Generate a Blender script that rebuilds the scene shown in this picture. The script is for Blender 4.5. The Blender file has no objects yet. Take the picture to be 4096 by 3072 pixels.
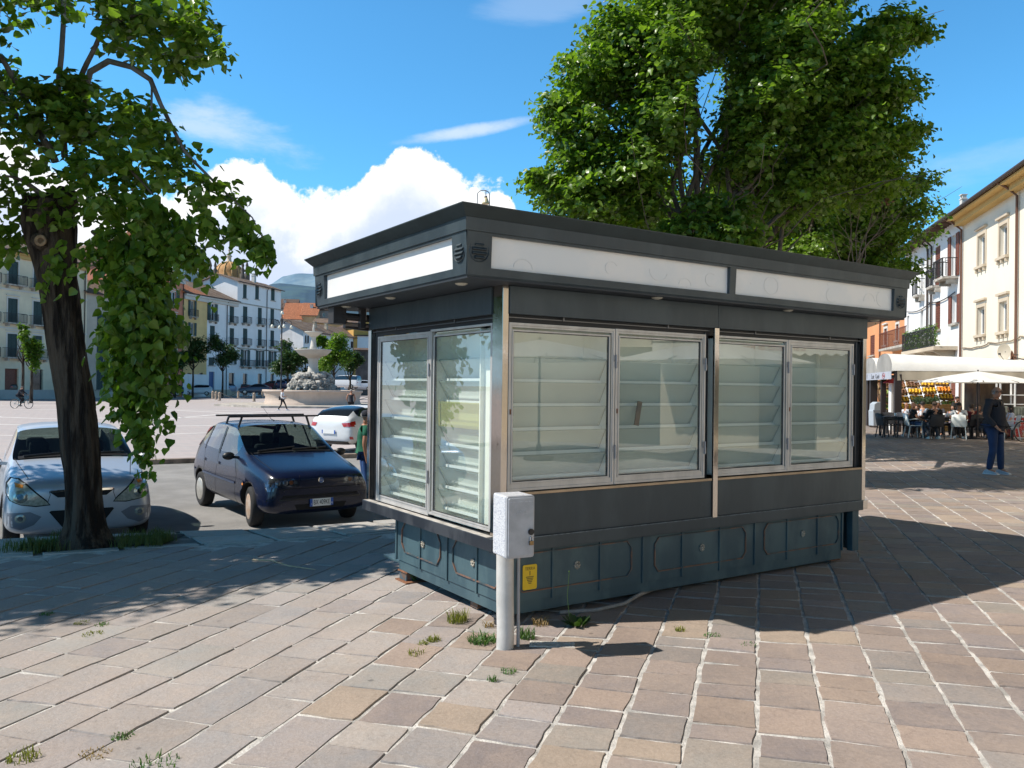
import bpy, bmesh, math, random
import numpy as np
from mathutils import Vector, Matrix, noise as mnoise
from mathutils.bvhtree import BVHTree
random.seed(7); RNG = np.random.default_rng(11)
SC = bpy.context.scene; COL = SC.collection
rad = math.radians; PI = math.pi
# ---------------------------------------------------------------- camera
CAMZ = 1.6; FPX = 3251.8; PITCH = .0032; ROLL = .0123
_c, _s = math.cos(ROLL), math.sin(ROLL)
_fw = Vector((0, math.cos(PITCH), math.sin(PITCH))); _up = Vector((0, -math.sin(PITCH), math.cos(PITCH))); _rt = Vector((1, 0, 0))
RT = _c*_rt+_s*_up; UP = -_s*_rt+_c*_up; FW = _fw
cam = bpy.data.objects.new('camera', bpy.data.cameras.new('camera')); COL.objects.link(cam)
cam.data.sensor_width = 36; cam.data.lens = FPX/4096*36; cam.data.clip_start = .1; cam.data.clip_end = 20000
_m = Matrix((RT, UP, -FW)).transposed().to_4x4(); _m.translation = (0, 0, CAMZ); cam.matrix_world = _m
SC.camera = cam
# ---------------------------------------------------------------- sun and exposure
SUNV = Vector((-.85, -.11, 1)).normalized()
SEL = math.asin(SUNV.z)
sl = bpy.data.lights.new('sun', 'SUN'); sl.energy = 5.0; sl.angle = rad(.53); sl.color = (1, .95, .87)
so = bpy.data.objects.new('sun', sl); COL.objects.link(so); so.rotation_euler = SUNV.to_track_quat('Z', 'Y').to_euler(); so.location = (-30, -5, 40)
SC.view_settings.view_transform = 'Standard'; SC.view_settings.look = 'None'; SC.view_settings.gamma = 1; SC.view_settings.exposure = .34
SC.view_settings.use_curve_mapping = False
SC.cycles.max_bounces = 7; SC.cycles.transparent_max_bounces = 24; SC.cycles.glossy_bounces = 4; SC.cycles.diffuse_bounces = 3; SC.cycles.transmission_bounces = 6
SC.cycles.caustics_reflective = False; SC.cycles.caustics_refractive = False; SC.cycles.sample_clamp_indirect = 6
SC.cycles.use_denoising = True

# ---------------------------------------------------------------- sky
class NT:
    def __init__(s, tree): s.t = tree; s.n = tree.nodes; s.l = tree.links
    def new(s, typ, **kw):
        nd = s.n.new(typ)
        for k, v in kw.items():
            if k.startswith('i_'): nd.inputs[k[2:].replace('_', ' ')].default_value = v
            else: setattr(nd, k, v)
        return nd
    def link(s, a, b): s.l.new(a, b)
    def math(s, op, a, b=None, c=None, clamp=False):
        m = s.n.new('ShaderNodeMath'); m.operation = op; m.use_clamp = clamp
        for i, v in enumerate((a, b, c)):
            if v is None: continue
            if isinstance(v, (int, float)): m.inputs[i].default_value = v
            else: s.l.new(v, m.inputs[i])
        return m.outputs[0]
    def mix(s, f, a, b, blend='MIX'):
        m = s.n.new('ShaderNodeMix'); m.data_type = 'RGBA'; m.blend_type = blend
        for idx, v in ((0, f), (6, a), (7, b)):
            if isinstance(v, (int, float)): m.inputs[idx].default_value = v
            elif isinstance(v, tuple): m.inputs[idx].default_value = v if len(v) == 4 else (*v, 1)
            else: s.l.new(v, m.inputs[idx])
        return m.outputs[2]
    def sstep(s, v, a, b):
        m = s.n.new('ShaderNodeMapRange'); m.interpolation_type = 'SMOOTHSTEP'
        s.l.new(v, m.inputs[0]); m.inputs[1].default_value = a; m.inputs[2].default_value = b
        return m.outputs[0]
    def noise(s, vec, scale, detail=5, rough=.55, dist=0, dim='3D'):
        m = s.n.new('ShaderNodeTexNoise'); m.noise_dimensions = dim
        m.inputs['Scale'].default_value = scale; m.inputs['Detail'].default_value = detail; m.inputs['Roughness'].default_value = rough; m.inputs['Distortion'].default_value = dist
        if vec is not None: s.l.new(vec, m.inputs['Vector'])
        return m.outputs['Fac']

W = bpy.data.worlds.new('World'); SC.world = W; W.use_nodes = True
w = NT(W.node_tree); w.n.clear()
sky = w.new('ShaderNodeTexSky', sky_type='NISHITA', sun_disc=False, sun_elevation=SEL, sun_rotation=math.atan2(SUNV.x, SUNV.y), altitude=400, air_density=1.0, dust_density=.3, ozone_density=2.5)
tc = w.new('ShaderNodeTexCoord'); sep = w.new('ShaderNodeSeparateXYZ'); w.link(tc.outputs['Generated'], sep.inputs[0])
az = w.math('ARCTAN2', sep.outputs[0], sep.outputs[1])       # 0 = north (+Y), right positive
el = w.math('ARCSINE', sep.outputs[2])
# the low sky in front is a bright clear blue, the zenith darkened to weaken skylight in the shade
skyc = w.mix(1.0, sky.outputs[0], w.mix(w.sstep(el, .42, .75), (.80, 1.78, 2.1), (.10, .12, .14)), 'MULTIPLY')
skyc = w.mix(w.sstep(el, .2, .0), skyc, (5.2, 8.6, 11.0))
n1 = w.noise(tc.outputs['Generated'], 9, 9, .6, .25)
n2 = w.noise(tc.outputs['Generated'], 3.2, 3, .5)
n3 = w.noise(tc.outputs['Generated'], 24, 8, .62, .1)
fc = w.new('ShaderNodeFloatCurve'); azn = w.math('MULTIPLY_ADD', az, 1/1.6, .5, clamp=True); w.link(azn, fc.inputs['Value'])
def azn_of(px): return math.atan((px*1.8517-2048)/FPX)/1.6+.5
def el_of(px, py): return math.atan(((1546+.0123*(px*1.8517-2048))-py*1.8517)/math.hypot(FPX, px*1.8517-2048))
pts = [(-560, 300), (-200, 330), (0, 285), (90, 350), (200, 420), (330, 430), (420, 400), (500, 352), (560, 345), (620, 362), (660, 395), (715, 385), (770, 385), (800, 345), (880, 318), (950, 335), (1000, 375), (1060, 380), (1095, 425), (1130, 520), (1180, 600), (1290, 640), (1380, 480), (1440, 520), (1600, 700), (2212, 800)]
cu = fc.mapping.curves[0]
while len(cu.points) > 2: cu.points.remove(cu.points[1])
P_ = [(azn_of(x), el_of(x, y)*1.5) for x, y in pts]
cu.points[0].location = (0, .35); cu.points[1].location = (1, .05)
for a, b in P_: cu.points.new(a, max(0, b))
fc.mapping.update()
top = w.math('DIVIDE', fc.outputs[0], 1.5)
edge = w.math('ADD', w.math('SUBTRACT', top, el), w.math('MULTIPLY', w.math('SUBTRACT', n1, .5), .13))
edge = w.math('ADD', edge, w.math('MULTIPLY', w.math('SUBTRACT', n3, .5), .06))
cum = w.math('MULTIPLY', w.sstep(edge, -.002, .009), w.sstep(w.math('ABSOLUTE', az), 1.25, .85))  # clouds fade out beside and behind the camera to lessen fill light
# wispy veil and streak
mpw = w.new('ShaderNodeMapping'); mpw.inputs['Scale'].default_value = (1, 1, 3.2); mpw.inputs['Rotation'].default_value = (0, .25, 0); w.link(tc.outputs['Generated'], mpw.inputs[0]); nw = w.noise(mpw.outputs[0], 5, 9, .62, .4)
def blob(px, py, rx, ry, ang):
    a0 = math.atan((px*1.8517-2048)/FPX); e0 = el_of(px, py); ca, sa = math.cos(ang), math.sin(ang)
    dx = w.math('SUBTRACT', az, a0); dy = w.math('SUBTRACT', el, e0)
    u_ = w.math('DIVIDE', w.math('ADD', w.math('MULTIPLY', dx, ca), w.math('MULTIPLY', dy, sa)), rx)
    v_ = w.math('DIVIDE', w.math('SUBTRACT', w.math('MULTIPLY', dy, ca), w.math('MULTIPLY', dx, sa)), ry)
    r2 = w.math('ADD', w.math('MULTIPLY', u_, u_), w.math('MULTIPLY', v_, v_))
    r2 = w.math('ADD', r2, w.math('MULTIPLY', w.math('SUBTRACT', nw, .5), 5.5))
    return w.sstep(r2, 1.5, -.2)
wisp = w.math('MAXIMUM', w.math('MULTIPLY', blob(545, 300, .085, .032, -.25), .62), w.math('MULTIPLY', blob(965, 288, .088, .0075, .17), .75))
wisp = w.math('MAXIMUM', wisp, w.math('MULTIPLY', blob(1150, 10, .07, .02, .1), .22))
wisp = w.math('MAXIMUM', wisp, w.math('MULTIPLY', blob(2140, 350, .12, .02, .1), .2))
shade = w.sstep(w.math('ADD', w.math('ADD', w.math('MULTIPLY', n1, .55), w.math('MULTIPLY', n3, .3)), w.math('MULTIPLY', edge, 1.2)), .30, .52)
ccol = w.mix(w.math('MULTIPLY', w.sstep(edge, .02, .10), shade), (11.2, 11.2, 11.2), (6.6, 7.6, 9.6))
c1 = w.mix(wisp, skyc, (7.5, 8.6, 10.2))
c2 = w.mix(cum, c1, ccol)
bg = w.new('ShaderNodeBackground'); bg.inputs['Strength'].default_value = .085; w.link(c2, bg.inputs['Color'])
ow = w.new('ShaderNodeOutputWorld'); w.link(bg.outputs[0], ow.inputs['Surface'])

# ---------------------------------------------------------------- helpers
def gz(X, Y): return .05+.015*X-.01*Y                      # the pavement falls gently to the back left
def ray(x, y): return FW+RT*((x-2048)/FPX)-UP*((y-1536)/FPX)
def at(x, y, d):                                            # a point of the place d metres ahead, seen at photo pixel x, y
    r = ray(x, y); r = r*(d/r.y); return Vector((r.x, r.y, r.z+CAMZ))
def gnd(x, y, z=None):
    r = ray(x, y)
    t = (z-CAMZ)/r.z if z is not None else (.05-CAMZ)/(r.z-.015*r.x+.01*r.y)
    p = r*t; return Vector((p.x, p.y, p.z+CAMZ))

def mat(name, col, rough=.7, metal=0, var=0, vscale=6, bump=0, bscale=60, spec=.5, col2=None, coat=0, detail=6, streak=None, emis=None, island=0):
    m = bpy.data.materials.new(name); m.use_nodes = True; t = NT(m.node_tree); b = t.n['Principled BSDF']
    b.inputs['Roughness'].default_value = rough; b.inputs['Metallic'].default_value = metal; b.inputs['Specular IOR Level'].default_value = spec
    b.inputs['Coat Weight'].default_value = coat
    tcn = t.new('ShaderNodeTexCoord'); vec = tcn.outputs['Object']
    c = (*col, 1); out = None
    if streak:
        mp = t.new('ShaderNodeMapping'); mp.inputs['Scale'].default_value = streak; t.link(vec, mp.inputs[0]); vv = mp.outputs[0]
    else: vv = vec
    if var or col2:
        n = t.noise(vv, vscale, detail, .6)
        if col2: out = t.mix(t.sstep(n, .42-.1*var, .6+.1*var), c, (*col2, 1))
        else:
            dk = tuple(x*(1-var) for x in col); lt = tuple(min(1, x*(1+var)) for x in col)
            out = t.mix(t.sstep(n, .3, .7), (*dk, 1), (*lt, 1))
        n_ = t.noise(vv, vscale*7, 4, .6)
        t.link(t.math('MULTIPLY_ADD', n_, .25, rough-.12, clamp=True), b.inputs['Roughness'])
    if island:
        g = t.new('ShaderNodeNewGeometry')
        r_ = t.math('MULTIPLY_ADD', g.outputs['Random Per Island'], 2*island, 1-island)
        base = out if out is not None else c
        out = t.mix(1.0, base, t_comb(t, r_), 'MULTIPLY')
    if out is not None: t.link(out, b.inputs['Base Color'])
    else: b.inputs['Base Color'].default_value = c
    if bump:
        bp = t.new('ShaderNodeBump'); bp.inputs['Strength'].default_value = min(1, bump); bp.inputs['Distance'].default_value = .02
        t.link(t.noise(vv, bscale, 5, .6), bp.inputs['Height']); t.link(bp.outputs[0], b.inputs['Normal'])
    if emis: b.inputs['Emission Color'].default_value = (*emis, 1); b.inputs['Emission Strength'].default_value = 1
    return m
def t_comb(t, r_):
    cc = t.new('ShaderNodeCombineColor'); [t.link(r_, cc.inputs[i]) for i in range(3)]; return cc.outputs[0]

def glassmat(name, tint=(.9, .95, .93), alpha=.0, rough=.0, ior=1.5, body=(.2, .3, .28), refl=1.7):
    """thin sheet: lets light straight through, mirrors by angle, with a bit of milky body"""
    m = bpy.data.materials.new(name); m.use_nodes = True; t = NT(m.node_tree); t.n.clear()
    tr = t.new('ShaderNodeBsdfTransparent'); tr.inputs[0].default_value = (*tint, 1)
    gl = t.new('ShaderNodeBsdfGlossy'); gl.inputs['Roughness'].default_value = rough; gl.inputs[0].default_value = (1, 1, 1, 1)
    df = t.new('ShaderNodeBsdfDiffuse'); df.inputs[0].default_value = (*body, 1)
    m1 = t.new('ShaderNodeMixShader'); m1.inputs[0].default_value = alpha; t.link(tr.outputs[0], m1.inputs[1]); t.link(df.outputs[0], m1.inputs[2])
    fr = t.new('ShaderNodeFresnel'); gg = t.new('ShaderNodeNewGeometry')
    t.link(t.math('MULTIPLY_ADD', gg.outputs['Backfacing'], 1/ior-ior, ior), fr.inputs['IOR'])
    f2 = t.math('MULTIPLY', fr.outputs[0], refl, clamp=True)
    m2 = t.new('ShaderNodeMixShader'); t.link(f2, m2.inputs[0]); t.link(m1.outputs[0], m2.inputs[1]); t.link(gl.outputs[0], m2.inputs[2])
    o = t.new('ShaderNodeOutputMaterial'); t.link(m2.outputs[0], o.inputs[0])
    return m

class MB:
    def __init__(s): s.v = []; s.f = []; s.m = []; s.sm = []; s.cur = 0; s.smooth = False
    def add(s, vs, fs, smooth=None):
        o = len(s.v); s.v += [tuple(v) for v in vs]; s.f += [tuple(i+o for i in f) for f in fs]
        s.m += [s.cur]*len(fs); s.sm += [s.smooth if smooth is None else smooth]*len(fs); return s
    def box(s, x0, x1, y0, y1, z0, z1, M=None):
        x0, x1 = min(x0, x1), max(x0, x1); y0, y1 = min(y0, y1), max(y0, y1); z0, z1 = min(z0, z1), max(z0, z1)
        vs = [Vector(p) for p in ((x0, y0, z0), (x1, y0, z0), (x1, y1, z0), (x0, y1, z0), (x0, y0, z1), (x1, y0, z1), (x1, y1, z1), (x0, y1, z1))]
        if M: vs = [M @ v for v in vs]
        return s.add(vs, [(0, 3, 2, 1), (4, 5, 6, 7), (0, 1, 5, 4), (1, 2, 6, 5), (2, 3, 7, 6), (3, 0, 4, 7)], False)
    def frame(s, x0, x1, z0, z1, w, y0, y1, M=None, wb=None):
        wb = wb or w
        s.box(x0, x1, y0, y1, z0, z0+wb, M); s.box(x0, x1, y0, y1, z1-w, z1, M); s.box(x0, x0+w, y0, y1, z0+wb, z1-w, M); s.box(x1-w, x1, y0, y1, z0+wb, z1-w, M); return s
    def bar(s, a, b, w, h=None, up=(0, 0, 1)):
        a = Vector(a); b = Vector(b); h = h or w; d = (b-a).normalized(); u = Vector(up)
        if abs(d.dot(u)) > .98: u = Vector((0, 1, 0))
        x = d.cross(u).normalized()*(w/2); y = x.cross(d).normalized()*(h/2)
        vs = [p+i*x+j*y for p in (a, b) for i, j in ((-1, -1), (1, -1), (1, 1), (-1, 1))]
        return s.add(vs, [(0, 1, 2, 3), (7, 6, 5, 4), (0, 4, 5, 1), (1, 5, 6, 2), (2, 6, 7, 3), (3, 7, 4, 0)], False)
    def tube(s, path, r, n=8, cap=True, sy=1, smooth=True):
        P = [Vector(p) for p in path]; R = r if isinstance(r, (list, tuple)) else [r]*len(P)
        vs = []; prev = None
        for i, p in enumerate(P):
            d = (P[min(i+1, len(P)-1)]-P[max(i-1, 0)]).normalized()
            if prev is None: prev = Vector((0, 0, 1)) if abs(d.z) < .9 else Vector((1, 0, 0))
            x = (prev-d*prev.dot(d)).normalized(); prev = x; y = d.cross(x)
            for k in range(n):
                a = 2*PI*k/n; vs.append(p+x*(R[i]*math.cos(a))+y*(R[i]*sy*math.sin(a)))
        fs = []
        for i in range(len(P)-1):
            for k in range(n): a = i*n+k; b = i*n+(k+1) % n; fs.append((a, b, b+n, a+n))
        s.add(vs, fs, smooth)
        if cap:
            s.add(vs[:n], [tuple(range(n-1, -1, -1))], False); s.add(vs[-n:], [tuple(range(n))], False)
        return s
    def lathe(s, prof, n=24, c=(0, 0, 0), smooth=True, jit=0, sx=1, sy=1):
        vs = []; c = Vector(c)
        for r, z in prof:
            for k in range(n):
                a = 2*PI*k/n; q = 1+(random.uniform(-jit, jit) if jit else 0)
                vs.append(c+Vector((r*sx*math.cos(a)*q, r*sy*math.sin(a)*q, z)))
        fs = [(i*n+k, i*n+(k+1) % n, (i+1)*n+(k+1) % n, (i+1)*n+k) for i in range(len(prof)-1) for k in range(n)]
        if prof[0][0] > 0: fs.append(tuple(range(n-1, -1, -1)))
        if prof[-1][0] > 0: fs.append(tuple((len(prof)-1)*n+k for k in range(n)))
        return s.add(vs, fs, smooth)
    def prism(s, poly, M, t):
        """poly in local xz, extruded from y=0 to y=t, placed by matrix M"""
        n = len(poly); vs = [M @ Vector((x, 0, z)) for x, z in poly]+[M @ Vector((x, t, z)) for x, z in poly]
        fs = [tuple(range(n)), tuple(range(2*n-1, n-1, -1))]+[(i, i+n, (i+1) % n+n, (i+1) % n) for i in range(n)]
        return s.add(vs, fs, False)
    def sphere(s, c, r, n=10, m=7, jit=0, sc=(1, 1, 1)):
        c = Vector(c); vs = [c+Vector((0, 0, r*sc[2]))]
        for j in range(1, m):
            b = PI*j/m
            for k in range(n):
                a = 2*PI*k/n; q = r*(1+random.uniform(-jit, jit)); vs.append(c+Vector((q*sc[0]*math.sin(b)*math.cos(a), q*sc[1]*math.sin(b)*math.sin(a), q*sc[2]*math.cos(b))))
        vs.append(c-Vector((0, 0, r*sc[2]))); L = len(vs)-1
        fs = [(0, 1+k, 1+(k+1) % n) for k in range(n)]
        for j in range(m-2):
            for k in range(n): a = 1+j*n+k; b = 1+j*n+(k+1) % n; fs.append((a, a+n, b+n, b))
        fs += [(L, 1+(m-2)*n+(k+1) % n, 1+(m-2)*n+k) for k in range(n)]
        return s.add(vs, fs, jit == 0 or s.smooth)
    def mesh(s, name, mats):
        me = bpy.data.meshes.new(name); me.from_pydata(s.v, [], s.f)
        for m_ in (mats if isinstance(mats, (list, tuple)) else [mats]): me.materials.append(m_)
        me.polygons.foreach_set('material_index', s.m); me.polygons.foreach_set('use_smooth', s.sm); me.update(); return me
    def build(s, name, mats, parent=None, bevel=0, loc=None, rz=None, **tagkw):
        me = s.mesh(name, mats); o = bpy.data.objects.new(name, me); COL.objects.link(o)
        if parent is not None: o.parent = parent
        if loc is not None: o.location = loc
        if rz is not None: o.rotation_euler.z = rz
        if bevel:
            bv = o.modifiers.new('bevel', 'BEVEL'); bv.width = bevel; bv.segments = 2; bv.limit_method = 'ANGLE'; bv.angle_limit = rad(40)
            me.polygons.foreach_set('use_smooth', [False]*len(me.polygons)); bv.harden_normals = False
        if tagkw: tag(o, **tagkw)
        return o
def tag(o, label=None, cat=None, group=None, kind=None):
    if label: o['label'] = label
    if cat: o['category'] = cat
    if group: o['group'] = group
    if kind: o['kind'] = kind
    return o
def empty(name, loc=(0, 0, 0), rz=0, **kw):
    o = bpy.data.objects.new(name, None); COL.objects.link(o); o.location = loc; o.rotation_euler.z = rz; o.empty_display_size = .1; tag(o, **kw); return o
def copytree(o, parent=None):
    c = o.copy(); COL.objects.link(c)
    if parent is not None: c.parent = parent
    for ch in list(o.children): copytree(ch, c)
    return c
def text(name, s, size, m, parent, M, ext=.001, align='CENTER', shear=0, xs=1):
    cu = bpy.data.curves.new(name, 'FONT'); cu.body = s; cu.size = size; cu.extrude = ext; cu.align_x = align; cu.align_y = 'CENTER'; cu.shear = shear
    tmp = bpy.data.objects.new(name, cu); COL.objects.link(tmp); dg = bpy.context.evaluated_depsgraph_get(); me = bpy.data.meshes.new_from_object(tmp.evaluated_get(dg))
    bpy.data.objects.remove(tmp); me.name = name; me.materials.clear(); me.materials.append(m)
    me.transform(M @ Matrix.Diagonal((xs, 1, 1, 1)))
    o = bpy.data.objects.new(name, me); COL.objects.link(o)
    if parent is not None: o.parent = parent
    return o
def TF(loc, rz=0, rx=0, ry=0): return Matrix.Translation(loc) @ Matrix.Rotation(rz, 4, 'Z') @ Matrix.Rotation(ry, 4, 'Y') @ Matrix.Rotation(rx, 4, 'X')
# ================================================================ ground
_gz = gz
def gz(X, Y): return _gz(max(-6, min(14, X)), max(0, min(45, Y)))
ZR, ZP = -.5, -.4                                            # road and square levels
KI = [(-30, 1.5), (-14, 5), (-9, 6.4), (-4.87, 7.78), (-3.7, 8.25), (-2.0, 8.8), (-1.36, 9.1), (.6, 10.4), (1.7, 12.6), (2.5, 17), (3.0, 30), (3.3, 62)]
KO = [(-30.3, 2.4), (-14.3, 6.0), (-9.4, 7.4), (-5.4, 8.84), (-4.1, 9.19), (-2.76, 9.45), (-1.75, 9.95), (0.05, 11.0), (1.0, 13.0), (1.75, 17.1), (2.25, 30), (2.55, 62)]
M_mortar = mat('mortar', (.50, .475, .44), .95, var=.35, vscale=9, bump=.6, bscale=90)
def stonemat():
    m = bpy.data.materials.new('paving_stone'); m.use_nodes = True; t = NT(m.node_tree); b = t.n['Principled BSDF']
    a = t.new('ShaderNodeAttribute', attribute_name='stone'); tcn = t.new('ShaderNodeTexCoord'); v = tcn.outputs['Object']
    n1 = t.noise(v, 5, 8, .65, .6); n2 = t.noise(v, 55, 6, .7); n3 = t.noise(v, .8, 5, .6, .5)
    c = t.mix(t.sstep(n1, .3, .72), a.outputs['Color'], t.mix(.3, a.outputs['Color'], (.40, .30, .23)))
    f = t.math('MULTIPLY_ADD', n2, .7, .66); f = t.math('MULTIPLY', f, t.math('MULTIPLY_ADD', n3, .55, .72))
    n4 = t.noise(v, 11, 9, .75, 1.2); f = t.math('MULTIPLY', f, t.math('SUBTRACT', 1.06, t.math('MULTIPLY', t.sstep(n4, .56, .70), .28)))
    vo = t.new('ShaderNodeTexVoronoi'); vo.inputs['Scale'].default_value = 2.1; t.link(v, vo.inputs['Vector']); f = t.math('MULTIPLY', f, t.math('SUBTRACT', 1, t.math('MULTIPLY', t.sstep(vo.outputs['Distance'], .045, .02), .45)))
    c = t.mix(1.0, c, t_comb(t, f), 'MULTIPLY')
    vr = t.new('ShaderNodeTexVoronoi', feature='DISTANCE_TO_EDGE'); vr.inputs['Scale'].default_value = 1.7; t.link(v, vr.inputs['Vector'])
    t.link(c, b.inputs['Base Color']); b.inputs['Roughness'].default_value = .78; b.inputs['Specular IOR Level'].default_value = .35
    bp = t.new('ShaderNodeBump'); bp.inputs['Strength'].default_value = .5; bp.inputs['Distance'].default_value = .012
    t.link(t.math('ADD', t.noise(v, 22, 8, .7), t.math('MULTIPLY', n2, .5)), bp.inputs['Height']); t.link(bp.outputs[0], b.inputs['Normal'])
    return m
M_stone = stonemat()
def stonemesh(name, polys, cols, M_):
    """polys: list of (outer ring pts 3D top, inset) built as chamfered slabs"""
    V = []; F = []; C = []
    for (ring, ch, dz), c in zip(polys, cols):
        n = len(ring); o = len(V)
        if ch:
            cx = sum(p[0] for p in ring)/n; cy = sum(p[1] for p in ring)/n
            top = []
            for p in ring:
                dx, dy = cx-p[0], cy-p[1]; L = math.hypot(dx, dy); k = ch*random.uniform(.5, 1.4)/L; top.append((p[0]+dx*k, p[1]+dy*k, p[2]))
            V += top+[(p[0], p[1], p[2]-dz) for p in ring]
            F.append(tuple(range(o, o+n))); F += [(o+n+i, o+n+(i+1) % n, o+(i+1) % n, o+i) for i in range(n)]
            C += [c]*(2*n)
        else:
            V += ring; F.append(tuple(range(o, o+n))); C += [c]*n
    me = bpy.data.meshes.new(name); me.from_pydata(V, [], F); me.materials.append(M_)
    ca = me.color_attributes.new('stone', 'FLOAT_COLOR', 'POINT'); ca.data.foreach_set('color', np.array([(*c, 1) for c in C], dtype=np.float32).ravel()); me.update()
    o = bpy.data.objects.new(name, me); COL.objects.link(o); return o
def side(poly, x, y):
    """signed distance to polyline, positive on its right (pavement) side"""
    best = 1e9; sg = 1
    for (ax, ay), (bx, by) in zip(poly, poly[1:]):
        dx, dy = bx-ax, by-ay; t = max(0, min(1, ((x-ax)*dx+(y-ay)*dy)/(dx*dx+dy*dy))); qx, qy = ax+t*dx, ay+t*dy
        d = math.hypot(x-qx, y-qy)
        if d < best: best = d; sg = 1 if (dx*(y-ay)-dy*(x-ax)) < 0 else -1
    return sg*best
PALL = [(.30, .27, .252), (.275, .245, .24), (.32, .285, .255), (.285, .275, .255), (.30, .262, .24), (.26, .25, .25), (.31, .275, .252)]
PALR = [(.235, .19, .172), (.225, .19, .182), (.31, .245, .185), (.24, .225, .20), (.27, .205, .165), (.19, .165, .168), (.25, .205, .185), (.215, .205, .20), (.265, .20, .165)]
def paving():
    a = rad(73); e = Vector((math.cos(a), math.sin(a), 0)); p = Vector((math.sin(a), -math.cos(a), 0))
    polys = []; cols = []
    W_ = .305
    for r in range(-75, 130):
        base = r*W_; rnd = random.Random(r); t = -12+rnd.random()*.4; wob = rnd.uniform(-.004, .004)
        while t < 52:
            q = p*base+e*t
            left = max(0, min(1, (.4-q.x)/1.6))
            ln = rnd.uniform(.19, .36)+left*rnd.uniform(.0, .3)
            c0 = p*(base+W_/2)+e*(t+ln/2); t += ln
            if c0.y < 1.2 or c0.y > 46: continue
            m_ = c0.x/max(c0.y, 2)
            if m_ > .78 or m_ < -.9 and c0.y > 4: continue
            if abs(m_) > 2: continue
            if side(KI, c0.x, c0.y) < .12: continue
            near = c0.y < 12; far = c0.y > 22
            if far and rnd.random() < .0: continue
            g = (.0065+.0022*(1-left)) if near else .007; j = .006; sk = rnd.uniform(-.02, .012)
            u0, u1, w0, w1 = t-ln+g, t-g, base+g+.002*abs(rnd.gauss(0, 1)), base+W_-g-.002*abs(rnd.gauss(0, 1))
            cor = [(u0+sk, w0), (u1+sk, w0), (u1, w1), (u0, w1)]
            cc = [(x+rnd.gauss(0, j), y+rnd.gauss(0, j*.7)) for x, y in cor]
            if near:
                ring = []
                for i in range(4):
                    A, B = cc[i], cc[(i+1) % 4]
                    for k in (0, .12, .38, .65, .88):
                        jj = .0028 if k else 0
                        if k in (.12, .88): jj = .002
                        ring.append((A[0]+(B[0]-A[0])*k+rnd.gauss(0, jj), A[1]+(B[1]-A[1])*k+rnd.gauss(0, jj)))
            else: ring = cc
            dz = rnd.gauss(0, .0016); tx = rnd.gauss(0, .006); ty = rnd.gauss(0, .006)
            R3 = []
            for (uu, ww) in ring:
                q = p*ww+e*uu; R3.append((q.x, q.y, gz(q.x, q.y)+.004+dz+tx*(uu-(t-ln/2))+ty*(ww-base-W_/2)))
            polys.append((R3[::-1], .004 if near else (.003 if not far else 0), .012))
            mixp = PALR if rnd.random() > left else PALL
            c = rnd.choice(mixp); av = (.295, .262, .245) if mixp is PALL else (.262, .212, .182); c = tuple(x*.62+y*.38 for x, y in zip(c, av)); v = rnd.uniform(.88, 1.12); cols.append(tuple(min(1, x*v) for x in c))
    o = stonemesh('pavement_stones', polys, cols, M_stone); tag(o, 'red and grey sandstone paving laid in diagonal rows with pale mortar', kind='structure')
paving()
def grid(name, poly, zf, m, step=2.0, kind='structure', label=None):
    bm = bmesh.new(); vs = [bm.verts.new((x, y, 0)) for x, y in poly]; f = bm.faces.new(vs)
    bmesh.ops.triangulate(bm, faces=[f]); 
    bmesh.ops.subdivide_edges(bm, edges=[e for e in bm.edges if e.calc_length() > step*2], cuts=5, use_grid_fill=False)
    bmesh.ops.triangulate(bm, faces=bm.faces[:])
    for v in bm.verts: v.co.z = zf(v.co.x, v.co.y)
    bmesh.ops.recalc_face_normals(bm, faces=bm.faces[:]); me = bpy.data.meshes.new(name); bm.to_mesh(me); bm.free()
    if me.polygons and sum(p.normal.z for p in me.polygons) < 0: me.flip_normals()
    me.materials.append(m); o = bpy.data.objects.new(name, me); COL.objects.link(o); tag(o, label, kind=kind); return o
# mortar bed: cells 1.5 m wide so that it follows the fall of the pavement
def bed():
    V = []; F = []; n = 0
    xs = [-30, -22, -14, -10, -8, -6, -5, -4, -3, -2, -1, 0, 1, 2, 4, 6, 10, 14, 20, 30, 45, 70]; ys = [-40, -20, -8, 0, 2, 4, 5, 6, 7, 7.5, 8, 8.5, 9, 9.5, 10, 11, 12, 14, 17, 20, 25, 30, 36, 45, 62]
    for y in ys:
        for x in xs:
            px = x
            V.append([px, y])
    # clip: move vertices left of the kerb onto it
    def kx(y):
        for (ax, ay), (bx, by) in zip(KI, KI[1:]):
            if ay <= y <= by: return ax+(bx-ax)*(y-ay)/(by-ay)
        return -30 if y < 1.5 else 3.3
    P = []
    for x, y in V:
        k = kx(y)
        if x < k: x = k
        P.append((x, y, gz(x, y)-.002))
    w_ = len(xs)
    F = [(j*w_+i, j*w_+i+1, (j+1)*w_+i+1, (j+1)*w_+i) for j in range(len(ys)-1) for i in range(w_-1)]
    F = [f for f in F if len({P[k][:2] for k in f}) >= 3]
    b = MB(); b.add(P, F, False); b.build('pavement', M_mortar, kind='structure', label='mortar bed of the paving')
bed()
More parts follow.
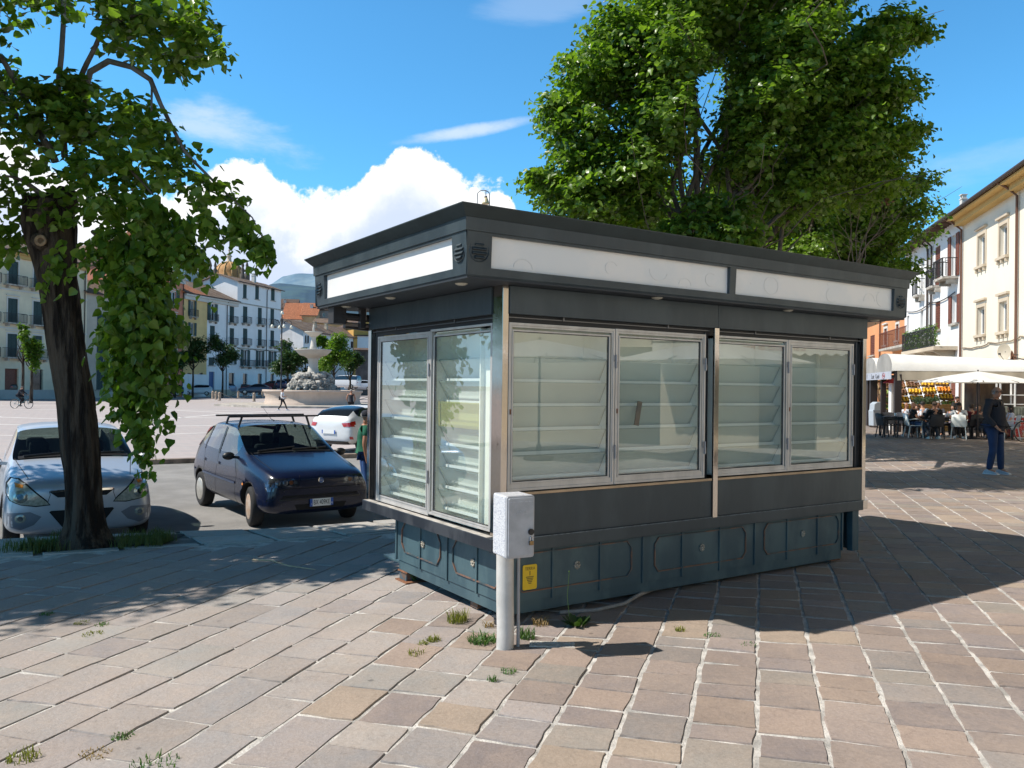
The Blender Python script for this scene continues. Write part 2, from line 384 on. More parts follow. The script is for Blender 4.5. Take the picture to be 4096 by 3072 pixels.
# stone kerb strip: slabs
M_kerb = mat('kerb_stone', (.40, .385, .36), .85, var=.25, vscale=4, bump=.5, bscale=40)
def along(pl, d):
    for (ax, ay), (bx, by) in zip(pl, pl[1:]):
        L = math.hypot(bx-ax, by-ay)
        if d <= L: return Vector((ax+(bx-ax)*d/L, ay+(by-ay)*d/L))
        d -= L
    return Vector(pl[-1])
def plen(pl): return sum(math.hypot(b[0]-a[0], b[1]-a[1]) for a, b in zip(pl, pl[1:]))
def kerb():
    polys = []; cols = []; LI, LO = plen(KI), plen(KO); N = 112
    T = [i/N for i in range(N+1)]
    PIT = (-5.05, -3.5)
    for i in range(N):
        a0, a1 = T[i]+.0004, T[i+1]-.0004
        I0, I1, O0, O1 = along(KI, a0*LI), along(KI, a1*LI), along(KO, a0*LO), along(KO, a1*LO)
        if I0.y > 40: continue
        def L(A, B, t): return A+(B-A)*t
        pit = PIT[0] < (O0.x+O1.x)/2 < PIT[1]
        for (t0, t1) in (((0.0, .13), (.86, 1.0)) if pit else ((0, .13), (.145, .56), (.575, .99))) if random.random() > .35 or pit else ((0, .13), (.145, .99)):
            q = [L(I0, O0, t0), L(I1, O1, t0), L(I1, O1, t1), L(I0, O0, t1)]
            q = [(v.x+random.gauss(0, .006), v.y+random.gauss(0, .006)) for v in q]
            ring = [(x, y, gz(x, y)+.006+random.gauss(0, .002)) for x, y in q]; polys.append((ring[::-1], .006, .05))
            k = random.uniform(.85, 1.12); cols.append((.40*k, .385*k, .355*k))
    o = stonemesh('kerb', polys, cols, M_stone); tag(o, 'pale stone slabs along the edge of the raised pavement', kind='structure')
    b = MB(); n = len(KI)
    for i in range(len(KO)-1):
        (ax, ay), (bx, by) = KO[i], KO[i+1]; (cx, cy), (dx, dy) = KI[i], KI[i+1]
        b.add([(ax, ay, -.6), (bx, by, -.6), (bx, by, gz(bx, by)), (ax, ay, gz(ax, ay))], [(3, 2, 1, 0)])
        b.add([(ax, ay, gz(ax, ay)-.012), (bx, by, gz(bx, by)-.012), (dx, dy, gz(dx, dy)-.012), (cx, cy, gz(cx, cy)-.012)], [(3, 2, 1, 0)])
    b.build('kerb', mat('kerb_face', (.2, .185, .165), .9, var=.4, vscale=5, bump=.5), kind='structure', label='worn side of the raised pavement')
kerb()
M_asph = mat('old_asphalt', (.275, .265, .255), .92, var=.16, vscale=1.2, bump=.7, bscale=140, detail=10)
far = [(-60, -3), (-30, 11), (-9.2, 20.7), (-8.2, 21.3), (0, 25.6), (1.5, 32), (2.2, 62), (2.4, 90)]
ro = list(KO)+[(2.7, 90)]
grid('road', ro+far[::-1]+[(-60, -6)], lambda x, y: ZR, M_asph, label='pale cracked asphalt street')
b = MB()
for (ax, ay), (bx, by) in zip(far, far[1:]):
    d = Vector((bx-ax, by-ay)).normalized(); n_ = Vector((-d.y, d.x))*.28
    b.add([(ax, ay, -.6), (bx, by, -.6), (bx, by, ZP+.02), (ax, ay, ZP+.02), (ax+n_.x, ay+n_.y, ZP+.02), (bx+n_.x, by+n_.y, ZP+.02)], [(0, 1, 2, 3), (3, 2, 5, 4)])
b.build('kerb', mat('brown_kerb', (.23, .18, .145), .9, var=.4, vscale=3, bump=.5), kind='structure', label='brown stone kerb round the square')
M_plaza = mat('square_paving', (.40, .355, .34), .85, var=.15, vscale=.35, bump=.3, bscale=30, detail=12)
t = NT(M_plaza.node_tree); bk = t.new('ShaderNodeTexBrick'); tcn = t.new('ShaderNodeTexCoord'); mp = t.new('ShaderNodeMapping'); mp.inputs['Rotation'].default_value[2] = rad(14); t.link(tcn.outputs['Object'], mp.inputs[0]); t.link(mp.outputs[0], bk.inputs[0])
bk.inputs['Scale'].default_value = 1.0; bk.inputs['Brick Width'].default_value = .55; bk.inputs['Row Height'].default_value = .3; bk.inputs['Mortar Size'].default_value = .012
bk.inputs['Color1'].default_value = (.40, .345, .33, 1); bk.inputs['Color2'].default_value = (.33, .31, .31, 1); bk.inputs['Mortar'].default_value = (.5, .48, .46, 1); bk.inputs['Bias'].default_value = -.1
nn = t.noise(tcn.outputs['Object'], .18, 8, .6); t.link(t.mix(t.math('MULTIPLY', nn, .55), bk.outputs[0], (.42, .36, .35)), t.n['Principled BSDF'].inputs['Base Color'])
b = MB(); b.add([(-60, -3, ZP), *[(x, y, ZP) for x, y in far[1:]], (2.4, 300, ZP), (-300, 300, ZP), (-300, -40, ZP)], [(0, 1, 2, 3, 4, 5, 6, 7, 8, 9, 10)])
b.build('square', M_plaza, kind='structure', label='wide sunlit square paved in pinkish grey stone')
b = MB(); b.add([(-9000, -3000, -.7), (9000, -3000, -.7), (9000, 12000, -.7), (-9000, 12000, -.7)], [(0, 1, 2, 3)])
b.build('ground', mat('earth', (.2, .19, .15), .95, var=.3, vscale=.01), kind='structure', label='open ground beyond the town')
# white stone bands of the square
b = MB(); b.cur = 0
for pl, w_ in (([(-60, 1739), (0, 1741), (470, 1745), (817, 1731), (1000, 1729)], .2), ([(-60, 1694), (0, 1697), (439, 1710), (800, 1702), (1376, 1695)], .26), ([(-60, 1662), (0, 1668), (239, 1676), (600, 1668), (900, 1672)], .3), ([(-60, 1635), (0, 1636), (700, 1641), (1100, 1660), (1500, 1668)], .32), ([(600, 1636), (1000, 1644), (1480, 1652)], .3), ([(300, 1602), (736, 1600), (1100, 1606)], .4), ([(0, 1622), (700, 1624)], .3), ([(500, 1690), (900, 1655), (1100, 1644)], .25)):
    P = [gnd(x, y, ZP+.004) for x, y in pl]
    for A, B in zip(P, P[1:]):
        d = (B-A).normalized(); n_ = Vector((-d.y, d.x, 0))*w_/2
        b.add([A-n_, B-n_, B+n_, A+n_], [(0, 1, 2, 3)])
b.build('square', mat('white_band', (.68, .67, .64), .8, var=.1, vscale=1), kind='structure', label='white stone bands crossing the square')
# mountains
def mountain(name, prof, d, thick, m, label):
    """ridge seen through pixel points at distance d, falling towards the viewer in a long irregular slope"""
    xs = np.interp(np.linspace(0, 1, 160), np.linspace(0, 1, len(prof)), [p[0] for p in prof]); ys = np.interp(xs, [p[0] for p in prof], [p[1] for p in prof])
    V = []; rows = 26
    for i, (x, y) in enumerate(zip(xs, ys)):
        T = at(x, y, d)
        for j in range(rows):
            k = j/(rows-1)
            p = Vector((T.x*(1-k*thick/d), d-thick*k, T.z*(1-k)**1.15))
            n_ = mnoise.fractal(Vector((p.x, p.y, 0))*.0011, .9, 2.1, 6)*(.1*T.z)*(min(1, k*6))*(1-k)
            V.append((p.x, p.y, p.z+n_+mnoise.noise(Vector((p.x*.004, 3, 0)))*T.z*.015-.7*k))
    F = [(i*rows+j, (i+1)*rows+j, (i+1)*rows+j+1, i*rows+j+1) for i in range(159) for j in range(rows-1)]
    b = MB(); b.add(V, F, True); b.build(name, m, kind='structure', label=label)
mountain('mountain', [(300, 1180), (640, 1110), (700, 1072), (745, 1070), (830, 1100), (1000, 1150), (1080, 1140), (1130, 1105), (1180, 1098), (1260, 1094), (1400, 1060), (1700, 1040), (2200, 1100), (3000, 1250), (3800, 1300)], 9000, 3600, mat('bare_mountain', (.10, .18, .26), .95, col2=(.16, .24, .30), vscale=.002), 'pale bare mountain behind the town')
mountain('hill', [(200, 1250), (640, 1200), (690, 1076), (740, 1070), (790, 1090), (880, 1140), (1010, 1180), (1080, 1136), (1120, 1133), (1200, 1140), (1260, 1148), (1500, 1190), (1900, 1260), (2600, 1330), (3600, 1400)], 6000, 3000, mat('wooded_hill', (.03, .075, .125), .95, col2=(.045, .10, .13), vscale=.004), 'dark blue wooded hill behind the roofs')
# ================================================================ kiosk (local frame: x along the long side, y along the short side)
KC = (-.2083, 5.44, 0); KTH = .5816
kiosk = empty('kiosk', KC, KTH, label='closed dark blue grey newspaper kiosk with glass shelves and blank white sign boxes', cat='kiosk')
def paint(name, col, streak, f=1):
    m = mat(name, col, .42, var=.22, vscale=3.5, bump=.08, bscale=30, spec=.5, streak=streak); return m
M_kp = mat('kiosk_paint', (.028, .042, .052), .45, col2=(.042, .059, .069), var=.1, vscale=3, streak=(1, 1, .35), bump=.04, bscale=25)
M_kb = mat('kiosk_base_paint', (.038, .075, .092), .5, col2=(.062, .108, .122), var=0, vscale=4, streak=(1, 1, .5), bump=.05, bscale=25)
M_cap = mat('kiosk_roof_paint', (.022, .034, .037), .5, var=.2, vscale=3)
M_alu = mat('weathered_aluminium', (.50, .475, .45), .38, metal=.3, var=.12, vscale=8, streak=(1, 1, .3))
M_chr = mat('polished_steel', (.44, .385, .345), .10, metal=1, var=.05, vscale=5)
M_brz = mat('bronze_steel', (.30, .27, .25), .12, metal=1, var=.1, vscale=5)
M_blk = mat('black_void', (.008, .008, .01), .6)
M_rub = mat('black_rubber', (.02, .02, .022), .6)
M_sign = mat('sign_acrylic', (.80, .765, .735), .32, var=.0, col2=(.74, .73, .72), vscale=2.3, spec=.5)
M_int = mat('display_lining', (.88, .89, .78), .8, var=.1, vscale=2)
M_lip = mat('white_shelf_lip', (.80, .84, .80), .5)
M_pane = glassmat('window_glass', (.95, .98, .96), .10, 0, 1.5, (.72, .78, .70), 2.6)
M_shelf = glassmat('shelf_glass', (.90, .96, .93), .42, .05, 1.4, (.74, .82, .77))
M_gedge = mat('glass_edge', (.16, .24, .22), .3)
M_hinge = mat('hinge_grey', (.30, .29, .30), .4, metal=.7)
M_yel = glassmat('yellow_film', (.85, .85, .45), .4, .1, 1.4, (.6, .6, .25))
M_wood = mat('brown_wood', (.12, .065, .03), .6, var=.3, vscale=9)
M_rust = mat('rust', (.18, .075, .035), .85, var=.5, vscale=14, bump=.4)
M_mold = mat('copper_moulding', (.20, .105, .07), .5, col2=(.05, .075, .085), vscale=7)
M_ros = mat('rosette_metal', (.34, .30, .24), .6, var=.5, vscale=50)
LX0, LX1, LY0, LY1 = .09, 4.134, -.12, 2.06               # body corner, right end, front, back
def kb(name, fn, m, bevel=0, parent=None, **k):
    b = MB(); fn(b); return b.build(name, m, parent or kiosk, bevel=bevel, **k)
# --- canopy
def ring(b, o0, z0, o1, z1, closed=True):
    A = [(-o0, -o0), (4.2235+o0, -o0), (4.2235+o0, 2.1232+o0), (-o0, 2.1232+o0)]; B = [(-o1, -o1), (4.2235+o1, -o1), (4.2235+o1, 2.1232+o1), (-o1, 2.1232+o1)]
    b.add([(x, y, z0) for x, y in A]+[(x, y, z1) for x, y in B], [(0, 1, 5, 4), (1, 2, 6, 5), (2, 3, 7, 6), (3, 0, 4, 7)], False)
def f(b):
    ring(b, .307, 2.652, .369, 2.715); ring(b, .369, 2.715, .369, 2.722); ring(b, .369, 2.722, .30, 2.724)
    b.add([(-.3, -.3, 2.724), (4.5235, -.3, 2.724), (4.5235, 2.4232, 2.724), (-.3, 2.4232, 2.724)], [(0, 1, 2, 3)])
    b.add([(-.307, -.307, 2.652), (4.53, -.307, 2.652), (4.53, 2.43, 2.652), (-.307, 2.43, 2.652)], [(3, 2, 1, 0)])
kb('roof_cap', f, M_cap)
def f(b):
    ring(b, .307, 2.650, .304, 2.569); ring(b, .304, 2.569, .290, 2.567)
    def wall(P0, P1, t, segs, zt=2.567, zb=2.298, ot=.295, ob=.282):
        pass
    # sign box carcass: tapered band with openings for the panels
    zt, zb, zi, zs = 2.567, 2.298, 2.347, 2.552
    def off(z): return .282+(.295-.282)*(z-zb)/(zt-zb)
    def band(sidefn, cuts):
        # cuts: list of (a,b,open)
        for a, c, op in cuts:
            for z0, z1 in (((zb, zi), (zs, zt)) if op else ((zb, zt),)):
                b.add([sidefn(a, z0), sidefn(c, z0), sidefn(c, z1), sidefn(a, z1)], [(0, 1, 2, 3)])
            if op:   # reveal
                d = .028
                for (p, q) in (((a, zi), (c, zi)), ((c, zi), (c, zs)), ((c, zs), (a, zs)), ((a, zs), (a, zi))):
                    b.add([sidefn(*p), sidefn(*q), sidefn(*q, d), sidefn(*p, d)], [(0, 1, 2, 3)])
    fr = lambda x, z, d=0: (x, -off(z)+d, z)
    lf = lambda y, z, d=0: (-off(z)+d, y, z)
    bk = lambda x, z, d=0: (x, 2.1232+off(z)-d, z)
    rt = lambda y, z, d=0: (4.2235+off(z)-d, y, z)
    band(fr, [(-.29, -.107, 0), (-.107, 2.083, 1), (2.083, 2.152, 0), (2.152, 4.303, 1), (4.303, 4.514, 0)])
    band(lf, [(2.414, 2.193, 0), (2.193, -.105, 1), (-.105, -.29, 0)])
    band(bk, [(4.514, -.29, 0)]); band(rt, [(-.29, 2.414, 0)])
    ring(b, .27, 2.285, .283, 2.298)
kb('fascia', f, M_kp)
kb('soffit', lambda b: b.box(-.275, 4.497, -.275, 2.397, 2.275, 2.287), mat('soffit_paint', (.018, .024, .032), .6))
def spanel(x0, x1, y0, y1):
    return kb('sign_panel', lambda b: b.box(x0, x1, y0, y1, 2.345, 2.554), M_sign)
spanel(-.107, 2.083, -.262, -.24); spanel(2.152, 4.303, -.262, -.24); spanel(-.262, -.24, -.105, 2.193)
# ghost marks of letters peeled from the sign
def ghost():
    b = MB()
    def arc(cx, cz, r, a0, a1, w=.0022):
        pts = [Vector((cx+r*1.25*math.cos(a0+(a1-a0)*i/22), -.2645, cz+r*math.sin(a0+(a1-a0)*i/22))) for i in range(23)]
        for p, q in zip(pts, pts[1:]): b.bar(p, q, w, .0015, up=(0, 1, 0))
    for cx, cz, r, a0, a1 in ((.15, 2.37, .06, 0, 3.1), (.9, 2.44, .045, .5, 4.2), (1.35, 2.46, .07, 3, 6.1), (1.62, 2.38, .05, 0, 3.1), (1.9, 2.44, .05, 1, 5), (2.6, 2.45, .07, 0, 6.3), (3.4, 2.43, .06, 2, 5.6), (3.95, 2.42, .065, 0, 3.3), (4.15, 2.45, .07, 2, 4.6)): arc(cx, cz, r, a0, a1)
    b.build('glue_mark', mat('glue_mark', (.74, .715, .69), .5), kiosk)
ghost()
def vent(M):
    b = MB(); r = .066
    pr = [(r, -.001), (r+.004, .004), (r+.007, 0)]
    n = 32
    for k in range(n):
        a0, a1 = 2*PI*k/n, 2*PI*(k+1)/n
        for (ra, ya), (rb, yb) in zip(pr, pr[1:]):
            b.add([M @ Vector(q) for q in ((ra*math.cos(a0), -ya, ra*math.sin(a0)), (ra*math.cos(a1), -ya, ra*math.sin(a1)), (rb*math.cos(a1), -yb, rb*math.sin(a1)), (rb*math.cos(a0), -yb, rb*math.sin(a0)))], [(0, 1, 2, 3)])
    for zc, hw in ((.04, .031), (.0135, .052), (-.0135, .052), (-.04, .033)):
        b.add([M @ Vector(q) for q in ((-hw, -.002, zc+.008), (hw, -.002, zc+.008), (hw, -.0135, zc-.006), (-hw, -.0135, zc-.006), (-hw, -.0135, zc-.009), (hw, -.0135, zc-.009), (hw*.97, -.001, zc-.009), (-hw*.97, -.001, zc-.009))], [(3, 2, 1, 0), (4, 5, 2, 3), (7, 6, 5, 4), (0, 7, 4, 3), (1, 2, 5, 6)])
    o = b.build('vent', M_kp, kiosk)
    b = MB(); 
    for zc, hw in ((.04, .031), (.0135, .052), (-.0135, .052), (-.04, .033)): b.box(-hw, hw, -.0022, -.0016, zc-.014, zc-.007, M)
    b.build('slot', M_blk, o)
vent(TF((-.198, -.2895, 2.45), 0, -.05)); vent(TF((4.41, -.2895, 2.45), 0, -.05))
vent(TF((-.2895, -.198, 2.45), -PI/2, -.05)); vent(TF((-.2895, 2.305, 2.45), -PI/2, -.05))
# soffit lamps
for x, y in ((-.16, .0), (-.16, 1.1), (-.16, 2.0), (1.4, -.2), (2.9, -.2), (4.3, -.1)):
    b = MB(); b.lathe([(.0, -.014), (.025, -.012), (.04, -.005), (.044, 0)], 16, (x, y, 2.275)); b.build('soffit_lamp', mat('lamp_cover', (.40, .38, .32), .4), kiosk)
# --- body
PW = .047
kb('corner_post', lambda b: (b.box(LX0, LX0+PW, LY0-.001, LY0+.05, .56, 2.275), b.box(LX0-.001, LX0+.03, LY0-.0005, LY0+.125, .56, 2.275)), M_chr, .002)
kb('corner_post', lambda b: (b.box(LX0+.004, LX0+.05, LY1-.012, LY1+.045, .56, 2.09)), M_chr, .002)
kb('corner_post', lambda b: (b.box(4.085, 4.136, LY0-.004, LY0+.05, .58, 2.087), b.box(4.09, 4.165, LY0-.012, LY0+.04, .498, .58)), M_chr, .002)
kb('door_strip', lambda b: b.box(2.083, 2.134, LY0-.022, LY0-.002, .577, 2.087), M_chr, .002)
# header panels
kb('header_panel', lambda b: (b.box(.139, 2.1285, LY0-.012, LY0+.03, 2.087, 2.272), b.box(2.1315, 4.134, LY0-.012, LY0+.03, 2.087, 2.272)), M_kp, .002)
kb('header_panel', lambda b: b.box(LX0-.012, LX0+.03, .008, LY1, 2.087, 2.272), M_kp, .002)
def f(b):
    b.box(.16, 4.07, LY0+.045, LY0+.06, 2.03, 2.272); b.box(LX0+.045, LX0+.06, .02, 2.04, 2.03, 2.272)
    b.box(2.009, 2.083, LY0+.05, LY0+.06, .87, 2.05); b.box(3.947, 4.085, LY0+.05, LY0+.06, .87, 2.05); b.box(LX0+.05, LX0+.06, 1.895, 2.05, .56, 2.05)
kb('shutter_track', f, mat('dark_recess', (.012, .013, .018), .5))
def f(b):
    for z in (2.062,):
        b.box(.145, 2.07, LY0+.018, LY0+.026, z, z+.006); b.box(2.14, 4.08, LY0+.018, LY0+.026, z, z+.006); b.box(LX0+.018, LX0+.026, .02, 2.03, z, z+.006)
    for x in (.6, 1.6, 2.6, 3.6): b.box(x, x+.012, LY0+.012, LY0+.022, 2.06, 2.087)
    for y in (.55, 1.55): b.box(LX0+.012, LX0+.022, y, y+.012, 2.06, 2.087)
    b.box(2.03, 2.036, LY0+.035, LY0+.045, .88, 2.05); b.box(4.03, 4.036, LY0+.035, LY0+.045, .88, 2.05)
kb('shutter_track', f, mat('rail_metal', (.16, .16, .17), .4, metal=.8))
# windows
def window(x0, x1, gx0, gx1, z0, z1, gz0, gz1, M, hinge=None, lock=None):
    """sash in the plane y=0 of M (outside is -y): profiled aluminium frame with its pane"""
    b = MB(); d = .03
    b.frame(x0+.002, x1-.002, z0, z1, .018, -.004, d, M)
    b.frame(x0+.018, x1-.018, z0+.016, z1-.018, min(gx0-x0, x1-gx1)-.030, .002, d, M, wb=gz0-z0-.03)
    b.frame(gx0-.014, gx1+.014, gz0-.014, gz1+.014, .012, -.003, .012, M)
    o = b.build('window_frame', M_alu, kiosk, bevel=.0015)
    b = MB(); b.frame(gx0-.0035, gx1+.0035, gz0-.0035, gz1+.0035, .006, .003, .02, M); b.build('seal', M_rub, o)
    p = MB(); p.add([M @ Vector(q) for q in ((gx0-.002, .008, gz0-.002), (gx1+.002, .008, gz0-.002), (gx1+.002, .008, gz1+.002), (gx0-.002, .008, gz1+.002))], [(0, 1, 2, 3)]); p.build('pane', M_pane, o)
    if hinge is not None:
        for z in (z0+.21*(z1-z0), z0+.79*(z1-z0)):
            h = MB(); h.tube([M @ Vector((hinge, -.012, z-.05)), M @ Vector((hinge, -.012, z+.05))], .0065, 8); h.box(hinge-.017, hinge+.002, -.009, -.004, z, z+.045, M); h.box(hinge-.002, hinge+.017, -.009, -.004, z-.045, z, M)
            h.build('hinge', M_hinge, o)
    if lock is not None:
        h = MB(); h.box(lock-.005, lock+.005, -.008, -.003, (z0+z1)/2-.05, (z0+z1)/2-.015, M); h.build('lock', M_rust, o)
ML = TF((0, LY0+.004, 0)); MS = TF((LX0+.004, 0, 0), -PI/2)        # short side: x' = -y
window(.141, 1.069, .184, 1.009, .897, 2.03, .962, 1.970, ML, 1.072, .158)
window(1.071, 2.008, 1.117, 1.947, .897, 2.032, .962, 1.970, ML, 2.0, 1.09)
window(2.138, 3.01, 2.150, 2.958, .900, 2.032, .958, 1.969, ML, 3.012, None)
window(3.012, 3.946, 3.070, 3.885, .900, 2.032, .956, 1.970, ML, 3.94, 3.035)
window(-1.893, -.912, -1.832, -.962, .60, 2.018, .655, 1.970, MS, -.914, None)
window(-.910, -.010, -.842, -.022, .615, 2.03, .650, 1.970, MS, None, None)
# sills
kb('sill', lambda b: (b.box(.13, 2.078, LY0-.016, LY0+.02, .870, .890), b.box(2.136, 4.066, LY0-.016, LY0+.02, .870, .890)), mat('bronze_sill', (.42, .31, .21), .4, metal=.5, var=.15, vscale=6), .003)
# counter on the short side
kb('counter', lambda b: (b.box(.025, LX0+.07, -.12, 2.03, .587, .591), b.box(.025, .033, -.122, 2.032, .508, .588), b.box(.033, LX0+.07, -.118, 2.025, .515, .53), b.box(.033, LX0, -.1225, -.1185, .508, .587)), mat('counter_metal', (.022, .025, .032), .35, col2=(.05, .053, .06), vscale=6, streak=(1, 1, .4)), .002)
kb('counter_dust', lambda b: b.box(.030, LX0-.004, -.05, 2.02, .5915, .593), mat('dusty_top', (.42, .39, .35), .8, var=.3, vscale=14))
# lower panels on the long side
kb('lower_panel', lambda b: (b.box(.137, 2.082, LY0-.004, LY0+.03, .585, .87), b.box(2.136, 4.084, LY0-.004, LY0+.03, .585, .87)), M_kp, .002)
kb('ledge', lambda b: (b.box(.036, 4.088, LY0-.02, LY0+.05, .492, .584)), M_kp, .004)
kb('ledge_edge', lambda b: (b.box(.05, 4.088, LY0-.0215, LY0-.0195, .578, .5845)), mat('worn_paint', (.11, .14, .16), .5, var=.5, vscale=30))
# base cabinets
BX0, BY0 = .150, -.085
kb('base_panel', lambda b: b.box(BX0, 3.852, BY0, BY0+.04, .137, .492), M_kb)
kb('base_panel', lambda b: b.box(BX0, BX0+.04, BY0-.001, 1.592, .142, .52), M_kb)
kb('base_panel', lambda b: (b.box(3.99, 4.06, BY0-.01, BY0+.05, .112, .492), b.box(4.062, 4.085, BY0-.01, BY0+.3, .115, .492), b.box(3.82, 3.852, BY0, .5, .137, .49)), M_kb, .002)
kb('rear_wall', lambda b: (b.box(.55, 4.13, LY1-.03, LY1, .14, 2.28), b.box(4.10, 4.13, LY0+.05, LY1, .50, 2.28), b.box(4.10, 4.125, .25, LY1, .12, .50)), M_kp)
def f(b):
    pass
for x in (.165, .549, .975, 1.39, 1.800, 2.222, 2.645, 3.062, 3.482, 3.84): kb('rib', lambda b: b.box(x-.009, x+.009, BY0-.012, BY0, .132, .492), M_kb, .002)
for y in (1.58, 1.147, .702, .268, -.07): kb('rib', lambda b: b.box(BX0-.012, BX0, y-.012, y+.012, .138, .5), M_kb, .002)
kb('plinth', lambda b: (b.box(BX0+.012, 3.852, BY0+.012, BY0+.05, .055, .137), b.box(BX0+.01, BX0+.05, BY0+.012, 1.555, .058, .142), b.box(3.81, 3.853, BY0+.02, 1.5, .058, .137), b.box(BX0+.02, 3.83, BY0+.03, 1.9, .10, .12)), M_kb, .003)
# mouldings: cut-corner frames
def molding(pts, M):
    b = MB()
    for p, q in zip(pts, pts[1:]):
        b.bar(M @ Vector((p[0], -.004, p[1])), M @ Vector((q[0], -.004, q[1])), .008, .015, up=tuple(M.to_3x3() @ Vector((0, 1, 0))))
        dz = .0085; b.bar(M @ Vector((p[0], -.009, p[1])), M @ Vector((q[0], -.009, q[1])), .006, .006, up=tuple(M.to_3x3() @ Vector((0, 1, 0))))
    b.build('moulding', M_mold, kiosk)
def octa(cx, hw, z0, z1, c=.05):
    return [(cx-hw, z0+c), (cx-hw, z1-c), (cx-hw+c*.8, z1), (cx+hw-c*.8, z1), (cx+hw, z1-c), (cx+hw, z0+c), (cx+hw-c*.8, z0), (cx-hw+c*.8, z0), (cx-hw, z0+c)]
ML2 = TF((0, BY0, 0)); MS2 = TF((BX0, 0, 0), -PI/2)
for cx in (.763, 2.018, 3.273): molding(octa(cx, .51, .204, .462), ML2)
for cx, hw in ((-1.14, .335), (-.285, .325)): molding(octa(cx, hw, .226, .47, .07), MS2)
def rosette(x, z, M):
    b = MB(); M2 = M @ TF((x, 0, z))
    for k in range(8):
        a = k*PI/4; b.sphere(M2 @ Vector((.019*math.cos(a), -.006, .022*math.sin(a))), .0095, 7, 5)
    b.sphere(M2 @ Vector((0, -.009, 0)), .0105, 8, 6); b.build('rosette', M_ros, kiosk)
for x in (.763, 2.018, 3.273): rosette(x, .338, ML2)
rosette(-1.095, .345, MS2); rosette(-.317, .345, MS2)
# feet
def foot(x, y, w_, h0, plate=True):
    g = gz(KC[0]+x*math.cos(KTH)-y*math.sin(KTH), KC[1]+x*math.sin(KTH)+y*math.cos(KTH))
    b = MB(); b.cur = 0; b.box(x, x+w_*1.3, y, y+w_, g+.012, h0); b.cur = 1
    if plate: b.box(x-.03, x+w_*1.6, y-.06, y+w_+.02, g+.001, g+.012)
    b.box(x-.012, x+w_*1.2, y-.03, y+w_+.01, h0, h0+.012)
    b.build('foot', [mat('foot_paint', (.06, .10, .12), .6, col2=(.16, .07, .03), vscale=9), M_rust], kiosk, .002)
foot(BX0+.012, 1.42, .13, .048); foot(BX0+.05, .34, .10, .05, False); foot(3.7, BY0+.03, .1, .045, False); foot(3.6, 1.6, .12, .05)
def f(b):
    g = .0; b.box(.11, .19, -.10, -.02, .0, .045); b.box(.1, .2, -.115, -.01, .045, .058)
kb('foot', f, mat('jack_black', (.03, .033, .04), .5, var=.4, vscale=20), .004)
# display interiors
def display(x0, x1, z0, z1, n, M, dep=.34, split=None, paper=False, first=.17, yel=None):
    b = MB()
    b.box(x0, x1, dep, dep+.01, z0-.04, z1+.03, M); b.box(x0-.012, x0, .035, dep, z0-.04, z1+.03, M); b.box(x1, x1+.012, .035, dep, z0-.04, z1+.03, M)
    b.box(x0, x1, .035, dep, z0-.05, z0-.04, M); b.box(x0, x1, .035, dep, z1+.03, z1+.04, M)
    o = b.build('display_case', M_int, kiosk)
    s = MB(); e = MB(); l = MB()
    H = (z1-z0-first)/n
    for k in range(n):
        zt = z1-first-k*H; zb = zt-H*.97
        ya, yb = .06, .16
        s.add([M @ Vector(q) for q in ((x0+.004, yb, zb), (x1-.004, yb, zb), (x1-.004, ya, zt), (x0+.004, ya, zt))], [(0, 1, 2, 3)])
        e.bar(M @ Vector((x0+.004, ya, zt)), M @ Vector((x1-.004, ya, zt)), .004)
        l.box(x0+.004, x1-.004, yb-.05, yb-.035, zb-.004, zb+.016, M); l.box(x0+.004, x1-.004, yb-.045, dep, zb-.008, zb-.003, M)
        for xx in (x0+.006, x1-.006): e.bar(M @ Vector((xx, ya-.004, zt)), M @ Vector((xx, yb-.012, zb)), .0035)
        if paper and k > 0:
            l.box(x0+.12, x1-.03, .17, .172, zb+.03, zb+.085, M)
    s.build('shelf_pane', M_shelf, o); e.build('pane_edge', M_gedge, o); l.build('shelf_lip', M_lip, o)
    if yel is not None:
        k = yel; zt = z1-first-k*H; y_ = MB(); y_.add([M @ Vector(q) for q in ((x0+.01, .055, zt-.18), (x1-.01, .055, zt-.18), (x1-.01, .05, zt+.01), (x0+.01, .05, zt+.01))], [(0, 1, 2, 3)]); y_.build('yellow_film', M_yel, o)
    return o
M0 = TF((0, LY0, 0)); M1 = TF((LX0, 0, 0), -PI/2)
display(.182, 1.04, .962, 1.97, 5, M0); display(1.07, 1.975, .962, 1.97, 5, M0); display(2.14, 2.985, .958, 1.97, 5, M0); display(3.03, 3.915, .956, 1.97, 5, M0)
display(-1.86, -.945, .655, 1.97, 7, M1, paper=True); display(-.87, -.225, .65, 1.97, 7, M1, dep=.30, paper=True, yel=2); kb('display_case', lambda b: b.box(.160, .166, -.03, .225, .62, 1.99), M_int)
# the far sides of the interior stay dark
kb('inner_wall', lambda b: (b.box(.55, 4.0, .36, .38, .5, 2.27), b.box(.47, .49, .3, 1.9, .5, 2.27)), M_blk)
kb('cut_board', lambda b: b.bar((1.325, LY0+.05, 1.32), (1.36, LY0+.052, 1.50), .042, .01, up=(0, 1, 0)), M_wood)
